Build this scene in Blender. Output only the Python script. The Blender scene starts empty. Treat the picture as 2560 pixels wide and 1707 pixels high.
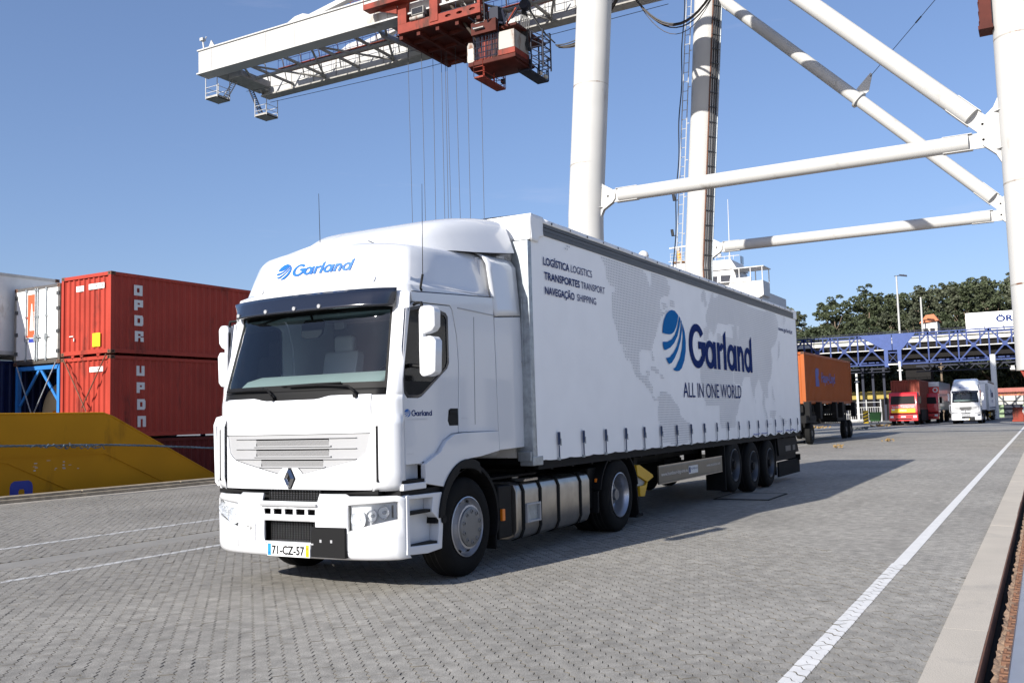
import bpy, bmesh, math, random
from mathutils import Vector, Matrix
from mathutils.geometry import tessellate_polygon
R = math.radians
S = bpy.context.scene
COL = S.collection
random.seed(7)

# ---------------------------------------------------------------- camera, light
cam = bpy.data.cameras.new('camera'); camo = bpy.data.objects.new('camera', cam); COL.objects.link(camo)
S.camera = camo
cam.lens = 36 * 2359.88 / 2560; cam.sensor_width = 36; cam.clip_end = 4000; cam.clip_start = .05
yaw, pitch, roll = .5120, .0807, -.0275
cy, sy, cp, sp = math.cos(yaw), math.sin(yaw), math.cos(pitch), math.sin(pitch)
d = Vector((cy*cp, sy*cp, sp)); r0 = Vector((sy, -cy, 0)); u0 = r0.cross(d)
r = r0*math.cos(roll) + u0*math.sin(roll); u = -r0*math.sin(roll) + u0*math.cos(roll)
mw = Matrix((r, u, -d)).transposed().to_4x4(); mw.translation = Vector((-6.9885, -6.4552, 1.6084))
camo.matrix_world = mw

SUNV = Vector((8.2, -1.57, -4.0)).normalized()      # the way the light travels
sun = bpy.data.lights.new('sun', 'SUN'); suno = bpy.data.objects.new('sun', sun); COL.objects.link(suno)
sun.energy = 4.4; sun.angle = R(.53); sun.color = (1, .955, .88)
suno.rotation_euler = SUNV.to_track_quat('-Z', 'Y').to_euler()
suno.location = (-40, 8, 30)
W = bpy.data.worlds.new('World'); S.world = W; W.use_nodes = True
nt = W.node_tree; bg = nt.nodes['Background']
sky = nt.nodes.new('ShaderNodeTexSky'); sky.sky_type = 'NISHITA'; sky.sun_disc = False
sky.sun_elevation = math.asin(-SUNV.z); sky.sun_rotation = math.atan2(-SUNV.x, -SUNV.y)
SKYG, SKYT = .76, (1.11, 1.06, 1.17)
sky.air_density = 1.0; sky.dust_density = 1.0; sky.ozone_density = 6.0; sky.altitude = 0
# faint high cloud wisps, a property of the whole sky
tc = nt.nodes.new('ShaderNodeTexCoord'); mp = nt.nodes.new('ShaderNodeMapping'); mp.inputs['Scale'].default_value = (1.2, 1.2, 9)
mp.inputs['Rotation'].default_value = (R(4), R(-5), R(30))
nz = nt.nodes.new('ShaderNodeTexNoise'); nz.inputs['Scale'].default_value = 2.1; nz.inputs['Detail'].default_value = 7; nz.inputs['Roughness'].default_value = .6
rp = nt.nodes.new('ShaderNodeValToRGB'); rp.color_ramp.elements[0].position = .60; rp.color_ramp.elements[1].position = .90
rp.color_ramp.elements[0].color = (0, 0, 0, 1); rp.color_ramp.elements[1].color = (.22, .22, .22, 1)
mx = nt.nodes.new('ShaderNodeMix'); mx.data_type = 'RGBA'
nt.links.new(tc.outputs['Generated'], mp.inputs['Vector']); nt.links.new(mp.outputs['Vector'], nz.inputs['Vector'])
nt.links.new(nz.outputs['Fac'], rp.inputs['Fac']); nt.links.new(rp.outputs['Color'], mx.inputs['Factor'])
nt.links.new(sky.outputs['Color'], mx.inputs['A']); mx.inputs['B'].default_value = (6.2, 6.6, 7.4, 1)
gm = nt.nodes.new('ShaderNodeGamma'); gm.inputs['Gamma'].default_value = SKYG
tn = nt.nodes.new('ShaderNodeMix'); tn.data_type = 'RGBA'; tn.blend_type = 'MULTIPLY'; tn.inputs['Factor'].default_value = 1; tn.inputs['B'].default_value = (*SKYT, 1)
nt.links.new(mx.outputs['Result'], gm.inputs['Color']); nt.links.new(gm.outputs['Color'], tn.inputs['A']); nt.links.new(tn.outputs['Result'], bg.inputs['Color']); bg.inputs['Strength'].default_value = .105
S.view_settings.view_transform = 'Standard'; S.view_settings.look = 'None'
S.view_settings.exposure = .88; S.view_settings.gamma = 1; S.view_settings.use_curve_mapping = False
S.cycles.max_bounces = 6; S.cycles.transparent_max_bounces = 12

# ---------------------------------------------------------------- materials
MATS = {}
def mat(name, col, rough=.5, metal=0, var=0, vs=3, bump=0, bs=60, coat=0, dirt=None, ds=1.2, dcut=.55, emit=0):
    if name in MATS: return MATS[name]
    m = bpy.data.materials.new(name); m.use_nodes = True; n = m.node_tree; L = n.links
    b = n.nodes['Principled BSDF']
    b.inputs['Base Color'].default_value = (*col, 1); b.inputs['Roughness'].default_value = rough
    b.inputs['Metallic'].default_value = metal; b.inputs['Coat Weight'].default_value = coat; b.inputs['Coat Roughness'].default_value = .04
    g = n.nodes.new('ShaderNodeNewGeometry'); out = None
    if var:
        t = n.nodes.new('ShaderNodeTexNoise'); t.inputs['Scale'].default_value = vs; t.inputs['Detail'].default_value = 6
        L.new(g.outputs['Position'], t.inputs['Vector'])
        mr = n.nodes.new('ShaderNodeMapRange'); mr.inputs['From Min'].default_value = .3; mr.inputs['From Max'].default_value = .7
        mr.inputs['To Min'].default_value = 1-var; mr.inputs['To Max'].default_value = 1+var
        L.new(t.outputs['Fac'], mr.inputs['Value'])
        mm = n.nodes.new('ShaderNodeVectorMath'); mm.operation = 'SCALE'; mm.inputs[0].default_value = col
        L.new(mr.outputs['Result'], mm.inputs['Scale']); out = mm.outputs['Vector']
        L.new(out, b.inputs['Base Color'])
    if dirt:
        t = n.nodes.new('ShaderNodeTexNoise'); t.inputs['Scale'].default_value = ds; t.inputs['Detail'].default_value = 8; t.inputs['Roughness'].default_value = .65
        mpn = n.nodes.new('ShaderNodeMapping'); mpn.inputs['Scale'].default_value = (1, 1, .35)
        L.new(g.outputs['Position'], mpn.inputs['Vector']); L.new(mpn.outputs['Vector'], t.inputs['Vector'])
        rr = n.nodes.new('ShaderNodeMapRange'); rr.inputs['From Min'].default_value = dcut; rr.inputs['From Max'].default_value = dcut+.13
        L.new(t.outputs['Fac'], rr.inputs['Value'])
        mi = n.nodes.new('ShaderNodeMix'); mi.data_type = 'RGBA'; mi.inputs['B'].default_value = (*dirt, 1)
        L.new(rr.outputs['Result'], mi.inputs['Factor'])
        if out: L.new(out, mi.inputs['A'])
        else: mi.inputs['A'].default_value = (*col, 1)
        L.new(mi.outputs['Result'], b.inputs['Base Color'])
    if bump:
        t = n.nodes.new('ShaderNodeTexNoise'); t.inputs['Scale'].default_value = bs; t.inputs['Detail'].default_value = 4
        L.new(g.outputs['Position'], t.inputs['Vector'])
        bp = n.nodes.new('ShaderNodeBump'); bp.inputs['Strength'].default_value = bump; bp.inputs['Distance'].default_value = .01
        L.new(t.outputs['Fac'], bp.inputs['Height']); L.new(bp.outputs['Normal'], b.inputs['Normal'])
    if emit:
        b.inputs['Emission Color'].default_value = (*col, 1); b.inputs['Emission Strength'].default_value = emit
    if name.startswith(('container_', 'hull_', 'crane_', 'bridge_', 'concrete')) or name in ('navy', 'logo_blue', 'map_grey', 'tarp_white', 'black_plastic', 'chassis_black', 'rubber', 'stencil_white'): b.inputs['Specular IOR Level'].default_value = .2
    MATS[name] = m; return m

def glassmat(name, tint, refl=1.0):
    m = bpy.data.materials.new(name); m.use_nodes = True; n = m.node_tree; L = n.links
    for x in list(n.nodes): n.nodes.remove(x)
    o = n.nodes.new('ShaderNodeOutputMaterial'); tr = n.nodes.new('ShaderNodeBsdfTransparent'); gl = n.nodes.new('ShaderNodeBsdfGlossy')
    fr = n.nodes.new('ShaderNodeFresnel'); fr.inputs['IOR'].default_value = 1.52 + .35*refl; mi = n.nodes.new('ShaderNodeMixShader')
    tr.inputs['Color'].default_value = (*tint, 1); gl.inputs['Roughness'].default_value = .02; gl.inputs['Color'].default_value = (.95, .97, 1, 1)
    L.new(fr.outputs['Fac'], mi.inputs['Fac']); L.new(tr.outputs['BSDF'], mi.inputs[1]); L.new(gl.outputs['BSDF'], mi.inputs[2]); L.new(mi.outputs['Shader'], o.inputs['Surface'])
    MATS[name] = m; return m

mat('lamp_silver', (.72, .73, .75), .18, .55)
mat('cab_white', (.66, .67, .69), .28, coat=.8, var=.015, vs=1.5)
mat('mesh_grey', (.36, .36, .365), .5)
mat('cab_grey', (.32, .323, .33), .35, coat=.3)
mat('tarp_white', (.90, .895, .885), .6, var=.02, vs=2.5, bump=.12, bs=3)
mat('roof_white', (.78, .78, .78), .55, var=.04, vs=3)
mat('black_plastic', (.006, .006, .0065), .6)
mat('gloss_black', (.008, .010, .018), .12, coat=.8)
mat('rubber', (.006, .006, .006), .85, var=.25, vs=9, bump=.2)
mat('chassis_black', (.005, .005, .0055), .7, var=.2)
mat('rim_silver', (.42, .43, .46), .32, .8, var=.08, vs=12)
mat('trailer_rim', (.07, .075, .085), .4, .4)
mat('hub_grey', (.17, .175, .18), .42, .5, var=.06, vs=10)
mat('chrome', (.42, .42, .43), .2, 1)
mat('aluminium', (.36, .335, .30), .28, .85, var=.12, vs=7, bump=.05)
mat('galvanised', (.33, .36, .38), .45, .6, var=.2, vs=16)
mat('sideguard', (.13, .125, .11), .35, .7, var=.1, vs=5)
mat('navy', (.0, .018, .12), .9)
mat('logo_blue', (.0, .13, .38), .9)
mat('logo_blue_bright', (.0, .105, .40), .5)
mat('map_grey', (.58, .58, .59), .6)
mat('light_grey_print', (.55, .55, .57), .5)
mat('strap_blue', (.02, .04, .10), .6)
mat('rail_grey', (.055, .058, .062), .5, var=.1)
mat('yellow_plastic', (.62, .36, .01), .5, var=.06)
mat('orange_lens', (.8, .2, .01), .3)
mat('red_lens', (.7, .02, .01), .3)
mat('plate_white', (.75, .75, .75), .4)
mat('plate_blue', (.01, .22, .62), .4)
mat('plate_yellow', (.8, .47, .01), .4)
mat('interior_dark', (.17, .21, .24), .8)
mat('dashboard', (.27, .30, .28), .8, var=.05)
mat('seat_fabric', (.12, .14, .17), .9)
mat('seat_cover', (.45, .48, .52), .35)
mat('reflector_white', (.85, .85, .85), .3)
mat('crane_white', (.46, .455, .44), .5, var=.05, vs=.5, dirt=(.27, .24, .20), ds=.7, dcut=.61)
mat('crane_grey', (.32, .31, .29), .6, var=.15)
mat('crane_red', (.21, .034, .02), .6, var=.2, vs=1.2, dirt=(.06, .022, .014), ds=.9, dcut=.5)
mat('crane_red_shaded', (.07, .014, .009), .7, var=.3, vs=1.2)  # crane red with the shade on undersides and platforms put into the colour
mat('crane_dark', (.022, .025, .04), .6)
mat('rusty_white', (.34, .32, .29), .6, dirt=(.14, .06, .03), ds=1.6, dcut=.50)
mat('cable_black', (.012, .012, .014), .55)
mat('cable_brown', (.035, .022, .014), .6)
mat('steel_rope', (.03, .03, .035), .6)
mat('container_red', (.34, .043, .027), .5, var=.12, vs=.8, dirt=(.10, .025, .018), ds=1.1, dcut=.57)
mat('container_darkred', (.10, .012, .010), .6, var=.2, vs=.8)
mat('container_brown', (.20, .045, .028), .6, var=.15, vs=1, dirt=(.11, .035, .02), ds=1.4, dcut=.58)
mat('container_orange', (.32, .078, .014), .5, var=.08, vs=.9, dirt=(.35, .11, .03), ds=1.4, dcut=.64)
mat('container_white', (.72, .72, .70), .5, var=.05, dirt=(.42, .38, .32), ds=2.2, dcut=.62)
mat('container_blue', (.004, .012, .055), .5, var=.15)
mat('frame_blue', (.02, .16, .46), .5, var=.08)
mat('rust', (.13, .055, .03), .8, var=.3, vs=9)
mat('tank_beige', (.50, .37, .20), .5, var=.06)
mat('hull_yellow', (.50, .225, .003), .6, var=.07, vs=.8, dirt=(.26, .11, .004), ds=.8, dcut=.62)
mat('hull_dark', (.035, .03, .035), .6)
mat('stencil_white', (.66, .66, .64), .6, dirt=(.35, .06, .05), ds=9, dcut=.68)
mat('label_yellow', (.85, .55, .01), .5)
mat('label_red', (.70, .09, .03), .5)
mat('label_blue', (.02, .04, .3), .5)
mat('ship_white', (.55, .54, .53), .5, var=.03)
mat('mast_orange', (.65, .28, .05), .5)
mat('window_dark', (.02, .02, .025), .12, coat=1)
mat('bridge_blue', (.032, .055, .17), .5, var=.1)
mat('bridge_panel', (.05, .082, .23), .5, var=.08)
mat('concrete', (.36, .34, .31), .85, var=.1, vs=.7, bump=.3, bs=30)
mat('concrete_pale', (.50, .49, .46), .8, var=.08)
mat('concrete_dark', (.013, .012, .012), .9, var=.15)
mat('kerb_stone', (.45, .405, .34), .85, var=.07, vs=1.2, bump=.5, bs=90, dirt=(.34, .31, .27), ds=.9, dcut=.56)
mat('rail_rust', (.15, .075, .045), .75, var=.2, vs=8, bump=.3)
mat('rail_steel', (.33, .34, .38), .3, .8, var=.08)
mat('channel_rubble', (.27, .18, .12), .95, var=.35, vs=18, bump=1, bs=45)
mat('void', (.012, .011, .010), .9)
mat('moss', (.11, .115, .03), 1, var=.4, vs=30)
mat('wood_fender', (.30, .25, .18), .8, var=.25, vs=6)
mat('rope_blue', (.10, .14, .17), .9, var=.3, vs=40)
mat('wall_pink', (.36, .13, .11), .8, var=.1)
mat('wall_yellow', (.32, .24, .05), .7, var=.15, vs=.8)
mat('shed_green', (.22, .30, .17), .7)
mat('bin_green', (.05, .20, .035), .5)
mat('truck_red', (.58, .015, .02), .35, coat=.6)
mat('tile_orange', (.50, .17, .08), .8)
mat('wall_white', (.70, .68, .64), .8)
mat('bark', (.16, .12, .085), .9, var=.3, vs=6)
mat('post_grey', (.42, .42, .41), .6)
mat('litter', (.25, .16, .06), .8, var=.4, vs=20)
mat('litter_grey', (.13, .14, .14), .8, var=.4, vs=20)
glassmat('windscreen_glass', (.74, .84, .86), .15)
glassmat('side_glass', (.34, .36, .38), .1)
glassmat('lamp_glass', (.93, .95, .97), .4)

def leafmat(name, a, b):
    m = mat(name, a, .7); n = m.node_tree; L = n.links; bs = n.nodes['Principled BSDF']
    g = n.nodes.new('ShaderNodeNewGeometry'); oi = n.nodes.new('ShaderNodeObjectInfo')
    ad = n.nodes.new('ShaderNodeMath'); ad.operation = 'ADD'; L.new(g.outputs['Random Per Island'], ad.inputs[0]); L.new(oi.outputs['Random'], ad.inputs[1])
    hf = n.nodes.new('ShaderNodeMath'); hf.operation = 'MULTIPLY'; hf.inputs[1].default_value = .5; L.new(ad.outputs[0], hf.inputs[0])
    mi = n.nodes.new('ShaderNodeMix'); mi.data_type = 'RGBA'; mi.inputs['A'].default_value = (*a, 1); mi.inputs['B'].default_value = (*b, 1)
    L.new(hf.outputs[0], mi.inputs['Factor']); L.new(mi.outputs['Result'], bs.inputs['Base Color'])
    return m
leafmat('leaf_dark', (.024, .036, .014), (.066, .080, .036))
leafmat('leaf_grey', (.040, .050, .028), (.090, .098, .056))
leafmat('leaf_bright', (.05, .08, .01), (.10, .12, .02))

# ---------------------------------------------------------------- mesh builder
class MB:
    def __init__(s): s.v = []; s.f = []; s.m = []; s.mats = []; s.cm = 0
    def use(s, name):
        if name not in s.mats: s.mats.append(name)
        s.cm = s.mats.index(name); return s
    def add(s, vs, fs):
        o = len(s.v); s.v += [tuple(p) for p in vs]
        for f in fs: s.f.append([o+i for i in f]); s.m.append(s.cm)
        return s
    def box(s, x0, x1, y0, y1, z0, z1):
        v = [(x, y, z) for z in (z0, z1) for y in (y0, y1) for x in (x0, x1)]
        return s.add(v, [(0, 2, 3, 1), (4, 5, 7, 6), (0, 1, 5, 4), (2, 6, 7, 3), (0, 4, 6, 2), (1, 3, 7, 5)])
    def obox(s, c, ax, h):
        c = Vector(c); a = [Vector(x).normalized()*hh for x, hh in zip(ax, h)]
        v = [c + a[0]*i + a[1]*j + a[2]*k for k in (-1, 1) for j in (-1, 1) for i in (-1, 1)]
        return s.add(v, [(0, 2, 3, 1), (4, 5, 7, 6), (0, 1, 5, 4), (2, 6, 7, 3), (0, 4, 6, 2), (1, 3, 7, 5)])
    def bar(s, p, q, w, h=None, up=(0, 0, 1)):
        p = Vector(p); q = Vector(q); t = q-p; l = t.length; t.normalize(); uu = Vector(up)
        if abs(t.dot(uu)) > .98: uu = Vector((1, 0, 0))
        sd = t.cross(uu).normalized(); uu = sd.cross(t)
        return s.obox((p+q)/2, (t, sd, uu), (l/2, w/2, (h or w)/2))
    def tube(s, p, q, r, n=8, r1=None, cap=True):
        p = Vector(p); q = Vector(q); t = (q-p).normalized(); a = t.orthogonal().normalized(); b = t.cross(a); r1 = r if r1 is None else r1
        v = []
        for i in range(n):
            e = a*math.cos(2*math.pi*i/n) + b*math.sin(2*math.pi*i/n); v += [p+e*r, q+e*r1]
        f = [(2*i, 2*((i+1) % n), 2*((i+1) % n)+1, 2*i+1) for i in range(n)]
        if cap: f += [tuple(2*i for i in reversed(range(n))), tuple(2*i+1 for i in range(n))]
        return s.add(v, f)
    def path(s, pts, r, n=6):
        pts = [Vector(p) for p in pts]; v = []; a = None
        for i, p in enumerate(pts):
            t = (pts[min(i+1, len(pts)-1)] - pts[max(i-1, 0)]).normalized()
            a = t.orthogonal().normalized() if a is None else (a - t*a.dot(t)).normalized(); b = t.cross(a)
            rr = r[i] if isinstance(r, (list, tuple)) else r
            v += [p + (a*math.cos(2*math.pi*k/n)+b*math.sin(2*math.pi*k/n))*rr for k in range(n)]
        f = [(i*n+k, i*n+(k+1) % n, (i+1)*n+(k+1) % n, (i+1)*n+k) for i in range(len(pts)-1) for k in range(n)]
        f += [tuple(reversed(range(n))), tuple((len(pts)-1)*n+k for k in range(n))]
        return s.add(v, f)
    def prism(s, pts, ax, a, b):
        mk = {'y': lambda p, t: (p[0], t, p[1]), 'x': lambda p, t: (t, p[0], p[1]), 'z': lambda p, t: (p[0], p[1], t)}[ax]
        n = len(pts); v = [mk(p, a) for p in pts] + [mk(p, b) for p in pts]
        tri = tessellate_polygon([[Vector((p[0], p[1], 0)) for p in pts]])
        f = [tuple(t) for t in tri] + [tuple(n+i for i in reversed(t)) for t in tri]
        f += [(i, (i+1) % n, n+(i+1) % n, n+i) for i in range(n)]
        return s.add(v, f)
    def holed(s, outer, holes, ax, a, b):
        mk = {'y': lambda p, t: (p[0], t, p[1]), 'x': lambda p, t: (t, p[0], p[1]), 'z': lambda p, t: (p[0], p[1], t)}[ax]
        loops = [outer]+holes; pts = [p for l in loops for p in l]; n = len(pts)
        tri = tessellate_polygon([[Vector((p[0], p[1], 0)) for p in l] for l in loops])
        v = [mk(p, a) for p in pts] + [mk(p, b) for p in pts]
        f = [tuple(t) for t in tri] + [tuple(n+i for i in reversed(t)) for t in tri]; o = 0
        for l in loops:
            k = len(l); f += [(o+i, o+(i+1) % k, n+o+(i+1) % k, n+o+i) for i in range(k)]; o += k
        return s.add(v, f)
    def flat(s, pts3):
        n = len(pts3); return s.add(pts3, [tuple(range(n))])
    def lathe(s, prof, o, axis, n=32):
        o = Vector(o); t = Vector(axis).normalized(); a = t.orthogonal().normalized(); b = t.cross(a); v = []; m = len(prof)
        for i in range(n):
            e = a*math.cos(2*math.pi*i/n)+b*math.sin(2*math.pi*i/n)
            v += [o + e*rr + t*tt for rr, tt in prof]
        f = [(i*m+k, i*m+k+1, ((i+1) % n)*m+k+1, ((i+1) % n)*m+k) for i in range(n) for k in range(m-1)]
        return s.add(v, f)
    def grid(s, fn, us, vs, skip=None):
        nu, nv = len(us), len(vs); v = [fn(a, b) for a in us for b in vs]; f = []
        for i in range(nu-1):
            for j in range(nv-1):
                if skip and skip((us[i]+us[i+1])/2, (vs[j]+vs[j+1])/2): continue
                f.append((i*nv+j, (i+1)*nv+j, (i+1)*nv+j+1, i*nv+j+1))
        return s.add(v, f)
    def mirror(s):
        o = MB(); o.mats = list(s.mats); o.v = list(s.v) + [(x, -y, z) for x, y, z in s.v]; n = len(s.v)
        o.f = list(s.f) + [[n+i for i in reversed(f)] for f in s.f]; o.m = s.m*2; return o
    def flip(s):
        o = MB(); o.mats = list(s.mats); o.v = [(x, -y, z) for x, y, z in s.v]; o.f = [list(reversed(f)) for f in s.f]; o.m = list(s.m); return o
    def build(s, name, m=None, parent=None, smooth=0, bevel=0, solid=0, label=None, kind=None, seg=2):
        me = bpy.data.meshes.new(name); me.from_pydata(s.v, [], s.f)
        names = s.mats or [m]
        for q in names: me.materials.append(MATS[q])
        if s.mats: me.polygons.foreach_set('material_index', s.m)
        bm = bmesh.new(); bm.from_mesh(me); bmesh.ops.remove_doubles(bm, verts=bm.verts, dist=1e-5) if smooth or bevel or solid else None
        if not s.__dict__.get('nonorm'): bmesh.ops.recalc_face_normals(bm, faces=bm.faces)
        bm.to_mesh(me); bm.free()
        if smooth:
            me.polygons.foreach_set('use_smooth', [True]*len(me.polygons)); me.set_sharp_from_angle(angle=R(smooth))
        o = bpy.data.objects.new(name, me); COL.objects.link(o)
        if solid:
            q = o.modifiers.new('solid', 'SOLIDIFY'); q.thickness = solid; q.offset = 0
        if bevel:
            q = o.modifiers.new('bevel', 'BEVEL'); q.width = bevel; q.segments = seg; q.limit_method = 'ANGLE'; q.angle_limit = R(40)
            if not smooth:
                me.polygons.foreach_set('use_smooth', [True]*len(me.polygons)); q.harden_normals = True
        par(o, parent)
        if label: o['label'] = label
        if kind: o['kind'] = kind
        return o
def par(o, parent):
    if parent is not None:
        o.parent = parent; o.matrix_parent_inverse = WM(parent).inverted()
def WM(o):
    # world matrix without a depsgraph update
    m = o.matrix_basis.copy()
    if o.parent: m = WM(o.parent) @ o.matrix_parent_inverse @ m
    return m
def thing(name, label, cat, loc=(0, 0, 0), group=None):
    o = bpy.data.objects.new(name, None); COL.objects.link(o); o.location = loc; o.empty_display_size = .3
    o['label'] = label; o['category'] = cat
    if group: o['group'] = group
    return o
def tag(o, label, cat, group=None):
    o['label'] = label; o['category'] = cat
    if group: o['group'] = group
    return o
def kids(o): return [c for c in bpy.data.objects if c.parent == o]
KID = {}
def copy_tree(o, parent=None, skip=()):
    c = o.copy(); COL.objects.link(c); c.parent = parent
    for ch in kids(o):
        if ch.name.split('.')[0] in skip: continue
        copy_tree(ch, c, skip)
    return c
def lerp(a, b, t): return a+(b-a)*t
def frange(a, b, n): return [a+(b-a)*i/n for i in range(n+1)]

FONTC = {}
def text_data(txt, bold=0, shear=0):
    k = (txt, bold, shear)
    if k not in FONTC:
        c = bpy.data.curves.new('t', 'FONT'); c.body = txt; c.size = 1; c.offset = bold; c.shear = shear; c.resolution_u = 3
        o = bpy.data.objects.new('t', c); COL.objects.link(o)
        dg = bpy.context.evaluated_depsgraph_get(); me = bpy.data.meshes.new_from_object(o.evaluated_get(dg))
        vs = [v.co.copy() for v in me.vertices]; fs = [tuple(p.vertices) for p in me.polygons]
        bpy.data.objects.remove(o); bpy.data.curves.remove(c); bpy.data.meshes.remove(me)
        x0 = min(v.x for v in vs); x1 = max(v.x for v in vs)
        FONTC[k] = ([((v.x-x0)/(x1-x0), v.y/.73) for v in vs], fs)   # width 0..1, cap height about 1
    return FONTC[k]
def text_on(mb, txt, o, right, up, bold=0, shear=0, fn=None):
    vs, fs = text_data(txt, bold, shear); o = Vector(o); right = Vector(right); up = Vector(up)
    mb.add([(o + right*a + up*b) if fn is None else fn(a, b) for a, b in vs], fs); return mb
# ---------------------------------------------------------------- ground
def stonemat(name, base, joints):
    m = mat(name, base, .82); n = m.node_tree; L = n.links; b = n.nodes['Principled BSDF']
    g = n.nodes.new('ShaderNodeNewGeometry')
    def noise(sc, det, a, c, lo=.3, hi=.7, src=None):
        t = n.nodes.new('ShaderNodeTexNoise'); t.inputs['Scale'].default_value = sc; t.inputs['Detail'].default_value = det
        L.new(src or g.outputs['Position'], t.inputs['Vector'])
        q = n.nodes.new('ShaderNodeMapRange'); q.inputs['From Min'].default_value = lo; q.inputs['From Max'].default_value = hi
        q.inputs['To Min'].default_value = a; q.inputs['To Max'].default_value = c; L.new(t.outputs['Fac'], q.inputs['Value']); return q.outputs['Result'], t
    def mul(a, c):
        q = n.nodes.new('ShaderNodeMath'); q.operation = 'MULTIPLY'; L.new(a, q.inputs[0]); L.new(c, q.inputs[1]); return q.outputs[0]
    a, _ = noise(.45, 5, .84, 1.14); c, _ = noise(7.5, 7, .74, 1.24); e, t3 = noise(110, 3, .62, 1.42)
    f = mul(mul(a, c), e)
    q = n.nodes.new('ShaderNodeMapRange'); q.inputs['To Min'].default_value = .97; q.inputs['To Max'].default_value = 1.03
    L.new(g.outputs['Random Per Island'], q.inputs['Value']); f = mul(f, q.outputs['Result'])
    sx = n.nodes.new('ShaderNodeSeparateXYZ'); L.new(g.outputs['Position'], sx.inputs[0]); q = n.nodes.new('ShaderNodeMapRange'); q.inputs['From Min'].default_value = -3.5; q.inputs['From Max'].default_value = 2.5; q.inputs['To Min'].default_value = 1.03; q.inputs['To Max'].default_value = .83; L.new(sx.outputs['Y'], q.inputs['Value']); f = mul(f, q.outputs['Result'])   # the blocks get darker towards the ship
    oi = n.nodes.new('ShaderNodeObjectInfo'); q = n.nodes.new('ShaderNodeMapRange'); q.inputs['To Min'].default_value = .98; q.inputs['To Max'].default_value = 1.02
    L.new(oi.outputs['Random'], q.inputs['Value']); f = mul(f, q.outputs['Result'])
    s = n.nodes.new('ShaderNodeVectorMath'); s.operation = 'SCALE'; s.inputs[0].default_value = base; L.new(f, s.inputs['Scale']); out = s.outputs['Vector']
    # oil and tyre stains
    mp = n.nodes.new('ShaderNodeMapping'); mp.inputs['Scale'].default_value = (.25, 1.4, 1); L.new(g.outputs['Position'], mp.inputs['Vector'])
    st, _ = noise(1.3, 6, 0, .55, .60, .78, mp.outputs['Vector'])
    mi = n.nodes.new('ShaderNodeMix'); mi.data_type = 'RGBA'; mi.inputs['B'].default_value = (base[0]*.52, base[1]*.51, base[2]*.5, 1)
    L.new(st, mi.inputs['Factor']); L.new(out, mi.inputs['A']); out = mi.outputs['Result']
    bpn = n.nodes.new('ShaderNodeBump'); bpn.inputs['Strength'].default_value = .55; bpn.inputs['Distance'].default_value = .004
    L.new(t3.outputs['Fac'], bpn.inputs['Height'])
    if joints:
        mr = n.nodes.new('ShaderNodeMapping'); mr.inputs['Rotation'].default_value = (0, 0, R(-45)); L.new(g.outputs['Position'], mr.inputs['Vector'])
        br = n.nodes.new('ShaderNodeTexBrick'); br.inputs['Scale'].default_value = 1; br.inputs['Brick Width'].default_value = .20; br.inputs['Row Height'].default_value = .10
        br.inputs['Mortar Size'].default_value = .003; br.inputs['Mortar Smooth'].default_value = .3; br.inputs['Color1'].default_value = (1, 1, 1, 1)
        br.inputs['Color2'].default_value = (.96, .96, .96, 1); br.inputs['Mortar'].default_value = (.5, .48, .43, 1); L.new(mr.outputs['Vector'], br.inputs['Vector'])
        mm = n.nodes.new('ShaderNodeMix'); mm.data_type = 'RGBA'; mm.blend_type = 'MULTIPLY'; mm.inputs['Factor'].default_value = 1
        L.new(out, mm.inputs['A']); L.new(br.outputs['Color'], mm.inputs['B']); out = mm.outputs['Result']
    L.new(out, b.inputs['Base Color']); L.new(bpn.outputs['Normal'], b.inputs['Normal'])
    return m
STONE = (.264, .249, .221)
stonemat('paver', STONE, False); stonemat('paver_far', STONE, True); mat('paver_edge', (.11, .10, .082), .9, var=.35, vs=5)
mat('joint_sand', (.075, .067, .048), .95, var=.4, vs=6)
mat('asphalt', (.21, .205, .195), .85, var=.12, vs=.5, bump=.3, bs=60)
mat('yard_concrete', (.45, .435, .40), .85, var=.08, vs=.4); mat('band_concrete', (.225, .215, .195), .8, var=.1, vs=2, bump=.3, bs=60)
mat('line_white', (.66, .65, .63), .6, var=.06, vs=5, dirt=(.40, .39, .36), ds=9, dcut=.60)
mat('line_worn', (.50, .50, .49), .7, var=.1, vs=5, dirt=(.28, .27, .25), ds=12, dcut=.48)
wm = mat('water', (.02, .05, .06), .12)

XN, XF = -4.5, 21.0
pv = MB()
def sheet(mb, x0, x1, y0, y1, z): return mb.add([(x0, y0, z), (x1, y0, z), (x1, y1, z), (x0, y1, z)], [(0, 1, 2, 3)])
sheet(pv, -300, 70, -5.70, 13.6, -.012)
pave = pv.build('pavement', 'paver_far', kind='structure', label='grey interlocking block pavement of the quay')
g = MB(); sheet(g, 70, 1500, -5.70, 13.6, -.012); sheet(g, 115, 1500, 14.4, 900, -.012); sheet(g, 70, 1500, -7.6, -5.72, -.013)
g.build('ground', 'asphalt', kind='structure', label='grey asphalt apron beyond the block paving')
g = MB(); sheet(g, -300, 1500, -300, -7.6, -.012); g.build('yard', 'yard_concrete', kind='structure', label='unseen yard landward of the crane rail, made pale to bounce light on the trailer')  # ground out of view, made pale to bounce light onto the shaded curtain
g = MB(); sheet(g, -600, 115, 14.4, 1500, -1.9)
g.build('water', 'water', kind='structure', label='dark dock water along the quay')
g = MB(); g.box(-300, 115, 14.36, 14.4, -4, -.02); g.box(115, 115.2, 14.4, 900, -4, -.02)
g.build('quay_wall', 'concrete_dark', kind='structure', label='vertical concrete quay wall')

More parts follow.
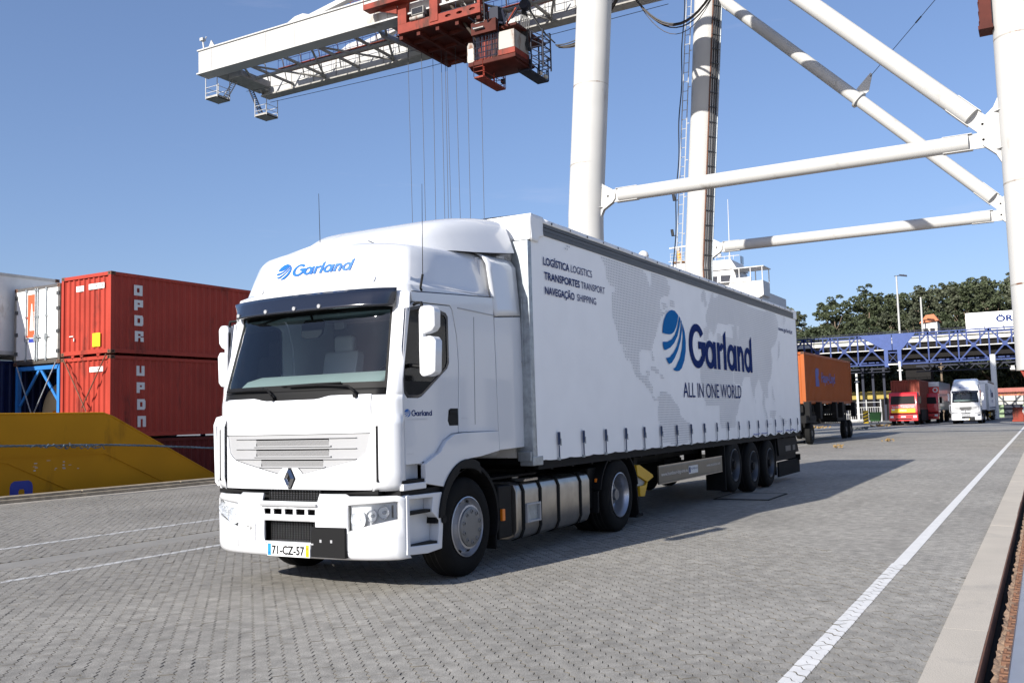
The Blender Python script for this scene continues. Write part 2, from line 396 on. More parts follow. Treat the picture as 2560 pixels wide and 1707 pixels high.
# interlocking pavers: rows run at 45 degrees, long sides zigzag
PU, PW, AMP, GAP, CH = .20, .10, .0108, .0019, .0016
ux, uy = math.cos(R(45)), math.sin(R(45))
def outline(ins):
    n = 6; pts = []
    zz = [(-.5, 0), (-.385, 1), (-.115, -1), (.115, 1), (.385, -1), (.5, 0)]
    for a, s in zz: pts.append((max(-PU/2+.0002, min(PU/2-.0002, a*PU)), -PW/2+GAP+ins+AMP*s))
    for a, s in reversed(zz): pts.append((max(-PU/2+.0002, min(PU/2-.0002, a*PU)), PW/2-GAP-ins+AMP*s))
    return pts
O1, O2 = outline(0), outline(CH); NP = len(O1)
PF = [(i, (i+1) % NP, NP+(i+1) % NP, NP+i) for i in range(NP)] + [tuple(NP+i for i in range(NP))]
ptri = tessellate_polygon([[Vector((x, y, 0)) for x, y in O2]])
PF = PF[:-1] + [tuple(NP+i for i in t) for t in ptri]
rp = random.Random(3)
def pav_verts(c, dz, tx, ty):
    out = []
    for (a, b) in O1: out.append((c[0]+a*ux-b*uy, c[1]+a*uy+b*ux, -.0115))
    for (a, b) in O2: out.append((c[0]+a*ux-b*uy, c[1]+a*uy+b*ux, dz+a*tx+b*ty))
    return out
cells = []
nrow = int(26/PW)
fx_, fy_ = -6.9885, -6.4552
for j in range(-60, nrow):
    v0 = j*PW
    for i in range(-140, 200):
        u_ = i*PU + (PU/2 if j % 2 else 0)
        x = u_*ux - v0*uy; y = u_*uy + v0*ux
        if not (XN < x < XF and -5.80 < y < 13.68): continue
        dx, dy = x-fx_, y-fy_; dd = dx*cy+dy*sy; ll = abs(dx*sy-dy*cy)
        if dd < 1.8 or dd > 23 or ll > dd*.66+.6: continue
        if 4.28 < y < 4.86: continue
        cells.append((math.hypot(dx, dy), x, y, dd, ll))
cells.sort()
near = []; far = MB(); far.use('paver')
vis = [c for c in cells if c[4] < c[3]*.545 and c[3] > 3.6 and -5.62 < c[2] < 13.5][:300]
vset = set((c[1], c[2]) for c in vis)
def clip_y(poly, lo, hi):
    def cl(P, val, sgn):
        o = []
        for k in range(len(P)):
            a, b = P[k-1], P[k]; da, db = (a[1]-val)*sgn, (b[1]-val)*sgn
            if (da >= 0) != (db >= 0):
                t = da/(da-db); o.append(tuple(a[q]+(b[q]-a[q])*t for q in range(3)))
            if db >= 0: o.append(b)
        return o
    return cl(cl(poly, lo, 1), hi, -1)
lines = [MB(), MB(), MB()]
LY = [(-5.09, -4.96), (3.37, 3.49), (6.13, 6.27)]
pm = None
for c in cells:
    dz = rp.gauss(0, .0011); tx = rp.gauss(0, .008); ty = rp.gauss(0, .010)
    _, x, y, dd, ll = c
    V = pav_verts((x, y), dz, tx, ty)
    if -5.80 < y < -5.64 or 13.56 < y:      # cut blocks along the kerbs
        F_ = [[V[i] for i in f] for f in PF]
        for kf, P in enumerate(F_):
            far.use('paver_edge' if kf < NP else 'paver'); Q = clip_y(P, -5.70, 13.6)
            if len(Q) > 2: far.add(Q, [tuple(range(len(Q)))])
    elif (x, y) in vset:
        if pm is None:
            pm = bpy.data.meshes.new('paving_block'); W0 = pav_verts((0, 0), 0, 0, 0)
            pm.from_pydata(W0, [], PF); pm.materials.append(MATS['paver']); pm.materials.append(MATS['paver_edge']); pm.polygons.foreach_set('material_index', [1]*NP + [0]*len(ptri))
            b_ = bmesh.new(); b_.from_mesh(pm); bmesh.ops.recalc_face_normals(b_, faces=b_.faces); b_.to_mesh(pm); b_.free()
        o = bpy.data.objects.new('paving_block', pm); COL.objects.link(o); o.parent = pave
        o.location = (x, y, dz); o.rotation_euler = (ty*.7-tx*.7, -(tx+ty)*.7, 0)
    else:
        far.use('paver_edge').add(V, PF[:NP]); far.use('paver').add(V[NP:], ptri)
    for k, (lo, hi) in enumerate(LY):
        if lo-.12 < y < hi+.12:
            top = [(p[0], p[1], p[2]+.0028) for p in V[NP:]]
            rim = [(p[0], p[1], p[2]+.0012) for p in V[:NP]]
            for t in ptri:
                Q = clip_y([top[i] for i in t], lo, hi)
                if len(Q) > 2: lines[k].add(Q, [tuple(range(len(Q)))])
far.build('block_field', None, pave, kind='stuff')
cnt = {}
for c in cells: k = (math.floor(c[1]*2), math.floor(c[2]*2)); cnt[k] = cnt.get(k, 0)+1
g = MB()
for (a, b2), q in cnt.items():
    if q >= 12 or (b2 in (-12, 27, 8, 9) and q >= 3): sheet(g, a/2, a/2+.5, max(-5.7, b2/2), min(13.6, b2/2+.5), -.0095)
g.build('joint_sand', 'joint_sand', pave, kind='stuff')
for k, (nm, (lo, hi)) in enumerate(zip(('white_line', 'white_line', 'white_line'), LY)):
    g = lines[k]; xs = [v[0] for v in g.v]; xe = max(xs) if xs else 10
    sheet(g, xe+.01, [140, 90, 60][k], lo, hi, -.0085)
    if k: sheet(g, -40, min(xs)-.01, lo, hi, -.0085)
    o = g.build('white_line', ['line_white', 'line_worn', 'line_worn'][k], kind='structure',
                label=['white painted lane line along the kerb on the right', 'white painted line on the paving nearer the truck', 'worn white painted line nearer the ship'][k])
g = MB(); g.box(-60, 140, 4.30, 4.84, -.2, -.002)
g.build('concrete_band', 'band_concrete', kind='structure', label='flush concrete band between the two white lines')
g = MB(); g.box(-60, 140, 4.285, 4.30, -.2, -.0085); g.build('band_joint', 'void', kind='structure')

# kerb slabs, rail channel and crane rail on the right
kerb = MB(); kerb.box(-10, 300, -5.99, -5.705, -.3, -.02); kerb = kerb.build('kerb', 'kerb_stone', kind='structure', label='pale stone kerb beside the crane rail')
rk = random.Random(5); x = -6.0; i = 0
while x < 44:
    L_ = (1.5, 2.1, 1.2, 1.8)[i % 4]; i += 1
    g = MB(); dz = rk.gauss(.012, .0008)
    g.box(x+.001, x+L_-.001, -5.992+rk.gauss(0, .002), -5.703, -.02, dz)
    g.build('kerb_stone', 'kerb_stone', kerb)
    x += L_
g = MB(); g.box(44, 300, -5.992, -5.703, -.02, .012); g.build('kerb_run', 'kerb_stone', kerb)
g = MB(); g.box(-10, 60, -6.004, -5.9925, -.12, .0105); g.build('steel_edge', 'rust', kerb)
g = MB()
rk = random.Random(8)
for q in range(1500):
    xx = -4.5+30*rk.random()**1.6; w = rk.uniform(.01, .035)
    g.add([(xx+rk.uniform(-w, w), -5.700+rk.uniform(-.012, .004), rk.uniform(-.003, .004)) for _ in range(4)], [(0, 1, 2), (0, 2, 3)])
g.build('moss', 'moss', kind='stuff', label='thin moss in the joint between paving and kerb')
g = MB(); g.box(-10, 300, -7.62, -5.99, -.35, -.14); g.build('rail_channel', 'void', kind='structure')
g = MB(); xs = frange(-5, 60, 900)
ra = random.Random(4)
hh = {}
g.grid(lambda a, b: (a, b + (ra.uniform(-.012, .012) if b > -6.1 else 0), -.06+ra.uniform(-.016, .016)), xs, [-6.14, -6.11, -6.085, -6.06])
g.grid(lambda a, b: (a, b, -.06+ra.uniform(-.016, .016)), xs, [-6.40, -6.36, -6.32, -6.28])
g.build('channel_rubble', 'channel_rubble', kind='stuff', label='brown grit packed in the rail channel')
rail = thing('crane_rail', 'rusty crane rail in its channel along the kerb', 'rail', (0, -6.22, -.1))
g = MB(); g.prism([(-6.29, -.075), (-6.12, -.075), (-6.125, -.055), (-6.20, -.045), (-6.24, -.045), (-6.285, -.055)], 'x', -8, 300); g.build('rail_foot', 'rail_rust', rail)
g = MB(); g.prism([(-6.255, -.045), (-6.165, -.045), (-6.155, -.03), (-6.155, 0), (-6.165, .01), (-6.255, .01), (-6.265, 0), (-6.265, -.03)], 'x', -8, 300); g.build('rail_head', 'rail_steel', rail, smooth=40)
cl = MB(); cl.box(-.05, .05, -6.15, -6.095, -.075, -.045); cl.box(-.03, .03, -6.16, -6.12, -.045, -.03); cl.tube((0, -6.115, -.05), (0, -6.115, -.018), .014, 6)
c0 = None; x = -3.2; k = 0
while x < 26:
    if c0 is None: c0 = cl.build('rail_clip', 'rail_rust', rail, bevel=.004, seg=1); o = c0
    else: o = c0.copy(); COL.objects.link(o)
    o.location.x = x; x += .33 if k % 2 else .21; k += 1
# far side of the channel
g = MB(); g.box(-10, 300, -7.6, -6.5, -.3, -.002); g.build('far_kerb', 'kerb_stone', kind='structure')
# quay edge: strip of slabs, coping beam, waterside rail
g = MB(); g.box(-80, 115, 13.6, 13.94, -.3, .006); g.build('quay_strip', 'kerb_stone', kind='structure', label='pale concrete strip along the quay edge', bevel=.01)
g = MB(); x = -40
cop = g.box(-80, 115, 13.94, 14.4, -.4, .09).build('quay_coping', 'wood_fender', kind='structure', label='low brown coping along the quay edge', bevel=.03)
while x < 60:
    q = MB(); q.box(x+.015, x+2.985, 14.05, 14.41, .09, .15); q.build('coping_plank', 'wood_fender' , cop, bevel=.012); x += 3
g = MB(); g.box(-80, 115, 13.66, 13.7, 0, .0085); g.build('slot', 'void', kind='structure')

# manhole covers
def manhole(x0, x1, y0, y1, label):
    t = thing('manhole_cover', label, 'manhole cover', ((x0+x1)/2, (y0+y1)/2, 0))
    g = MB(); w = .03
    for a in ((x0, x1, y0, y0+w), (x0, x1, y1-w, y1), (x0, x0+w, y0+w, y1-w), (x1-w, x1, y0+w, y1-w)): g.box(*a, -.01, .006)
    g.build('frame', 'void', t); g = MB(); g.box(x0+w+.012, x1-w-.012, y0+w+.012, y1-w-.012, -.01, .004); g.build('lid', 'band_concrete', t)
manhole(10.35, 11.75, -1.97, -.93, 'rectangular concrete manhole cover flush in the paving below the trailer')
# ---------------------------------------------------------------- lettering and emblem
GLOBE = [
[(7.052, 2.874), (7.082, 2.986), (7.151, 3.093), (7.273, 3.194), (7.396, 3.25), (7.518, 3.275), (7.669, 3.273), (7.827, 3.213), (7.785, 3.121), (7.698, 3.01), (7.597, 2.93), (7.49, 2.888), (7.351, 2.868), (7.206, 2.867)],
[(7.053, 2.733), (7.279, 2.75), (7.461, 2.795), (7.621, 2.879), (7.745, 2.992), (7.838, 3.146), (7.863, 3.201), (7.928, 3.168), (7.875, 3.043), (7.742, 2.866), (7.574, 2.742), (7.386, 2.66), (7.176, 2.612), (7.095, 2.608), (7.057, 2.673)],
[(7.173, 2.483), (7.338, 2.504), (7.525, 2.584), (7.69, 2.696), (7.832, 2.851), (7.923, 3.025), (7.945, 3.154), (7.979, 3.125), (7.981, 2.987), (7.887, 2.791), (7.744, 2.636), (7.576, 2.504), (7.416, 2.415), (7.295, 2.391), (7.224, 2.428)],
[(7.475, 2.315), (7.619, 2.361), (7.822, 2.514), (7.934, 2.667), (8.003, 2.861), (8.011, 3.074), (8.013, 3.096), (8.116, 2.953), (8.146, 2.784), (8.12, 2.633), (8.037, 2.481), (7.894, 2.349), (7.764, 2.299), (7.64, 2.289), (7.539, 2.296)]]
def arc(cx, cy_, rx, ry, a0, a1, n=14):
    return [(cx+rx*math.cos(R(a0+(a1-a0)*i/n)), cy_+ry*math.sin(R(a0+(a1-a0)*i/n))) for i in range(n+1)]
def ringpoly(cx, cy_, rx, ry, tx, ty, a0, a1, n=22):
    return arc(cx, cy_, rx, ry, a0, a1, n) + arc(cx, cy_, rx-tx, ry-ty, a1, a0, n)
# the word Garland drawn from bowls and stems, x 8.30..12.15, baseline 2.38
WORD = [
 ringpoly(8.74, 2.755, .44, .385, .19, .13, 38, 322), [(8.80, 2.84), (9.20, 2.84), (9.17, 2.66), (9.10, 2.50), (8.98, 2.52), (8.96, 2.71), (8.80, 2.71)],
 ringpoly(9.44, 2.635, .29, .255, .16, .115, 0, 360, 28), [(9.64, 2.88), (9.80, 2.88), (9.80, 2.39), (9.64, 2.39)],
 [(9.87, 2.88), (10.03, 2.88), (10.03, 2.39), (9.87, 2.39)], ringpoly(10.16, 2.72, .16, .16, .13, .12, 50, 175, 10),
 [(10.26, 2.39), (10.43, 2.39), (10.43, 3.13), (10.26, 3.03)],
 ringpoly(10.76, 2.635, .28, .255, .155, .115, 0, 360, 28), [(10.95, 2.88), (11.10, 2.88), (11.10, 2.39), (10.95, 2.39)],
 [(11.16, 2.88), (11.31, 2.88), (11.31, 2.39), (11.16, 2.39)], ringpoly(11.40, 2.66, .20, .23, .145, .12, 0, 170, 12), [(11.455, 2.66), (11.60, 2.66), (11.60, 2.39), (11.455, 2.39)],
 ringpoly(11.90, 2.635, .26, .255, .15, .115, 0, 360, 28), [(12.06, 2.39), (12.21, 2.39), (12.21, 3.13), (12.06, 3.03)]]
def garland(fn, parent, blue, word):
    """fn(a, b, k) -> point; a 0..1 across emblem and word, b height in the same unit"""
    x0, x1, z0 = 7.052, 12.21, 2.289; s = 1/(x1-x0)
    g = MB()
    for k, P in enumerate(GLOBE): g.add([fn((x-x0)*s, (z-z0)*s, 0) for x, z in P], [tuple(t) for t in tessellate_polygon([[Vector((x, z, 0)) for x, z in P]])])
    g.build('emblem', blue, parent)
    g = MB()
    for k, P in enumerate(WORD): g.add([fn((x-x0)*s, (z-z0)*s, k % 3) for x, z in P], [tuple(t) for t in tessellate_polygon([[Vector((x, z, 0)) for x, z in P]])])
    g.build('lettering', word, parent)

# ---------------------------------------------------------------- tractor unit
tractor = thing('tractor_truck', 'large white truck tractor in the foreground pulling the curtain trailer', 'truck', (0, 0, 0))
KEYS = [(.30, [(.03, 0), (.035, .3), (.05, .6), (.09, .85), (.12, .95), (.17, 1.05), (.23, 1.12), (.33, 1.15)]),
 (1.80, [(.03, 0), (.035, .3), (.05, .6), (.09, .85), (.12, .95), (.17, 1.05), (.23, 1.12), (.31, 1.15)]),
 (2.0, [(.05, 0), (.06, .3), (.085, .6), (.14, .85), (.17, .95), (.215, 1.05), (.25, 1.12), (.31, 1.15)]),
 (2.7, [(.27, 0), (.275, .3), (.30, .58), (.35, .82), (.375, .9), (.405, .985), (.425, 1.08), (.46, 1.145)]),
 (2.86, [(.22, 0), (.23, .3), (.255, .58), (.30, .82), (.335, .92), (.375, 1.02), (.42, 1.09), (.48, 1.135)]),
 (2.94, [(.20, 0), (.21, .3), (.24, .58), (.295, .82), (.335, .92), (.38, 1.02), (.43, 1.085), (.50, 1.13)]),
 (2.985, [(.28, 0), (.29, .29), (.325, .56), (.38, .79), (.42, .88), (.465, .96), (.50, 1.03), (.56, 1.08)]),
 (3.15, [(.33, 0), (.34, .285), (.375, .55), (.43, .77), (.47, .86), (.52, .935), (.56, 1.0), (.63, 1.05)]),
 (3.29, [(.38, 0), (.39, .28), (.42, .54), (.475, .75), (.51, .83), (.56, .90), (.61, .965), (.69, 1.01)]),
 (3.335, [(.43, 0), (.44, .27), (.47, .52), (.52, .73), (.555, .81), (.60, .875), (.66, .94), (.75, .98)]),
 (3.36, [(.52, 0), (.53, .26), (.56, .50), (.61, .70), (.64, .77), (.68, .835), (.75, .89), (.84, .93)])]
def OUT(z):
    z = max(KEYS[0][0], min(KEYS[-1][0], z))
    for (a, A), (b, B) in zip(KEYS, KEYS[1:]):
        if z <= b:
            t = (z-a)/(b-a); return [(lerp(p[0], q[0], t), lerp(p[1], q[1], t)) for p, q in zip(A, B)]
    return KEYS[-1][1]
def FU(uu, z, off=0):
    """point on the cab front: uu -7..7 along the outline"""
    o = OUT(z); s = -1 if uu > 0 else 1; a = min(7, abs(uu)); i = min(6, int(a)); t = a-i
    p = (lerp(o[i][0], o[i+1][0], t), lerp(o[i][1], o[i+1][1], t))
    tx, ty = o[i+1][0]-o[i][0], o[i+1][1]-o[i][1]; l = math.hypot(tx, ty); nx, ny = -ty/l, tx/l
    return (p[0]+nx*off, (p[1]+ny*off)*s, z)
def FY(y, z, off=0):
    o = OUT(z); a = abs(y)
    for i in range(7):
        if a <= o[i+1][1] or i == 6:
            t = min(1.0, (a-o[i][1])/(o[i+1][1]-o[i][1])); return (lerp(o[i][0], o[i+1][0], t)-off, y, z)
def band(mb, ys, lo, hi, n, off=0):
    """patch on the front between curves lo(y) and hi(y)"""
    return mb.grid(lambda a, b: FY(a, lerp(lo(a), hi(a), b), off), ys, frange(0, 1, n))
def cst(v): return lambda y: v
T = tractor
SW = -1.15
# roof cap: forehead, top and sides in one shell
g = MB(); zs = [2.86, 2.90, 2.93, 2.94, 2.96, 2.985, 3.03, 3.09, 3.15, 3.22, 3.29, 3.315, 3.335, 3.35, 3.36]
us = [x/2 for x in range(-14, 15)]
def roofp(a, b):
    o = OUT(b); lift = .11*max(0, (b-3.0)/.36); cr = .055*max(0, min(1, (b-3.08)/.28)); z = b
    if abs(a) <= 7:
        x, y, _ = FU(a, b); return (x, y, z+lift*max(0, (x-.3))/1.7+cr*(1-min(1, abs(y)/.95)**2))
    k = (abs(a)-7)/3; y = o[7][1]; x = lerp(o[7][0], 2.05, k); return (x, y*(-1 if a > 0 else 1), z+lift*(x-.3)/1.7)
us2 = [-10, -9, -8] + us + [8, 9, 10]
g.grid(roofp, us2, zs)
top = [roofp(a, zs[-1]) for a in us2]
half = len(us2)//2
v0 = len(g.v)
cap = [(a, b) for a, b in zip(top[:half], reversed(top[half+1:]))]
rows = [[(p[0], lerp(p[1], q[1], t), p[2]+.055*(1-(2*t-1)**2)) for t in frange(0, 1, 6)] for p, q in cap]
g.add([p for r_ in rows for p in r_], [(i*7+j, (i+1)*7+j, (i+1)*7+j+1, i*7+j+1) for i in range(len(rows)-1) for j in range(6)])
g.add([rows[-1][j] for j in range(7)] + [top[half]], [(j, j+1, 7) for j in range(6)])
# back wall of the cab
g.add([(2.05, -1.14, 1.2), (2.05, 1.14, 1.2), (2.05, 1.13, 2.9), (2.05, -1.13, 2.9)], [(0, 1, 2, 3)])
g.add([(2.05, -1.13, 2.86), (2.05, 1.13, 2.86), (2.05, .95, 3.48), (2.05, -.95, 3.48)], [(0, 1, 2, 3)])
roof = g.build('roof', 'cab_white', T, smooth=50)
# small marker lamp and roof lamps
for s in (-1, 1):
    g = MB(); g.grid(lambda a, b: FY(s*a, b, .012), [.66, .72, .79], [2.975, 3.0, 3.035]); g.build('marker_lamp', 'reflector_white', T, solid=.012, bevel=.004)
for y, x in ((.55, .80), (-.45, .78)):
    g = MB(); g.bar((x-.07, y, 3.475), (x+.03, y-.01, 3.46), .018, .012); g.bar((x+.01, y-.05, 3.45), (x+.01, y+.05, 3.45), .016, .012); g.build('washer_nozzle', 'cab_grey', T, bevel=.005)

# pillars and windscreen
WU = 5.0
for s in (-1, 1):
    g = MB(); g.grid(lambda a, b: FU(s*a, b), [5.0, 5.4, 6, 6.4, 6.8, 7], [1.80, 1.9, 2.0, 2.15, 2.3, 2.5, 2.7, 2.8, 2.86]); g.build('pillar', 'cab_white', T, smooth=60, solid=.03)
us = frange(-WU, WU, 28); zs = frange(1.95, 2.74, 8)
g = MB(); g.grid(lambda a, b: FU(a, b, -.006), us, zs); g.build('windscreen', 'windscreen_glass', T, smooth=60)
# black seal round the glass
g = MB()
g.grid(lambda a, b: FU(a, b, .0), us, [1.93, 1.955, 1.99]); g.grid(lambda a, b: FU(a, b, .0), us, [2.69, 2.72, 2.77])
for s in (-1, 1): g.grid(lambda a, b: FU(s*a, b, .0), [4.72, 4.85, 5.02], zs)
g.build('windscreen_seal', 'black_plastic', T, smooth=60)
# sun visor
g = MB()
def visp(a, b):
    p0 = FU(a, 2.88, .045); p1 = FU(a, 2.71, .13*(1-(abs(a)/5.3)**4)+.045); t = b
    return (lerp(p0[0], p1[0], t**.7), lerp(p0[1], p1[1], t), lerp(2.895, 2.715, t)-.014*math.sin(3.14*t))
g.grid(visp, frange(-5.35, 5.35, 32), frange(0, 1, 5)); vis_ = g.build('sun_visor', 'gloss_black', T, smooth=60, solid=.014)
g = MB()
for a in (-3.0, -1.3, -.0, 1.0):
    p = visp(a, .75); g.tube((p[0]-.022, p[1], p[2]), (p[0]+.01, p[1], p[2]), .02, 12)
g.build('visor_lamp', 'cab_grey', vis_)
# black cowl under the glass and wipers
g = MB(); band(g, frange(-1.03, 1.03, 24), cst(1.80), cst(1.945), 3, -.012); g.build('cowl', 'black_plastic', T, smooth=60, solid=.012)
for y0, y1, z1 in ((.22, .92, 1.965), (-.78, .02, 1.985)):
    g = MB(); p = FY(y0, 1.86, .02)
    g.path([p, (p[0]-.03, y0, 1.90), FY(lerp(y0, y1, .1), 1.955, .05), FY(lerp(y0, y1, .5), z1-.01, .045), FY(y1, z1-.012, .035)], .011, 6)
    g.path([FY(lerp(y0, y1, .22), z1+.004, .02), FY(lerp(y0, y1, .6), z1+.004, .02), FY(lerp(y0, y1, 1.12), z1-.004, .02)], .009, 5)
    g.tube((p[0]+.02, y0, 1.86), (p[0]-.03, y0, 1.86), .022, 10)
    g.build('wiper', 'black_plastic', T, smooth=50)
# interior: dashboard, seats, mirror, header
g = MB(); g.prism([(.22, 1.80), (.235, 1.97), (.36, 2.06), (.60, 2.12), (.72, 2.06), (.74, 1.5), (.2, 1.5)], 'y', -.93, .93); g.build('dashboard', 'dashboard', T, bevel=.03)
g = MB(); g.box(.35, 2.03, -1.10, 1.10, 1.25, 1.5); g.box(2.0, 2.03, -1.1, 1.1, 1.5, 2.8); g.box(.5, 2.03, -1.10, 1.10, 2.82, 2.86); g.box(.42, .60, -1.0, 1.0, 2.70, 2.86)
g.build('cab_interior', 'interior_dark', T)
for y, m_ in ((-.62, 'seat_fabric'), (.62, 'seat_cover')):
    g = MB(); g.box(1.05, 1.55, y-.27, y+.27, 1.62, 1.80); g.prism([(1.42, 1.78), (1.56, 1.78), (1.68, 2.42), (1.56, 2.44)], 'y', y-.25, y+.25)
    g.box(1.58, 1.68, y-.14, y+.14, 2.42, 2.62); g.build('seat', m_, T, bevel=.04)
g = MB(); ring = [(.80+.10*math.cos(a), -.62+.21*math.sin(a), 2.02+.19*math.cos(a)) for a in frange(0, 2*math.pi, 20)]; g.path(ring, .014, 6); g.tube((.66, -.62, 1.93), (.80, -.62, 2.02), .03, 8); g.build('steering_wheel', 'black_plastic', T, smooth=60)
g = MB(); g.prism([(.20, 2.50), (.20, 2.62), (.15, 2.665), (-.07, 2.665), (-.10, 2.63), (-.07, 2.52), (-.02, 2.48), (.14, 2.475)], 'x', .415, .445); g.tube((.43, .06, 2.66), (.40, .06, 2.74), .014, 6); g.build('interior_mirror', 'black_plastic', T, bevel=.006)
g = MB(); g.bar((.385, .42, 2.72), (.36, .70, 2.66), .02, .12, up=(1, 0, .3)); g.bar((.375, .55, 2.76), (.37, .56, 2.70), .03, .03); g.build('sensor_plate', 'black_plastic', T)

# front lid, between the windscreen and the bumper
def frontlid_top(y): a = abs(y); return 1.84 + .03*min(1, max(0, (a-.34)/.14))
FL = frange(-.93, .93, 30)
def seam(s): return None
g = MB(); band(g, FL, cst(1.505), frontlid_top, 6, .012); g.build('front_lid', 'cab_white', T, smooth=60, solid=.012, bevel=.004)
def ins_bot(y):     # lower edge of the grey inset
    a = abs(y)
    if a < .10: b = 1.185
    elif a < .16: b = lerp(1.185, 1.125, (a-.10)/.06)
    elif a < .80: b = lerp(1.125, 1.262, (a-.16)/.64)
    elif a < .88: b = lerp(1.262, 1.33, (a-.80)/.08)
    else: b = lerp(1.33, 1.50, (a-.88)/.05)
    return b
ysi = sorted(set([round(v, 3) for v in frange(-.88, .88, 36)] + [-.10, .10, -.16, .16, -.5, .5, -.45, .45, .90, -.90, .92, -.92]))
zz = [0, .12, .2, .3, .4, .5, .6, .7, .8, .9, 1]
slots = [(1.395, 1.465), (1.295, 1.365), (1.195, 1.265)]
def in_slot(y, z): return any(a < z < b for a, b in slots) and abs(y) < (.47 if z > 1.28 else .40)
zrow = sorted(set([1.195, 1.265, 1.295, 1.365, 1.395, 1.465, 1.50, 1.435, 1.335]))
g = MB(); cells_ = []
yq = sorted(set(ysi + [-.47, .47, -.40, .40]))
zfull = [1.11, 1.125, 1.15, 1.17] + zrow
for i in range(len(yq)-1):
    for j in range(len(zfull)-1):
        ya, yb, za, zb = yq[i], yq[i+1], zfull[j], zfull[j+1]
        if in_slot((ya+yb)/2, (za+zb)/2): continue
        P = []
        za0, zb0 = max(za, ins_bot(ya)), max(zb, ins_bot(ya)); za1, zb1 = max(za, ins_bot(yb)), max(zb, ins_bot(yb))
        if zb0-za0 < 1e-4 and zb1-za1 < 1e-4: continue
        g.add([FY(ya, za0, .004), FY(yb, za1, .004), FY(yb, zb1, .004), FY(ya, zb0, .004)], [(0, 1, 2, 3)])
grille = g.build('grille_panel', 'cab_grey', T, smooth=60)
# mesh inside the slots: fine slats, each slot stepping back under the one above
for (a, b), w in zip(slots, (.47, .47, .40)):
    g = MB(); band(g, frange(-w, w, 12), cst(a), cst(b), 1, -.03); g.build('slot_back', 'black_plastic', grille)
    g = MB()
    for k in range(6):
        z = lerp(a+.004, b-.018, k/5); P = [Vector(FY(y, z, -.012+.004*k)) for y in frange(-w, w, 10)]
        for p, q in zip(P, P[1:]): g.bar(p, q, .008, .0045)
    for k in range(60):
        y = lerp(-w+.006, w-.006, k/59); p = FY(y, a, -.018); q = FY(y, b-.016, .004); g.bar(p, q, .003, .003)
    g.build('slot_mesh', 'mesh_grey', grille, kind='stuff')
    g = MB(); P = [Vector(FY(y, b+.002, .016)) for y in frange(-.78, .78, 14)]; 
    for p, q in zip(P, P[1:]): g.bar(p, q, .016, .004)
    P = [Vector(FY(y, a-.004, .012)) for y in frange(-w-.03, w+.03, 12)]
    for p, q in zip(P, P[1:]): g.bar(p, q, .02, .010)
    g.build('slot_lip', 'cab_grey', grille, kind='stuff')
# white lower front around the badge
g = MB(); yy = sorted(set(ysi + [-.93, .93])); band(g, yy, cst(.975), lambda y: (ins_bot(y) if abs(y) < .92 else 1.50)-.004, 8, .012); g.build('lower_lid', 'cab_white', T, smooth=60, solid=.012, bevel=.004)
# diamond badge: a folded ring
g = MB(); cxb = FY(0, 1.08, .03)[0]
def dia(k, xx): return [(xx, 0, 1.08+.088*k), (xx, .062*k, 1.08), (xx, 0, 1.08-.088*k), (xx, -.062*k, 1.08)]
def dhex(k, xx): return [(xx, .016*k, 1.08+.088*k), (xx, .064*k, 1.08), (xx, .016*k, 1.08-.088*k), (xx, -.016*k, 1.08-.088*k), (xx, -.064*k, 1.08), (xx, -.016*k, 1.08+.088*k)]
A, B, C_ = dhex(1.0, cxb), dhex(.68, cxb-.028), dhex(.36, cxb-.004)
g.add(A+B+C_, [(i, (i+1) % 6, 6+(i+1) % 6, 6+i) for i in range(6)] + [(6+i, 6+(i+1) % 6, 12+(i+1) % 6, 12+i) for i in range(6)]); g.build('badge', 'chrome', T)
g = MB(); g.add(dhex(1.14, cxb+.008), [tuple(range(6))]); g.build('badge_base', 'black_plastic', T)

# corner wind deflectors with the dark slit
for s in (-1, 1):
    g = MB(); cs = [(.93, -.004, .0), (.955, .02, .0), (.985, .045, 0), (1.02, .05, 0), (1.09, .046, 0), (1.14, .02, 0)]
    def dfl(a, b, s=s):
        # rounded blade standing off the corner, tapering in at top and bottom
        z = lerp(.965, 1.86, b); k = 1.0
        if z > 1.60: k = max(0, 1-(z-1.60)/.08)
        if z < 1.06: k = max(0.1, (z-.965)/.095)
        p = FU(-s*lerp(3.85, 7, a), z, .012+k*.055*math.sin(math.pi*min(1, .12+a*.95))**.5)
        return (p[0], p[1]*1, z)
    g.grid(dfl, frange(0, 1, 12), sorted(set(frange(0, 1, 16)+[.71, .75, .79]))); df = g.build('wind_deflector', 'cab_white', T, smooth=50, solid=.012)
    g = MB(); g.grid(lambda a, b: FU(-s*a, b, .064), [4.24, 4.44], frange(1.05, 1.57, 8)); g.build('vent_slit', 'black_plastic', df, solid=.01)
    # inner lid corner
# far side open louvre seen against the ship
g = MB(); g.holed([(1.14, 1.05), (1.16, 1.0), (1.26, .97), (1.31, 1.02), (1.33, 1.62), (1.29, 1.70), (1.18, 1.72)], [[(1.19, 1.04), (1.27, 1.02), (1.29, 1.60), (1.20, 1.64)]], 'x', .28, .33)
lv = g.build('side_louvre', 'cab_white', T, bevel=.008)
for z in (1.16, 1.30, 1.45):
    q = MB(); q.box(.285, .325, 1.19, 1.29, z, z+.012); q.build('louvre_slat', 'cab_white', lv)

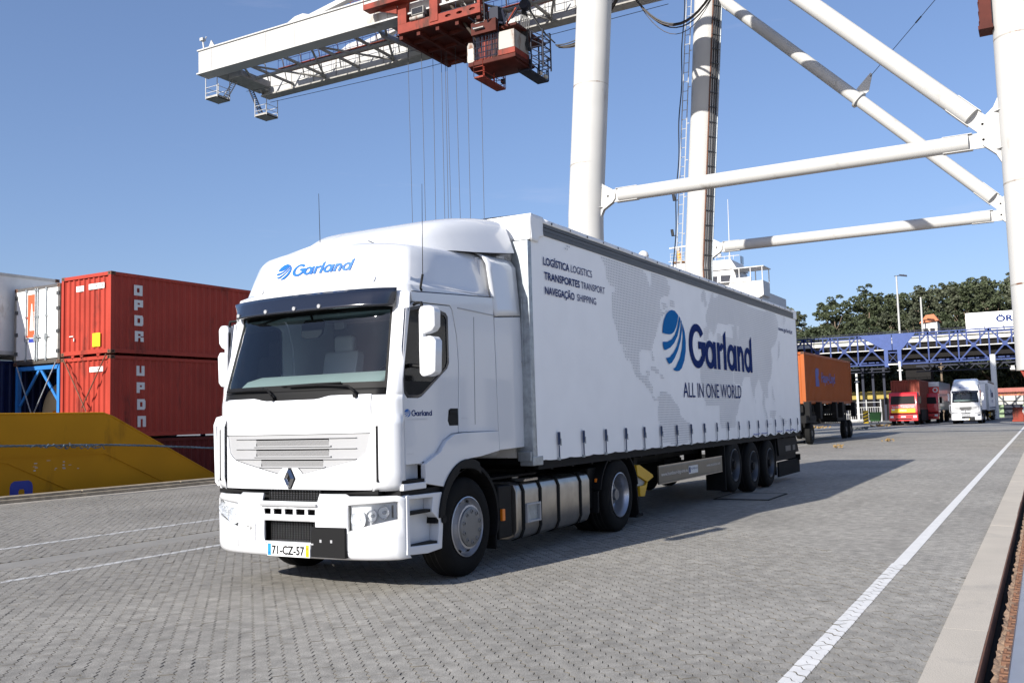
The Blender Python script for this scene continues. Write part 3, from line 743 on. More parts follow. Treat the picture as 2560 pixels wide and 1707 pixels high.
# ---- bumper
yb = sorted(set([round(v, 3) for v in frange(-.66, .66, 10)] + [-.36, .36, -.33, .33, .70, -.70, .76, -.76, .83, -.83, .90, -.90, .96, -.96, 1.0, -1.0, 1.04, -1.04, 1.075, -1.075, 1.10, -1.10, 1.12, -1.12, 1.138, -1.138, 1.15, -1.15,
   -.232, -.204, -.086, -.058, .058, .086, .204, .232]))
zb = [.335, .345, .37, .42, .475, .53, .60, .675, .735, .79, .835, .862, .90, .93]
def zadj(y, z):
    a = abs(y)
    if a >= .70:
        if z == .60: return .585+(a-.70)*.27
        if z == .675: return .64+(a-.70)*.2
        if z == .835: return .835+(a-.70)*.07
        if z in (.862, .90, .93): return min(z, .905)+(a-.70)*.0 if z > .87 else .868+(a-.7)*.03
    if z == .335 : return .335+.0*a
    return z
def bump_off(y, z):
    o = .03
    if z < .40: o = .03-.05*((.40-z)/.065)**2
    if z > .87: o = .03-.5*(z-.87)
    return o
def bumppt(a, b):
    p = FY(a, zadj(a, b), bump_off(a, b)); k = max(0, (abs(a)-.9)/.25); return (p[0]+.01*k, p[1]*(1+.025*k), p[2])
def bskip(a, b):
    A = abs(a)
    if A < .36 and b > .862: return True
    if A < .34 and .735 < b < .79:
        return not any(abs(abs(a)-c) < .014 for c in (.072, .218)) 
    if A < .33 and .475 < b < .675: return True
    if .70 < A < 1.12 and .60 < b < .835: return True
    return False
g = MB(); g.grid(bumppt, yb, zb, bskip); g.build('bumper', 'cab_white', T, smooth=50, solid=.03)
g = MB()    # dark void and meshes behind the bumper
g.box(.14, .18, -.9, .9, .42, .98); g.box(.10, .16, -1.0, 1.0, .93, .975); g.build('radiator_housing', 'black_plastic', T)
for (z0, z1, w) in ((.865, .965, .33), (.48, .67, .31)):
    g = MB()
    for k in range(int((z1-z0)/.022)+1): g.box(.085, .091, -w, w, z0+k*.022, z0+k*.022+.005)
    g.build('grille_mesh', 'rim_silver', T, kind='stuff'); g = MB()
    for k in range(19): y = -w+2*w*k/18; g.box(.078, .092, y-.008, y+.008, z0, z1)
    g.build('mesh_bars', 'black_plastic', T, kind='stuff')
g = MB(); g.box(-.035, .10, -.36, .36, .815, .842); g.build('bumper_step', 'cab_grey', T, bevel=.006)
g = MB(); g.box(-.015, .08, -.31, .31, .455, .472); g.build('bumper_step', 'cab_grey', T, bevel=.004)
g = MB(); g.box(-.012, .045, -.69, -.272, .345, .628); bc = g.build('tow_cover', 'black_plastic', T, bevel=.008)
g = MB(); 
for y in (-.40, -.53): g.box(-.016, -.011, y-.012, y+.012, .485, .512)
g.build('cover_clip', 'cab_grey', bc)
# number plate
g = MB(); g.box(-.022, .0, -.272, .272, .335, .462); pl = g.build('number_plate', 'plate_white', T, bevel=.003)
g = MB(); g.box(-.0245, -.0222, .222, .262, .342, .455); g.build('plate_band', 'plate_blue', pl)
g = MB(); g.box(-.0245, -.0222, -.262, -.222, .342, .455); yb_ = g.build('plate_date', 'plate_yellow', pl)
g = MB(); text_on(g, '71-CZ-57', (-.0255, .208, .358), (0, -.415, 0), (0, 0, .083), bold=.028); g.build('plate_text', 'black_plastic', pl)
g = MB(); text_on(g, '06', (-.0255, -.228, .408), (0, -.026, 0), (0, 0, .03)); text_on(g, '12', (-.0255, -.228, .362), (0, -.026, 0), (0, 0, .03)); text_on(g, 'P', (-.0255, .25, .355), (0, -.016, 0), (0, 0, .022)); g.build('plate_small_text', 'black_plastic', pl)
g = MB(); pT = FY(.56, .58, .058); g.box(pT[0]-.004, pT[0]+.004, .44, .60, .475, .64); tp = g.build('permit_plate', 'plate_white', T)
g = MB(); text_on(g, 'TP', (pT[0]-.0055, .555, .563), (0, -.078, 0), (0, 0, .05), bold=.01); text_on(g, 'A 071/94 - PDL', (pT[0]-.0055, .59, .51), (0, -.13, 0), (0, 0, .014)); g.build('permit_text', 'black_plastic', tp)
# headlamps
for s in (-1, 1):
    g = MB(); g.grid(lambda a, b: FY(a*s, b, .0475), [.698, .703], frange(.40, .58, 4)); g.build('bumper_seam', 'rail_grey', T)
    hy = frange(.70, 1.12, 10)
    ht = thing('headlight', '', ''); del ht['label']; del ht['category']; par(ht, T)
    lo = lambda y: .585+(abs(y)-.70)*.27; hi = lambda y: .835+(abs(y)-.70)*.07
    def hp(a, b, off):
        p = FY(s*a, lerp(lo(a), hi(a), b), off); k = max(0, (a-.9)/.25); return (p[0]+.01*k, p[1]*(1+.025*k), p[2])
    g = MB(); g.grid(lambda a, b: hp(a, b, .034), hy, frange(0, 1, 5)); g.build('lens', 'lamp_glass', ht, smooth=60)
    g = MB(); g.grid(lambda a, b: hp(a, b, -.005), hy, frange(0, 1, 4)); g.build('housing', 'reflector_white', ht, smooth=60)
    g = MB(); 
    e = [hp(a, 0, .03) for a in hy]+[hp(hy[-1], b, .03) for b in frange(0, 1, 3)][1:]+[hp(a, 1, .03) for a in reversed(hy)][1:]+[hp(hy[0], 1-b, .03) for b in frange(0, 1, 3)][1:]
    g.path(e, .009, 6); g.build('lamp_rim', 'cab_grey', ht, smooth=60)
    for yy_, zz_, rr in ((.80, .70, .082), (.93, .735, .055), (1.03, .765, .058)):
        c = FY(s*yy_, zz_, .0)
        g = MB(); g.lathe([(0, .045), (.012, .03), (rr*.5, .038), (rr*.85, .005), (rr, -.025), (rr*1.04, -.03), (rr*1.06, -.015)], (c[0], c[1], zz_), (1, 0, 0), 22)
        g.build('reflector', 'lamp_silver', ht, smooth=60)
        g = MB(); g.lathe([(0, -.03), (rr*.22, -.025), (rr*.3, 0), (rr*.3, .03)], (c[0], c[1], zz_), (1, 0, 0), 14); g.build('bulb', 'lamp_silver', ht, smooth=60)
    c = FY(s*1.085, .77, -.0); g = MB(); g.box(c[0]-.005, c[0]+.02, c[1]-.012, c[1]+.012, .715, .83); g.build('side_reflector', 'aluminium', ht)

# ---- cab sides
def sideprism(mb, pts, s, t=.03, off=0, holes=None):
    y = s*(1.15+off); y2 = y-s*t
    return mb.holed(pts, holes, 'y', y, y2) if holes else mb.prism(pts, 'y', y, y2)
WIN = [(.39, 2.69), (.61, 2.735), (.90, 2.73), (1.08, 2.70), (1.12, 2.66), (1.125, 2.19), (1.09, 2.13), (.62, 1.84), (.56, 1.825), (.38, 1.825), (.33, 1.87), (.32, 1.95), (.33, 2.27)]
DOOR = [(.31, 2.0), (.43, 2.70), (.50, 2.755), (1.15, 2.775), (1.19, 2.74), (1.27, 2.47), (1.295, 2.17), (1.28, 1.81), (1.262, 1.475), (1.13, 1.465), (.97, 1.40), (.86, 1.30), (.70, 1.195), (.31, 1.195)]
REAR = [(1.285, 2.47), (1.205, 2.745), (1.165, 2.785), (.50, 2.765), (.47, 2.86), (2.05, 2.955), (2.05, 2.74), (2.09, 1.47), (1.278, 1.475), (1.295, 1.81), (1.311, 2.17)]
for s in (-1, 1):
    g = MB(); sideprism(g, DOOR, s, .04, 0, [WIN]); dr = g.build('door', 'cab_white', T, bevel=.008)
    inn = lambda k: [(lerp(.72, x, k), lerp(2.28, z, k)) for x, z in WIN]
    g = MB(); g.holed([(x, z) for x, z in inn(1.005)], [inn(.93)], 'y', s*1.146, s*1.128); g.build('window_seal', 'gloss_black', dr)
    g = MB(); g.prism(inn(.94), 'y', s*1.138, s*1.136); g.build('side_window', 'side_glass', dr)
    g = MB(); g.prism([(.33, 1.87), (.38, 1.83), (.56, 1.83), (.62, 1.845), (.86, 1.99), (.33, 1.99)], 'y', s*1.139, s*1.142); g.build('window_sill', 'black_plastic', dr)
    g = MB(); g.prism([(1.07, 1.60), (1.09, 1.71), (1.13, 1.725), (1.272, 1.725), (1.272, 1.545), (1.10, 1.545)], 'y', s*1.1515, s*1.12); hd = g.build('door_handle', 'black_plastic', dr, bevel=.006)
    g = MB(); g.box(1.10, 1.24, min(s*1.153, s*1.163), max(s*1.153, s*1.163), 1.665, 1.70); g.build('handle_grip', 'black_plastic', dr, bevel=.006)
    g = MB(); sideprism(g, REAR, s, .04); g.build('sleeper_panel', 'cab_white', T, bevel=.008)
    # seams and relief on the sleeper panel
    g = MB(); g.bar((1.62, s*1.152, 2.70), (1.60, s*1.152, 1.55), .006, .004); g.prism([(1.30, 2.765), (2.05, 2.745), (2.05, 2.757), (1.30, 2.777)], 'y', s*1.1505, s*1.156); g.build('panel_seam', 'cab_grey', T)
    # air deflector behind the cab
    g = MB(); g.prism([(2.10, 1.255), (2.71, 1.27), (2.66, 2.785), (2.06, 2.735), (2.095, 1.47)], 'y', s*1.155, s*1.13); g.build('side_extender', 'cab_white', T, bevel=.01)
    g = MB()
    def ex(a, b):
        z = lerp(2.765, 3.50, b); yy = 1.155-.05*b-.14*max(0, (b-.8)/.2)**2; x1 = 2.64-.02*b-.06*max(0, (b-.85)/.15); zt = lerp(2.795, 3.50, b); x = lerp(2.055-.10*b, x1, a); return (x, s*yy, lerp(z-.02, zt, a))
    g.grid(ex, frange(0, 1, 6), frange(0, 1, 10)); g.build('side_extender', 'cab_white', T, smooth=60, solid=.02)
    g = MB(); g.prism([(1.95, 2.74), (2.30, 2.76), (2.30, 3.44), (1.94, 3.38)], 'y', s*.90, s*1.05); g.build('extender_seal', 'cab_white', T)
    g = MB(); g.bar((.50, s*1.139, 2.868), (2.05, s*1.152, 2.955), .006, .006); g.build('roof_seam', 'black_plastic', T)
    g = MB(); g.grid(lambda a, b: FY(a*s, b, .0135), [.932, .939], frange(.98, 1.86, 8)); g.build('lid_seam', 'rail_grey', T)
    # wheel arch, white
    FEN = [(.60, 1.19), (.86, 1.29), (.97, 1.395), (1.13, 1.46), (1.30, 1.47), (2.02, 1.47), (2.03, 1.255), (1.63, 1.21), (1.42, 1.20), (1.22, 1.165), (1.08, 1.10), (.98, 1.01), (.92, .945), (.60, 1.0)]
    g = MB(); g.prism(FEN, 'y', s*1.195, s*1.09); g.build('wheel_arch', 'cab_white', T, bevel=.03, seg=3)
    ca = [(1.36+.56*math.cos(R(a))*1.0, .60+.60*math.sin(R(a))) for a in range(175, 58, -9)]
    ca2 = [(1.36+.47*math.cos(R(a)), .60+.50*math.sin(R(a))) for a in range(58, 176, 9)]
    g = MB(); g.prism(ca+ca2, 'y', s*1.215, s*1.12); g.build('arch_trim', 'black_plastic', T, bevel=.008)
    ca = [(1.38+.62*math.cos(R(a)), .56+.60*math.sin(R(a))) for a in range(176, -22, -9)]; ca2 = [(1.38+.58*math.cos(R(a)), .56+.56*math.sin(R(a))) for a in range(-22, 177, 9)]
    g = MB(); g.prism(ca+ca2, 'y', s*1.19, s*.82); g.build('mudguard', 'chassis_black', T)
    g = MB(); g.box(1.95, 1.985, min(s*.84, s*1.16), max(s*.84, s*1.16), .2, .62); g.build('mud_flap', 'rubber', T)
    # upper step well
    g = MB(); g.prism([(.24, 1.25), (.80, 1.25), (.80, .955), (.24, .955)], 'y', s*1.07, s*1.05); g.prism([(.60, 1.22), (.66, 1.22), (.66, .96), (.60, .96)], 'y', s*1.15, s*.98); g.box(.24, .62, min(s*1.0, s*1.19), max(s*1.0, s*1.19), .955, 1.02); g.build('step_well', 'cab_white', T, bevel=.01)
    g = MB(); g.box(.24, .60, min(s*1.03, s*1.18), max(s*1.03, s*1.18), 1.022, 1.052); g.build('step', 'black_plastic', T, bevel=.006)
    g = MB(); g.prism([(.22, .915), (.93, .90), (.95, .955), (.22, .955)], 'y', s*1.17, s*1.0); g.build('gap_band', 'black_plastic', T)
    # lower step housing with recess
    HO = [(.28, .36), (.62, .335), (.86, .35), (.885, .55), (.90, .90), (.28, .91)]
    HI = [(.335, .435), (.80, .41), (.82, .62), (.70, .72), (.72, .86), (.33, .87)]
    g = MB(); g.holed(HO, [HI], 'y', s*1.195, s*1.08); g.prism([(.29, .37), (.62, .345), (.85, .36), (.875, .55), (.89, .89), (.29, .90)], 'y', s*1.081, s*1.06); g.build('step_housing', 'cab_white', T, bevel=.014)
    g = MB(); g.box(.335, .70, min(s*1.09, s*1.175), max(s*1.09, s*1.175), .72, .75); g.build('step', 'black_plastic', T, bevel=.006)
    g = MB(); g.box(.34, .795, min(s*1.085, s*1.18), max(s*1.085, s*1.18), .405, .435); g.build('step', 'black_plastic', T, bevel=.006)
    g = MB(); g.tube((.885, s*1.19, .63), (.885, s*1.215, .63), .038, 14); g.tube((.35, s*1.07, .82), (.35, s*1.10, .82), .035, 12); g.build('cap', 'black_plastic', T)
    # mirrors
    mr_ = thing('mirror', '', ''); del mr_['label']; del mr_['category']; par(mr_, T)
    x0 = .42; ya_, yb_2 = s*1.265, s*(1.445 if s < 0 else 1.40)
    g = MB(); g.prism([(ya_, 2.46), (ya_+s*.02, 2.42), (yb_2-s*.03, 2.46), (yb_2, 2.50), (yb_2+s*.005, 2.66), (yb_2-s*.03, 2.70), (ya_+s*.02, 2.70), (ya_, 2.66)], 'x', x0, x0+.13); g.build('mirror_upper', 'cab_white', mr_, bevel=.038, seg=4)
    g = MB(); g.prism([(ya_, 2.06), (ya_+s*.03, 2.02), (yb_2-s*.03, 2.035), (yb_2, 2.07), (yb_2+s*.012, 2.36), (yb_2-s*.02, 2.41), (ya_+s*.01, 2.40), (ya_, 2.36)], 'x', x0-.01, x0+.14); g.build('mirror_lower', 'cab_white', mr_, bevel=.042, seg=4)
    g = MB(); g.prism([(ya_, 2.64), (ya_+s*.05, 2.64), (ya_+s*.05, 2.08), (ya_, 2.08)], 'x', x0+.0, x0+.07); g.build('mirror_bracket', 'cab_white', mr_, bevel=.02)
    g = MB(); g.box(x0+.125, x0+.138, min(ya_, yb_2)+.02, max(ya_, yb_2)-.02, 2.49, 2.67); g.box(x0+.135, x0+.148, min(ya_, yb_2)+.02, max(ya_, yb_2)-.02, 2.07, 2.38); g.build('mirror_back', 'black_plastic', mr_, bevel=.006, kind='stuff')
    g = MB(); g.path([(.52, s*1.13, 2.73), (.50, s*1.20, 2.745), (x0+.05, s*1.27, 2.74), (x0+.05, s*1.29, 2.66)], .016, 8); g.build('mirror_arm', 'black_plastic', mr_, smooth=60); g = MB(); g.path([(.45, s*1.13, 2.14), (x0+.04, s*1.28, 2.12)], .02, 8); g.build('mirror_arm', 'black_plastic', mr_, smooth=60)
# frontal kerb mirror shape is part of the visor sensor already
# roof fairing
g = MB()
FX_ = [(.93, .70, 3.40, 3.405), (.97, .74, 3.40, 3.47), (1.05, .80, 3.40, 3.56), (1.17, .86, 3.40, 3.66), (1.33, .93, 3.41, 3.74), (1.55, .99, 3.43, 3.81), (1.85, 1.05, 3.45, 3.88), (2.15, 1.09, 3.48, 3.93), (2.42, 1.12, 3.51, 3.965), (2.60, 1.13, 3.535, 3.975)]
def fai(i, t):
    x, w, zb_, zt = FX_[i]; a = math.pi*t; cx_, sz = math.cos(a), math.sin(a); e = .30
    hh = abs(sz)**.34; y = w*math.copysign(abs(cx_)**.22, cx_)*(1-.13*hh); z = zb_+(zt-zb_)*hh; return (x, y, z)
g.grid(lambda a, b: fai(int(a), b), list(range(len(FX_))), frange(0, 1, 28)); g.flat([fai(len(FX_)-1, t) for t in frange(0, 1, 28)])
g.build('roof_fairing', 'cab_white', T, smooth=48)
g = MB(); g.box(1.3, 2.4, -.84, .84, 3.36, 3.47); g.prism([(1.9, 3.40), (2.55, 3.50), (2.55, 3.42), (1.9, 3.34)], 'y', -1.02, 1.02); g.build('fairing_base', 'cab_white', T)
# aerials
g = MB(); g.tube((.98, .42, 3.44), (.985, .44, 4.15), .0045, 6, .0028); g.tube((.98, .42, 3.44), (.983, .43, 3.56), .009, 6); g.build('aerial', 'black_plastic', T)
g = MB(); g.tube((.66, -1.13, 2.90), (.665, -1.16, 3.05), .012, 8); g.tube((.665, -1.16, 3.05), (.64, -1.19, 3.95), .0045, 6, .0022); g.tube((.64, -1.10, 2.89), (.68, -1.14, 2.90), .015, 6); g.build('aerial', 'black_plastic', T)
# lettering on the forehead and door
def fore(a, b, k):
    y = .50-1.0*a
    z = 3.105 + b*.86; yy = y - .10*b*2.5; t = FY(max(-1.0, yy), min(3.36, z), .013+.0008*k)
    return t
garland(fore, roof, 'logo_blue_bright', 'logo_blue_bright')
g = MB(); text_on(g, 'ALL IN ONE WORLD', (0, 0, 0), (0, 0, 0), (0, 0, 0), shear=.2, fn=lambda a, b: FY(.40-.74*a, 3.045+.042*b, .022)); g.build('slogan', 'map_grey', roof)
garland(lambda a, b, k: (.24+.46*a+.0, -1.1516-.0005*k, 1.625+b*.46) if False else (.33+.46*a, -1.1516-.0005*k, 1.645+b*.40), T, 'logo_blue_bright', 'navy')
for q in (('ALL IN ONE WORLD', (.37, -1.1518, 1.612), (.34, 0, 0), (0, 0, .018)), ('440.18 T', (.36, -1.1518, 1.285), (.11, 0, 0), (0, 0, .016)), ('MAX 40.1', (1.33, -1.1518, 1.61), (.13, 0, 0), (0, 0, .02))): g = MB(); text_on(g, *q); g.build('small_lettering', 'light_grey_print', T)

# ---- chassis, wheels, tank
def wheel(parent, cx_, s, kind, z=.505, rad=.506, yo=1.205, rimmat='rim_silver'):
    w = thing('wheel', '', ''); del w['label']; del w['category']; par(w, parent)
    wt = .30 if kind != 'drive' else .62
    g = MB(); a = (0, s, 0); o = (cx_, s*yo, z); r_ = rad
    prof = [(.30, -.012), (.34, .004), (.40, .006), (.45, -.004), (r_-.022, -.022), (r_-.006, -.038), (r_, -.06)]
    if kind == 'drive': prof += [(r_, -.27), (.45, -.30), (.45, -.33), (r_, -.36), (r_, -wt+.05), (.46, -wt), (.3, -wt)]
    else: prof += [(r_, -wt+.06), (r_-.02, -wt+.02), (.46, -wt), (.3, -wt)]
    g.lathe(prof, o, a, 44); g.build('tyre', 'rubber', w, smooth=35)
    g = MB()
    for q in range(3):
        rr_ = r_+.0005; yy = -.10-q*.06
        g.lathe([(rr_-.006, yy), (rr_+.0006, yy), (rr_+.0006, yy-.012), (rr_-.006, yy-.012)], o, a, 44)
    g.build('tread_groove', 'void', w)
    g = MB()
    if kind == 'front':
        g.lathe([(.302, -.012), (.308, .004), (.298, .008), (.288, -.01), (.278, -.04), (.262, -.055), (.245, -.04), (.235, -.01), (.226, .015), (.224, .03), (.2, .034)], o, a, 40); g.build('rim', rimmat, w, smooth=35)
        g = MB(); g.lathe([(.205, .03), (.20, .048), (.18, .056), (.09, .058), (0, .058)], o, a, 36); g.build('hub_cover', 'hub_grey', w, smooth=35)
        g = MB(); 
        for k in range(10):
            q = R(36*k+18); c = (cx_+.158*math.cos(q), s*(yo+.052), z+.158*math.sin(q)); g.lathe([(.024, 0), (.021, .012), (.013, .014), (.012, .004), (0, .004)], c, a, 12)
        g.build('wheel_nuts', 'hub_grey', w, smooth=35)
        g = MB()
        for k in range(10):
            q = R(36*k); c = (cx_+.258*math.cos(q), s*(yo-.042), z+.258*math.sin(q)); g.lathe([(0, .0), (.022, .0), (.022, -.01)], c, a, 12)
        g.build('hand_hole', 'void', w)
    else:
        dp = -.17 if kind == 'drive' else -.115
        g.lathe([(.302, -.012), (.308, .004), (.298, .008), (.29, -.01), (.275, -.035), (.268, -.09), (.262, dp-.01), (.24, dp-.03), (.20, dp-.012), (.155, dp), (.14, dp)], o, a, 40); g.build('rim', rimmat, w, smooth=35)
        g = MB(); g.lathe([(.145, dp-.02), (.14, dp+.04), (.12, dp+.075), (.08, dp+.085), (.075, dp+.12), (0, dp+.125)], o, a, 28); g.build('hub', 'hub_grey' if kind == 'drive' else 'chassis_black', w, smooth=35)
        g = MB()
        for k in range(10):
            q = R(36*k); c = (cx_+.168*math.cos(q), s*(yo+dp), z+.168*math.sin(q)); g.lathe([(.018, -.02), (.018, .03), (.0, .034)], c, a, 8)
        g.build('wheel_nuts', 'hub_grey', w, smooth=35)
        g = MB()
        for k in range(8):
            q = R(45*k+22); c = (cx_+.222*math.cos(q), s*(yo+dp-.012), z+.222*math.sin(q)); g.lathe([(0, .002), (.024, .002), (.024, -.02)], c, a, 12)
        g.build('hand_hole', 'void', w)
    return w
for s in (-1, 1): wheel(T, 1.37, s, 'front', yo=1.17); wheel(T, 5.29, s, 'drive', yo=1.215)
g = MB()
for y in (-.42, .36): g.box(.4, 6.2, y, y+.06, .72, .98)
for x in (.6, 1.4, 2.4, 3.4, 4.6, 5.3, 6.0): g.box(x-.05, x+.05, -.4, .4, .74, .94)
g.tube((1.37, -.9, .5), (1.37, .9, .5), .07, 10); g.tube((5.29, -.6, .5), (5.29, .6, .5), .11, 12); g.lathe([(0, -.3), (.16, -.2), (.22, 0), (.16, .2), (0, .3)], (5.2, 0, .52), (1, 0, 0), 14)
g.box(.3, 1.0, -.5, .5, .40, .95); g.box(1.0, 2.0, -.38, .38, .42, 1.15); g.box(2.0, 3.2, -.12, .12, .55, .8)
g.build('chassis', 'chassis_black', T)
for q in ((2.1, 2.40, -1.12, -.5, .28, .86), (2.1, 2.35, .5, 1.12, .3, .8), (4.50, 4.80, -1.1, -.5, .38, .92)): g = MB(); g.box(*q); g.build('battery_box', 'black_plastic', T, bevel=.02)
g = MB(); 
for k in range(14): x = 2.02+k*.08; g.box(x, x+.012, -1.06, -.45, .935, .955)
for y in (-1.06, -.85, -.65, -.46): g.box(2.0, 3.12, y, y+.012, .93, .955)
g.build('catwalk', 'chassis_black', T)
g = MB(); g.prism([(-1.15, .34), (-1.11, .25), (-1.02, .215), (-.65, .215), (-.56, .30), (-.56, .80), (-.62, .87), (-1.02, .875), (-1.12, .85), (-1.155, .77)], 'x', 2.46, 4.43); tk = g.build('fuel_tank', 'aluminium', T, bevel=.035, seg=3)
for x in (2.60, 3.02, 3.50, 4.13):
    g = MB(); g.prism([(-1.162, .34), (-1.12, .24), (-1.02, .205), (-.65, .205), (-.55, .30), (-.55, .80), (-.62, .88), (-1.02, .887), (-1.13, .86), (-1.168, .77)], 'x', x-.03, x+.03); g.build('tank_strap', 'rubber', tk, bevel=.006)
g = MB(); g.holed([(2.64, .40), (2.98, .40), (2.98, .62), (2.64, .62)], [[(2.66, .425), (2.955, .425), (2.955, .595), (2.66, .595)]], 'y', -1.19, -1.12); g.build('tank_step', 'cab_grey', tk, bevel=.006)
g = MB(); g.box(2.655, 2.965, -1.158, -1.156, .425, .595); g.build('step_recess', 'galvanised', tk)
g = MB(); g.box(2.64, 2.98, -1.15, -.98, .875, .895); 
for k in range(8): g.box(2.65+k*.04, 2.67+k*.04, -1.16, -1.0, .893, .905)
g.tube((2.80, -.92, .87), (2.80, -.92, .93), .06, 14); g.build('tank_tread', 'aluminium', tk)
g = MB(); g.box(2.44, 2.47, -1.13, -1.02, .58, .58+.0) if False else None
for x, z in ((2.14, .55), (4.69, .74)):
    g = MB(); g.box(x-.03, x+.03, -1.165, -1.13, z-.07, z+.06) if x < 3 else g.box(x-.04, x+.04, -1.155, -1.12, z-.03, z+.03); g.build('side_marker', 'orange_lens', T, bevel=.006)
for s in (-1, 1):
    ca = [(5.29+.68*math.cos(R(a)), .52+.60*math.sin(R(a))) for a in range(170, 5, -9)]; ca2 = [(5.29+.65*math.cos(R(a)), .52+.57*math.sin(R(a))) for a in range(8, 171, 9)]
    g = MB(); g.prism(ca+ca2, 'y', s*1.22, s*.6); g.prism([(4.62, .60), (4.60, .32), (4.64, .32), (4.66, .62)], 'y', s*1.18, s*.65); g.prism([(5.93, .6), (5.98, .15), (6.02, .15), (5.97, .62)], 'y', s*1.2, s*.6); g.build('rear_mudguard', 'chassis_black', T, bevel=.006)
g = MB(); g.lathe([(0, .0), (.46, 0), (.5, -.03), (.5, -.08), (0, -.08)], (4.75, 0, 1.10), (0, 0, 1), 28); g.build('fifth_wheel', 'chassis_black', T)
# air lines and silencer behind the cab
g = MB()
for k, y in enumerate((-.2, .0, .2)): g.path([(2.08, y, 1.7), (2.25, y, 1.5-.05*k), (2.45, y*.9, 1.38), (2.66, y*.8, 1.55), (2.74, y*.8, 1.7)], .014, 6)
g.build('air_line', 'cable_black', T, smooth=60)
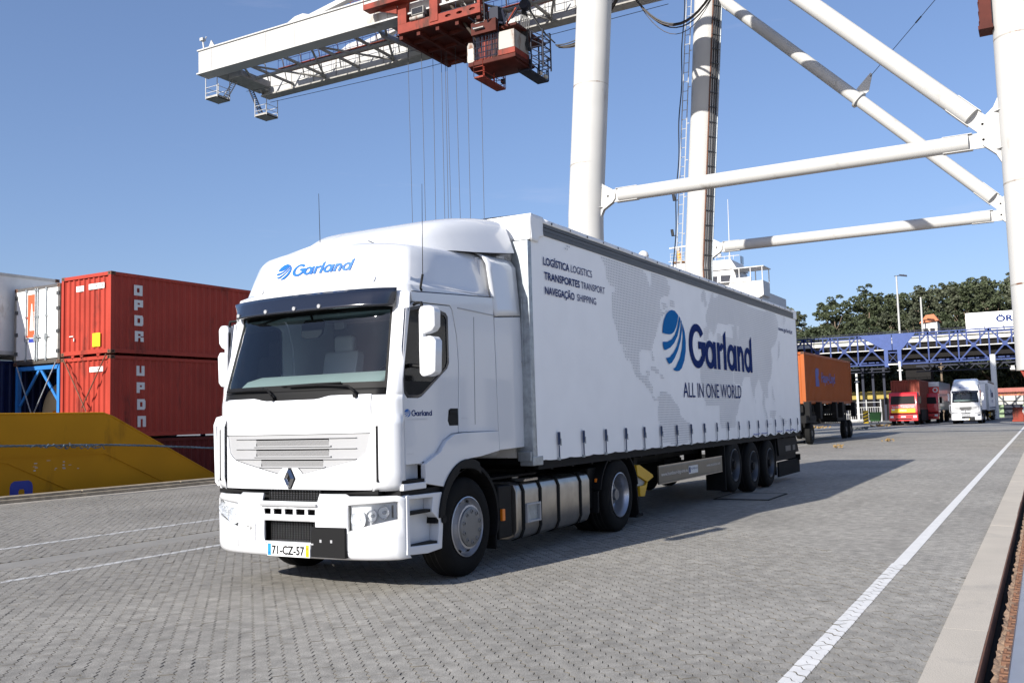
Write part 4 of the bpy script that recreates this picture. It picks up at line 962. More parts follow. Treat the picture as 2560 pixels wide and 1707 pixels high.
# ---------------------------------------------------------------- curtain-sided semitrailer
trailer = thing('curtain_trailer', 'long white curtain sided semitrailer behind the foreground tractor, dotted world map on its side', 'trailer', (9.5, 0, 0))
TR = trailer
X0, X1, TW = 2.735, 16.36, 1.275
LAND = [
[(4.76, 3.78), (5.12, 3.8), (6.32, 3.77), (6.5, 3.7), (6.55, 3.56), (6.62, 3.53), (6.69, 3.78), (7.31, 3.78), (7.42, 3.67), (7.5, 3.64), (7.4, 3.5), (7.07, 3.44), (6.97, 3.34), (7.04, 3.21), (7.37, 3.25), (7.3, 3.21), (7.03, 3.12), (6.88, 2.99), (6.78, 2.83), (6.63, 2.69), (6.56, 2.58), (6.09, 2.55), (6.03, 2.46), (6.03, 2.31), (6.08, 2.21), (6.15, 2.18), (6.36, 2.18), (6.29, 2.25), (6.42, 2.25), (6.4, 2.12), (6.56, 2.03), (6.51, 1.9), (6.75, 1.82), (6.58, 1.81), (6.46, 1.92), (6.34, 1.99), (6.19, 2.07), (5.9, 2.15), (5.81, 2.2), (5.79, 2.3), (5.64, 2.42), (5.57, 2.47), (5.49, 2.6), (5.3, 2.62), (5.25, 2.77), (5.17, 2.89), (5.12, 2.95), (5.12, 3.31), (5.21, 3.33), (5.21, 3.39), (5.02, 3.42), (4.92, 3.5), (4.96, 3.63), (4.87, 3.67), (4.79, 3.74)],
[(5.42, 2.63), (5.5, 2.56), (5.61, 2.38), (5.56, 2.36), (5.47, 2.45), (5.41, 2.58)], [(7.44, 3.45), (7.66, 3.44), (7.66, 3.33), (7.45, 3.32)], [(7.06, 3.38), (7.18, 3.38), (7.37, 3.31), (7.14, 3.25)],
[(6.48, 2.34), (6.64, 2.34), (6.83, 2.28), (6.82, 2.24), (6.69, 2.23), (6.48, 2.28)], [(6.88, 2.22), (7.04, 2.2), (7.04, 2.15), (6.87, 2.15)], [(6.56, 2.58), (6.66, 2.47), (6.64, 2.41), (6.58, 2.42)],
[(6.85, 1.97), (7.04, 1.96), (7.33, 1.91), (7.43, 1.82), (7.63, 1.74), (7.72, 1.68), (7.76, 1.56), (7.94, 1.5), (8.19, 1.44), (8.31, 1.38), (8.3, 1.27), (8.19, 1.17), (7.96, 1.12), (6.89, 1.15), (6.83, 1.22), (6.79, 1.41), (6.74, 1.53), (6.74, 1.7), (6.77, 1.8), (6.59, 1.82), (6.81, 1.9)],
[(3.63, 3.7), (3.67, 3.76), (3.84, 3.81), (3.81, 3.75), (3.71, 3.7)], [(9.05, 3.69), (9.21, 3.78), (9.3, 3.79), (9.36, 3.64), (9.43, 3.52), (9.25, 3.46), (9.24, 3.58), (9.06, 3.54)],
[(9.71, 3.78), (9.83, 3.78), (9.79, 3.68), (10.11, 3.77), (11.45, 3.77), (12.98, 3.75), (14.29, 3.78), (14.57, 3.59), (14.46, 3.26), (14.14, 3.06), (13.76, 2.95), (13.9, 2.73), (13.74, 2.39), (13.54, 2.25), (13.36, 2.2), (13.38, 1.89), (13.21, 1.87), (13.03, 2.0), (12.84, 2.08), (12.74, 2.23), (12.63, 2.26), (12.35, 2.08), (12.27, 1.85), (12.17, 1.91), (12.06, 2.14), (11.94, 2.32), (11.6, 2.29), (11.39, 2.12), (10.9, 2.15), (10.84, 2.37), (10.77, 2.6), (9.91, 2.87), (9.94, 3.06), (10.37, 3.01), (10.64, 3.02), (10.91, 3.04), (10.88, 3.26), (11.23, 3.28), (11.24, 2.9), (11.37, 3.29), (10.41, 3.26), (9.96, 3.23), (9.74, 2.97), (9.49, 3.1), (9.37, 2.89), (9.11, 2.88), (9.11, 3.1), (9.35, 3.13), (9.29, 3.34), (9.46, 3.52), (9.57, 3.63)],
[(9.01, 2.78), (9.84, 2.79), (10.77, 2.6), (10.8, 2.37), (10.81, 2.17), (10.93, 2.12), (11.38, 2.06), (11.27, 1.84), (11.11, 1.72), (11.02, 1.59), (10.87, 1.51), (10.83, 1.3), (9.92, 1.3), (9.85, 1.45), (9.83, 1.71), (9.09, 1.74), (9.02, 1.84), (9.02, 2.03), (8.84, 2.13), (8.87, 2.35)],
[(14.49, 3.17), (14.67, 3.15), (14.56, 2.85), (14.25, 2.7), (14.15, 2.65), (14.43, 2.86)], [(15.09, 3.79), (15.33, 3.74), (15.09, 3.53), (15.01, 3.6)], [(12.94, 2.0), (13.07, 2.0), (13.09, 1.68), (13.3, 1.44), (13.2, 1.38), (13.03, 1.57), (12.89, 1.74)],
[(13.42, 1.61), (14.03, 1.61), (13.82, 1.43), (13.47, 1.46)], [(13.74, 2.14), (13.84, 2.01), (13.97, 1.76), (13.73, 1.9)], [(13.28, 1.35), (13.71, 1.32), (13.18, 1.29)], [(14.2, 1.51), (15.02, 1.37), (14.81, 1.28), (14.36, 1.42)], [(12.31, 1.85), (12.4, 1.83), (12.39, 1.74), (12.34, 1.75)]]
def inside(x, z, P):
    c = False; j = len(P)-1
    for i in range(len(P)):
        if (P[i][1] > z) != (P[j][1] > z) and x < (P[j][0]-P[i][0])*(z-P[i][1])/(P[j][1]-P[i][1])+P[i][0]: c = not c
        j = i
    return c
STR = [3.29+.70*k for k in range(19)]
def cbot(x):      # scalloped lower hem, pulled down at each strap
    k = min(abs(x-a) for a in STR); w = abs(math.cos((x-3.29)/.70*math.pi)); return 1.095+.016*(1-w)**2 + (.0 if x < 12 else .02*math.sin(x*9))
def cy_off(x, z): # slight tension ripples near the hem and top
    k = (x-3.29)/.70; return .006*math.sin(2*math.pi*k)*max(0, (1.9-z)/.8)**1.5 + .002*math.sin(x*2.1+z*1.3)
xs = frange(X0+.02, X1-.03, 190); zt = [0, .02, .06, .12, .2, .35, .55, .8, 1]
for s in (-1, 1):
    g = MB(); g.grid(lambda x, t: (x, s*(TW-.004+cy_off(x, lerp(cbot(x), 3.82, t))*.9), lerp(cbot(x), 3.82, t)), xs, zt)
    cu = g.build('curtain', 'tarp_white', TR, smooth=60)
    if s < 0: curtain = cu
YS = -TW-.0045
def sp(x, z, k=0): return (x, YS-.0008*k, z)
g = MB(); z = 1.14; j = 0
while z < 3.80:
    x = 3.5 + (.0)
    while x < 15.4:
        if any(inside(x, z, P) for P in LAND): g.add([(x-.014, YS, z-.010), (x+.014, YS, z-.010), (x+.014, YS, z+.010), (x-.014, YS, z+.010)], [(0, 1, 2, 3)])
        x += .056
    z += .038; j += 1
g.build('map_dots', 'map_grey', curtain, kind='stuff')
sc = 12.21-7.052
garland(lambda a, b, k: (7.052+a*sc, YS-.0015-.0008*k, 2.289+b*sc), curtain, 'logo_blue', 'navy')
for q, bo in (
  (('LOGÍSTICA', sp(3.045, 3.44, 2), (.72, 0, 0), (0, 0, .098)), .019),
  (('LOGISTICS', sp(3.81, 3.442, 2), (.64, 0, 0), (0, 0, .098)), 0),
  (('TRANSPORTES', sp(3.06, 3.264, 2), (1.0, 0, 0), (0, 0, .096)), .019),
  (('TRANSPORT', sp(4.10, 3.263, 2), (.76, 0, 0), (0, 0, .096)), 0),
  (('NAVEGAÇÃO', sp(3.07, 3.087, 2), (.82, 0, 0), (0, 0, .095)), .019),
  (('SHIPPING', sp(3.97, 3.088, 2), (.59, 0, 0), (0, 0, .095)), 0),
  (('ALL IN ONE WORLD', sp(7.93, 1.87, 2), (3.39, 0, 0), (0, 0, .262)), 0),
  (('www.garland.pt', sp(14.55, 3.42, 2), (1.36, 0, 0), (0, 0, .10)), .012),
 ):
    g = MB(); text_on(g, *q, bold=bo); g.build('slogan', 'navy', curtain)
# roof, corner caps, rail
g = MB()
def rf(x, t):
    y = lerp(-TW-.006, TW+.006, t); sag = .015*math.cos(t*math.pi*2) ; return (x, y, 3.99+.035*math.sin(math.pi*t)+.012*math.sin(x*4.3)*math.sin(math.pi*t)+.02*math.exp(-(x-X0)*3))
g.grid(rf, frange(X0-.01, X1, 60), frange(0, 1, 14)); g.build('roof', 'roof_white', TR, smooth=60)
for s in (-1, 1):
    g = MB(); g.grid(lambda x, z: (x, s*(TW+.010+.003*math.sin(x*7)), z), frange(X0+.30, X1, 80), [3.945, 3.97, 4.0]); g.build('roof_edge', 'roof_white', TR, smooth=60, solid=.006)
    g = MB(); g.box(X0+.26, X1-.02, min(s*1.24, s*(TW+.010)), max(s*1.24, s*(TW+.010)), 3.80, 3.85); g.box(X0+.26, X1-.02, min(s*1.24, s*(TW+.004)), max(s*1.24, s*(TW+.004)), 3.853, 3.90); g.box(X0+.26, X1-.02, min(s*1.24, s*(TW+.008)), max(s*1.24, s*(TW+.008)), 3.903, 3.944); g.build('curtain_rail', 'rail_grey', TR, bevel=.004)
    g = MB()
    for k in range(26): x = X0+.55+k*.52; g.lathe([(0, .008), (.013, .006), (.017, 0)], (x, s*(TW+.013), 3.972), (0, s, 0), 8)
    g.build('rivets', 'rail_grey', TR, kind='stuff')
    # tarpaulin corner wrapped over the front post
    g = MB(); jit = random.Random(2)
    def cap_(a, b):
        x = lerp(X0-.012, X0+.31, a); z0 = 3.69 + .09*a*(a > .6) - .0; z = lerp(z0, 4.015, b); fold = .008*math.sin(a*9+b*5)*(1-b); return (x, s*(TW+.014+fold), z)
    g.grid(cap_, frange(0, 1, 12), frange(0, 1, 8)); g.grid(lambda a, b: (X0-.016-.012*math.sin(a*14+b*4)*(1-b)*.6, s*lerp(TW+.014, .55, a), lerp(3.70+.02*a, 4.01, b)), frange(0, 1, 16), frange(0, 1, 8)); g.build('tarpaulin_corner', 'roof_white', TR, smooth=60, solid=.005)
    g = MB(); g.box(X1-.30, X1+.02, min(s*TW, s*(TW+.02)), max(s*TW, s*(TW+.02)), 3.80, 4.01); g.build('tarpaulin_corner', 'roof_white', TR, bevel=.01)
g = MB(); g.box(X0-.016, X0+.02, -.60, .60, 3.62, 4.0); g.build('front_tarpaulin', 'roof_white', TR, bevel=.01)
g = MB(); g.box(X0-.01, X0+.015, -TW+.10, TW-.10, 1.14, 3.70); 
for y in frange(-1.0, 1.0, 8): g.box(X0-.022, X0-.01, y-.02, y+.02, 1.2, 3.68)
g.build('front_wall', 'tarp_white', TR)
for s in (-1, 1):
    g = MB(); g.box(X0-.07, X0+.02, min(s*1.05, s*TW), max(s*1.05, s*TW), 1.13, 3.69); cp_ = g.build('corner_post', 'galvanised', TR, bevel=.01)
    g = MB(); g.box(X0-.085, X0+.16, min(s*1.10, s*(TW+.008)), max(s*1.10, s*(TW+.008)), 1.05, 1.16); g.box(X0-.10, X0-.04, min(s*1.08, s*1.26), max(s*1.08, s*1.26), 1.10, 1.22); g.build('post_foot', 'galvanised', TR, bevel=.012)
    g = MB()
    for z in (2.25, 2.95): g.box(X0-.082, X0-.068, min(s*1.12, s*1.24), max(s*1.12, s*1.24), z, z+.012)
    g.tube((X0-.078, s*1.18, 2.2), (X0-.078, s*1.18, 3.0), .006, 6); g.build('tension_rod', 'galvanised', cp_)
    g = MB(); g.box(X1-.03, X1+.02, min(s*1.16, s*TW), max(s*1.16, s*TW), 1.08, 3.98); g.build('rear_post', 'rail_grey', TR, bevel=.008)
g = MB(); g.box(X1-.01, X1+.01, -1.16, 1.16, 1.12, 3.95); g.build('rear_door', 'tarp_white', TR)
# side straps with buckles
st = MB(); st.use('strap_blue'); y = -TW-.02
st.box(-.026, .026, y-.008, y+.004, 1.27, 1.425); st.box(-.013, .013, y-.004, y+.004, 1.10, 1.28); st.box(-.012, .012, y-.016, y-.006, 1.31, 1.41)
st.use('galvanised'); st.box(-.02, .028, y-.02, y-.006, 1.262, 1.275); st.box(.014, .028, y-.02, y-.006, 1.262, 1.345); st.box(-.018, .018, y-.008, y+.02, 1.085, 1.12)
rs = random.Random(12); st0 = None
for s in (-1, 1):
    for x in STR:
        if s > 0: continue
        if st0 is None: st0 = st.build('curtain_strap', None, TR, bevel=.002); o = st0; 
        else: o = st0.copy(); COL.objects.link(o)
        o.location = Vector((x, 0, 0)); 
        if x > 9: o.scale = (rs.uniform(.45, .8), 1, 1); o.rotation_euler = (0, rs.uniform(-.01, .01), 0)
# loose strap ends hanging at the rear
g = MB()
for k, x in enumerate((12.0, 12.6, 13.9, 14.7, 15.2)): g.path([(x, -TW-.03, 1.15), (x+.12, -TW-.035, 1.135+.01*k), (x+.3, -TW-.03, 1.14), (x+.42, -TW-.032, 1.155)], .009, 5)
g.build('loose_strap', 'label_blue', TR, kind='stuff')
# floor frame and running gear
g = MB(); g.box(X0, X1, -TW+.02, TW-.02, 1.06, 1.13); 
for y in (-.46, .40): g.box(4.0, X1-.2, y, y+.06, .86, 1.06); g.box(6.0, 9.9, y-.0, y+.06, .78, .90)
for x in frange(3.2, 15.9, 22): g.box(x, x+.05, -TW+.05, TW-.05, .98, 1.06)
for y in (-TW+.03, TW-.09): g.box(X0+.1, X1, y, y+.06, 1.0, 1.10)
g.box(3.3, 5.4, -.5, .5, 1.02, 1.06)
g.build('chassis', 'chassis_black', TR)
g = MB(); g.box(5.95, 10.25, -.72, -.70, .86, 1.06); g.build('side_beam', 'chassis_black', TR)
SG = MB(); SG.prism([(-1.195, .53), (-1.175, .53), (-1.175, .80), (-1.195, .80), (-1.20, .78), (-1.20, .55)], 'x', 6.86, 10.12); sg = SG.build('side_guard', 'sideguard', TR)
g = MB(); g.box(6.86, 10.12, -1.203, -1.175, .795, .812); g.box(6.86, 10.12, -1.203, -1.175, .522, .535); g.build('guard_edge', 'aluminium', sg)
g = MB(); text_on(g, 'www.humbaur-big-one.eu', (6.96, -1.2015, .645), (1.25, 0, 0), (0, 0, .06)); text_on(g, 'www.arcomina.com', (9.20, -1.2015, .665), (.80, 0, 0), (0, 0, .055)); g.build('guard_lettering', 'stencil_white', sg)
g = MB(); g.box(8.25, 8.72, -1.2035, -1.201, .60, .73); pb = g.build('guard_label', 'stencil_white', sg)
g = MB(); text_on(g, 'HUMBAUR', (8.36, -1.2045, .665), (.34, 0, 0), (0, 0, .035)); g.box(8.27, 8.33, -1.205, -1.2036, .62, .71); g.build('guard_label_text', 'navy', sg)
for x in (7.3, 9.7):
    g = MB(); g.box(x, x+.05, -1.174, -.5, .60, .66); g.box(x, x+.05, -.5, -.44, .60, .9); g.build('guard_bracket', 'chassis_black', TR)
g = MB(); g.box(6.86, 10.12, 1.18, 1.2, .53, .80); g.build('side_guard', 'sideguard', TR)
for s in (-1, 1):
    g = MB(); g.box(6.35, 6.50, min(s*.82, s*1.0), max(s*.82, s*1.0), .12, 1.0); g.box(6.28, 6.57, min(s*.78, s*1.04), max(s*.78, s*1.04), .08, .12); g.build('landing_leg', 'chassis_black', TR, bevel=.01)
# spare wheel carrier and boxes below the deck
g = MB(); g.lathe([(0, -.14), (.48, -.14), (.5, -.08), (.5, .08), (.48, .14), (0, .14)], (7.9, .1, .52), (0, 0, 1), 24); g.build('spare_wheel', 'rubber', TR)
for q in ((9.0, 9.9, -.5, .6, .42, .80), (6.6, 7.2, -.3, .5, .38, .8)): g = MB(); g.box(*q); g.build('pallet_box', 'chassis_black', TR)
# yellow wheel chocks
for x, z in ((6.02, .70), (6.10, .42)):
    g = MB()
    if z > .6: g.prism([(6.0, .87), (6.12, .87), (6.62, .70), (6.66, .66), (6.40, .60), (6.02, .72)], 'y', -1.19, -1.02)
    else: g.prism([(6.09, .56), (6.32, .56), (6.42, .61), (6.27, .40), (6.11, .41)], 'y', -1.19, -1.04)
    g.build('wheel_chock', 'yellow_plastic', TR, bevel=.008)
g = MB(); g.box(6.03, 6.40, -1.15, -1.03, .56, .72); g.build('chock_holder', 'galvanised', TR)
for k, x in enumerate((10.82, 12.13, 13.44)):
    for s in (-1, 1): wheel(TR, x, s, 'trailer', z=.60 if k == 0 else .505, yo=1.235, rimmat='trailer_rim')
g = MB()
for k, x in enumerate((10.82, 12.13, 13.44)):
    g.tube((x, -1.0, .60 if k == 0 else .505), (x, 1.0, .60 if k == 0 else .505), .07, 10); g.box(x-.5, x-.4, -.6, -.4, .55, 1.0); g.tube((x-.1, -.5, .6), (x-.1, -.5, .9), .12, 12)
g.build('axle', 'chassis_black', TR)
g = MB(); g.box(10.22, 10.27, -1.22, -.85, .12+.05, 1.05); g.build('mud_flap', 'rubber', TR)
g = MB(); g.box(14.0, 14.03, -1.22, -.85, .2, .95); g.build('mud_flap', 'rubber', TR)
g = MB(); g.box(14.3, 16.2, -1.15, -.55, .48, .98); g.prism([(14.3, .98), (16.15, .98), (16.36, .62), (14.42, .60)], 'y', -1.19, -1.16); g.build('tool_box', 'chassis_black', TR, bevel=.012)
g = MB(); g.box(15.0, 15.5, -1.200, -1.19, .68, .80); g.box(15.7, 15.95, -1.2, -1.19, .68, .80); g.build('box_latch', 'rail_grey', TR)
g = MB(); g.box(14.42, 16.46, -1.17, -1.13, .13, .46); g.box(16.30, 16.36, -1.22, 1.22, .42, .56); g.build('under_run_bar', 'rubber', TR)
g = MB(); g.tube((16.30, -1.16, .82), (16.42, -1.30, .84), .02, 8); g.lathe([(0, -.03), (.035, -.02), (.035, .02), (0, .03)], (16.42, -1.32, .84), (0, -1, 0), 12); g.build('outline_lamp', 'rubber', TR)
g = MB(); g.box(14.45, 15.6, -1.215, -1.205, 1.015, 1.045); g.build('red_reflector', 'red_lens', TR)
for x in (5.55, 8.6, 11.6): g = MB(); g.box(x-.03, x+.03, -1.20, -1.185, 1.02, 1.06); g.build('side_marker', 'orange_lens', TR)
# ---------------------------------------------------------------- ship-to-shore crane
crane = thing('quay_crane', 'huge white tubular container crane with a boom reaching out over the ship', 'crane', (43, 3, 0))
CR = crane
def railing(mb, pts, h=1.0, r=.022, posts=None, rails=(1.0, .55)):
    for k in rails: mb.path([(p[0], p[1], p[2]+h*k) for p in pts], r, 5)
    for a, b in zip(pts, pts[1:]):
        a, b = Vector(a), Vector(b); n = max(1, int((b-a).length/1.1))
        for i in range(n+1): p = a.lerp(b, i/n); mb.tube(p, p+Vector((0, 0, h)), r, 5)
def tubepart(name, pts, r, m='crane_white', n=32, parent=CR):
    g = MB(); g.path(pts, r, n); return g.build(name, m, parent, smooth=40)
legA = tubepart('leg', [(34.56, 12.58, 1.6), (34.56, 12.58, 5), (34.56, 12.58, 10.6), (34.56, 12.55, 11.4), (34.56, 11.68, 22.3), (34.56, 10.7, 34.6)], .86, n=40)
legB = tubepart('leg', [(51.8, 12.60, 1.6), (51.8, 12.60, 10.6), (51.8, 12.57, 11.4), (51.8, 11.72, 21.5), (51.8, 10.7, 34.6)], .86, n=40)
legR = tubepart('leg', [(34.56, -6.40, 2.9), (34.56, -6.40, 20), (34.56, -6.40, 34.6)], .87, n=40)
legS = tubepart('leg', [(51.8, -6.40, 2.9), (51.8, -6.40, 20), (51.8, -6.40, 34.6)], .87, n=40)
def seams(leg, pts, r):
    for p in pts: g = MB(); g.lathe([(r+.001, -.035), (r+.009, 0), (r+.001, .035)], p, (0, 0, 1), 40); g.build('weld_seam', 'rusty_white', leg, smooth=60)
seams(legA, [(34.56, 12.58, 5.2), (34.56, 12.58, 8.4), (34.56, 12.37, 13.8), (34.56, 12.05, 17.7)], .86)
seams(legR, [(34.56, -6.4, 6.2), (34.56, -6.4, 10.2), (34.56, -6.4, 16.0)], .87)
def beam(x, p, q, r, ends=True):
    p = Vector((x, *p)); q = Vector((x, *q)); t = (q-p).normalized(); g = MB()
    a = p+t*.55; b = q-t*.55
    g.tube(a, b, r, 28); nrm = Vector((1, 0, 0)); up = t.cross(nrm)
    o = g.build('brace', 'crane_white', CR, smooth=40)
    for e, sgn in ((p, 1), (q, -1)):
        h = MB(); c0 = e+t*sgn*.95
        h.obox(e+t*sgn*.50, (t, nrm, up), (.50, .045, r*.92)); h.lathe([(0, .05), (r*.92, .05), (r*.92, -.05), (0, -.05)], e, (1, 0, 0), 20)
        for v in (-1, 1): h.obox(e+t*sgn*.95+up*v*(r-.01), (t, nrm, up), (.55, .16, .012))
        h.build('clevis_plate', 'crane_white', o)
        h = MB(); h.lathe([(0, -.11), (.05, -.11), (.09, -.07), (.10, -.05), (.10, .06)], e-nrm*.02, (1, 0, 0), 14); h.build('hinge_pin', 'crane_grey', o)
    return o
for x in (34.56, 51.8):
    beam(x, (11.30, 12.12), (-4.95, 12.12), .335)
    beam(x, (-4.95, 12.75), (10.75, 28.85), .37)
    # gusset plates with fins
    for (yl, z0, sg_) in ((11.72, 12.12, -1), (-5.53, 12.43, 1)):
        hh_ = .62 if sg_ < 0 else .95
        g = MB(); P = [(yl-.05*sg_, z0+hh_+.45), (yl+.16*sg_, z0+hh_), (yl+.62*sg_, z0+hh_*.55), (yl+.78*sg_, z0+.1), (yl+.78*sg_, z0-.15), (yl+.62*sg_, z0-hh_*.55), (yl+.16*sg_, z0-hh_), (yl-.05*sg_, z0-hh_-.45)]
        g.prism(P, 'x', x-.13, x-.07); g.prism(P, 'x', x+.07, x+.13); g.build('gusset_plate', 'crane_white', CR, bevel=.01)
        g = MB()
        for z in (z0-hh_*.8, z0+hh_*.8): g.prism([(x-.55, yl-.25*sg_), (x, yl+.30*sg_), (x+.55, yl-.25*sg_)], 'z', z-.015, z+.015)
        g.build('gusset_fin', 'crane_white', CR)
# collar with stay wire on the far diagonal
D0 = Vector((51.8, -4.95, 12.75)); D1 = Vector((51.8, 10.75, 28.85)); tt = (D1-D0).normalized(); c = Vector((51.8, 2.2, 20.08))
g = MB(); g.tube(c-tt*.06, c+tt*.06, .52, 28); g.tube(c-tt*.10, c+tt*.10, .40, 28); g.prism([(1.95, 20.3), (2.3, 20.75), (1.45, 21.6), (1.35, 21.5), (1.6, 20.5)], 'x', 51.77, 51.83); g.build('collar', 'crane_white', CR, smooth=40)
w0 = Vector((51.8, 1.5, 21.35)); w1 = Vector((48.0, -2.59, 23.66)); w2 = w0+(w1-w0)*2.6
g = MB(); g.tube(w0, w2, .02, 6); g.tube(w0.lerp(w1, .72), w0.lerp(w1, .80), .045, 6); g.build('stay_wire', 'steel_rope', CR)
# upper portal girders (above the frame of the photograph)
for y in (10.7, -6.4):
    g = MB(); g.box(33.8, 52.6, y-.6, y+.6, 34.4, 36.0); g.build('portal_girder', 'crane_white', CR, bevel=.03)
for x in (34.56, 51.8): g = MB(); g.box(x-.5, x+.5, -6.4, 10.7, 34.45, 35.7); g.build('portal_girder', 'crane_white', CR, bevel=.03)
# sill beams and bogies, waterside (behind the truck) and landside (right of the frame)
for y in (12.6, -6.4):
    z0 = 1.6
    g = MB(); g.box(33.0, 53.4, y-.45, y+.45, 1.5 if y > 0 else 2.0, 2.7 if y > 0 else 2.95); g.build('sill_beam', 'crane_white', CR, bevel=.03)
    for x in (33.2, 35.9, 50.4, 53.1):
        g = MB(); g.prism([(x-1.1, .95), (x+1.1, .95), (x+.35, 2.0), (x-.35, 2.0)], 'y', y-.30, y+.30); bo = g.build('bogie', 'crane_red', CR, bevel=.02)
        for dx in (-.75, .75):
            h = MB(); h.lathe([(0, -.12), (.42, -.12), (.42, -.07), (.36, -.06), (.36, .06), (.42, .07), (.42, .12), (0, .12)], (x+dx, y, .42), (0, 1, 0), 24); h.build('rail_wheel', 'rail_rust', bo, smooth=40)
# ladder up the far leg and cable band
def lb(z): return 12.6 if z < 10.6 else 12.57-(z-11.4)*.0842
g = MB(); pts = frange(6, 34, 40)
for dy in (.98, 1.32): g.path([(51.3, lb(z)+dy, z) for z in frange(5, 34, 24)], .035, 5)
z = 5.2
while z < 34: g.tube((51.3, lb(z)+.98, z), (51.3, lb(z)+1.32, z), .022, 5); z += .62
z = 6.0
while z < 34: g.tube((51.3, lb(z)+.80, z), (51.3, lb(z)+.98, z), .03, 5); z += 2.4
lad = g.build('ladder', 'post_grey', CR)
g = MB(); g.path([(51.0, lb(z)+1.36+.05*math.sin(z*1.3), z) for z in frange(5, 34, 60)], .04, 5); g.build('conduit', 'cable_black', lad)
for z in (13.1, 15.4): g = MB(); g.tube((51.1, lb(z)+1.55, z), (51.1, lb(z)+1.6, z+.42), .10, 8); g.tube((51.1, lb(z)+1.3, z), (51.1, lb(z)+1.6, z), .03, 5); g.build('floodlight', 'cable_black', lad)
for k, (dy, m_) in enumerate(((-.56, 'rust'), (-.66, 'cable_black'), (-.76, 'cable_black'), (-.86, 'cable_black'), (-.95, 'galvanised'))):
    g = MB(); g.path([(51.12+.14*k, lb(z)+dy*1.0, z) for z in frange(4, 34, 30)], .05, 6); g.build('cable_run', m_, CR)
g = MB(); z = 5.0
while z < 34: g.obox((51.33, lb(z)-.74, z), ((.62, -.4, 0), (.4, .62, 0), (0, 0, 1)), (.31, .05, .022)); z += .95
g.build('cable_clamp', 'rail_grey', CR, kind='stuff')
# red access platform on the near right leg
g = MB(); g.box(34.0, 34.9, -5.58, -5.05, 16.45, 16.6); g.box(34.0, 34.06, -5.55, -5.1, 16.6, 19.5); g.box(34.8, 34.86, -5.55, -5.1, 16.6, 19.5)
for k in range(10): g.box(34.0, 34.86, -5.12, -5.08, 16.7+k*.4, 16.78+k*.4)
g.build('access_platform', 'crane_red_shaded', CR)

# boom
g = MB(); g.box(39.55, 40.25, -12, 44.8, 26.68, 28.33); g1 = g.build('boom_girder', 'crane_white', CR, bevel=.02)
g = MB(); g.box(39.45, 40.35, -12, 44.85, 28.33, 28.42); g.box(39.35, 40.45, -12, 44.8, 26.58, 26.68)
g.build('girder_flange', 'crane_white', g1)
g = MB()
for y in frange(-8, 43.5, 20): g.box(39.52, 39.55, y-.03, y+.03, 26.7, 28.3)
g.build('girder_stiffener', 'crane_white', g1)
g = MB(); g.box(45.4, 46.1, -12, 44.4, 26.72, 28.13); g2 = g.build('boom_girder', 'crane_white', CR, bevel=.02)
g = MB(); g.box(45.3, 46.2, -12, 44.4, 26.62, 26.72); 
for y in frange(-8, 43.5, 24): g.box(45.36, 45.4, y-.04, y+.04, 26.75, 28.1)
g.build('girder_flange', 'crane_grey', g2)
rb = random.Random(21)
ys_ = [44.3, 41.2, 38.1, 35.0, 31.9, 28.8, 25.7, 22.6, 19.5, 16.4, 13.3, 10.2]
for i, y in enumerate(ys_): g = MB(); g.tube((40.2, y, 27.0), (45.4, y, 27.0), .11, 8); g.build('cross_tie', 'crane_grey', CR)
for i, (a, b) in enumerate(zip(ys_, ys_[1:])):
    p, q = ((40.2, a, 26.85), (45.4, b, 26.85)) if i % 2 else ((45.4, a, 26.85), (40.2, b, 26.85)); g = MB(); g.tube(p, q, .08, 8); g.build('lattice_brace', 'crane_grey', CR)
g = MB(); g.path([(42.8, 44.0, 26.9), (42.8, 10, 26.9)], .13, 8); g.build('trolley_rail_tube', 'crane_grey', CR)
g = MB()
for y in frange(12, 43, 18): g.tube((40.9, y, 27.0), (41.9, y+.5, 28.3), .05, 6); g.tube((44.8, y, 27.0), (43.8, y-.5, 28.3), .05, 6); g.tube((41.9, y+.5, 28.3), (43.8, y-.5, 28.3), .04, 5)
g.build('frame_strut', 'crane_white', CR, kind='stuff')
g = MB(); g.box(43.6, 44.5, 12, 41, 27.55, 27.6); wk = g.build('walkway', 'crane_red', CR)
g = MB(); railing(g, [(43.6, 41, 27.6), (43.6, 12, 27.6)], 1.0, .02); railing(g, [(44.5, 41, 27.6), (44.5, 12, 27.6)], 1.0, .02); g.build('handrail', 'bridge_blue', wk, kind='stuff')
g = MB(); railing(g, [(40.9, 36.5, 28.4), (40.9, 22, 28.4)], .95, .022); g.build('handrail', 'crane_red', CR)
# curved guard under the boom near the tip
g = MB(); g.grid(lambda a, b: (lerp(41.0, 45.3, b), 31.5-1.9*math.sin(a*1.5)-b*.8, 27.9-1.5*a), frange(0, 1, 10), frange(0, 1, 8)); g.build('sheave_guard', 'crane_grey', CR, smooth=60, solid=.04)
g = MB(); g.lathe([(0, -.1), (.7, -.1), (.75, -.05), (.66, 0), (.75, .05), (.7, .1), (0, .1)], (44.7, 44.0, 27.2), (0, .2, 1), 24); g.lathe([(0, -.1), (.6, -.1), (.65, 0), (.6, .1), (0, .1)], (43.6, 43.8, 27.1), (0, 0, 1), 24); g.build('sheave', 'crane_grey', CR, smooth=40)
g = MB(); g.box(40.3, 45.4, 43.6, 44.6, 26.9, 27.5); g.box(41.3, 44.3, 42.4, 43.6, 26.6, 27.1); g.build('end_frame', 'crane_grey', CR, bevel=.03)
g = MB(); g.tube((39.9, 44.6, 28.4), (39.9, 44.75, 29.35), .06, 8); g.box(39.7, 40.0, 44.55, 44.85, 29.2, 29.4); g.tube((39.8, 44.3, 29.3), (39.75, 44.25, 29.38), .05, 6); g.prism([(44.0, 28.4), (43.3, 28.4), (43.7, 29.0)], 'x', 39.7, 39.8); g.build('tip_bracket', 'crane_white', CR)
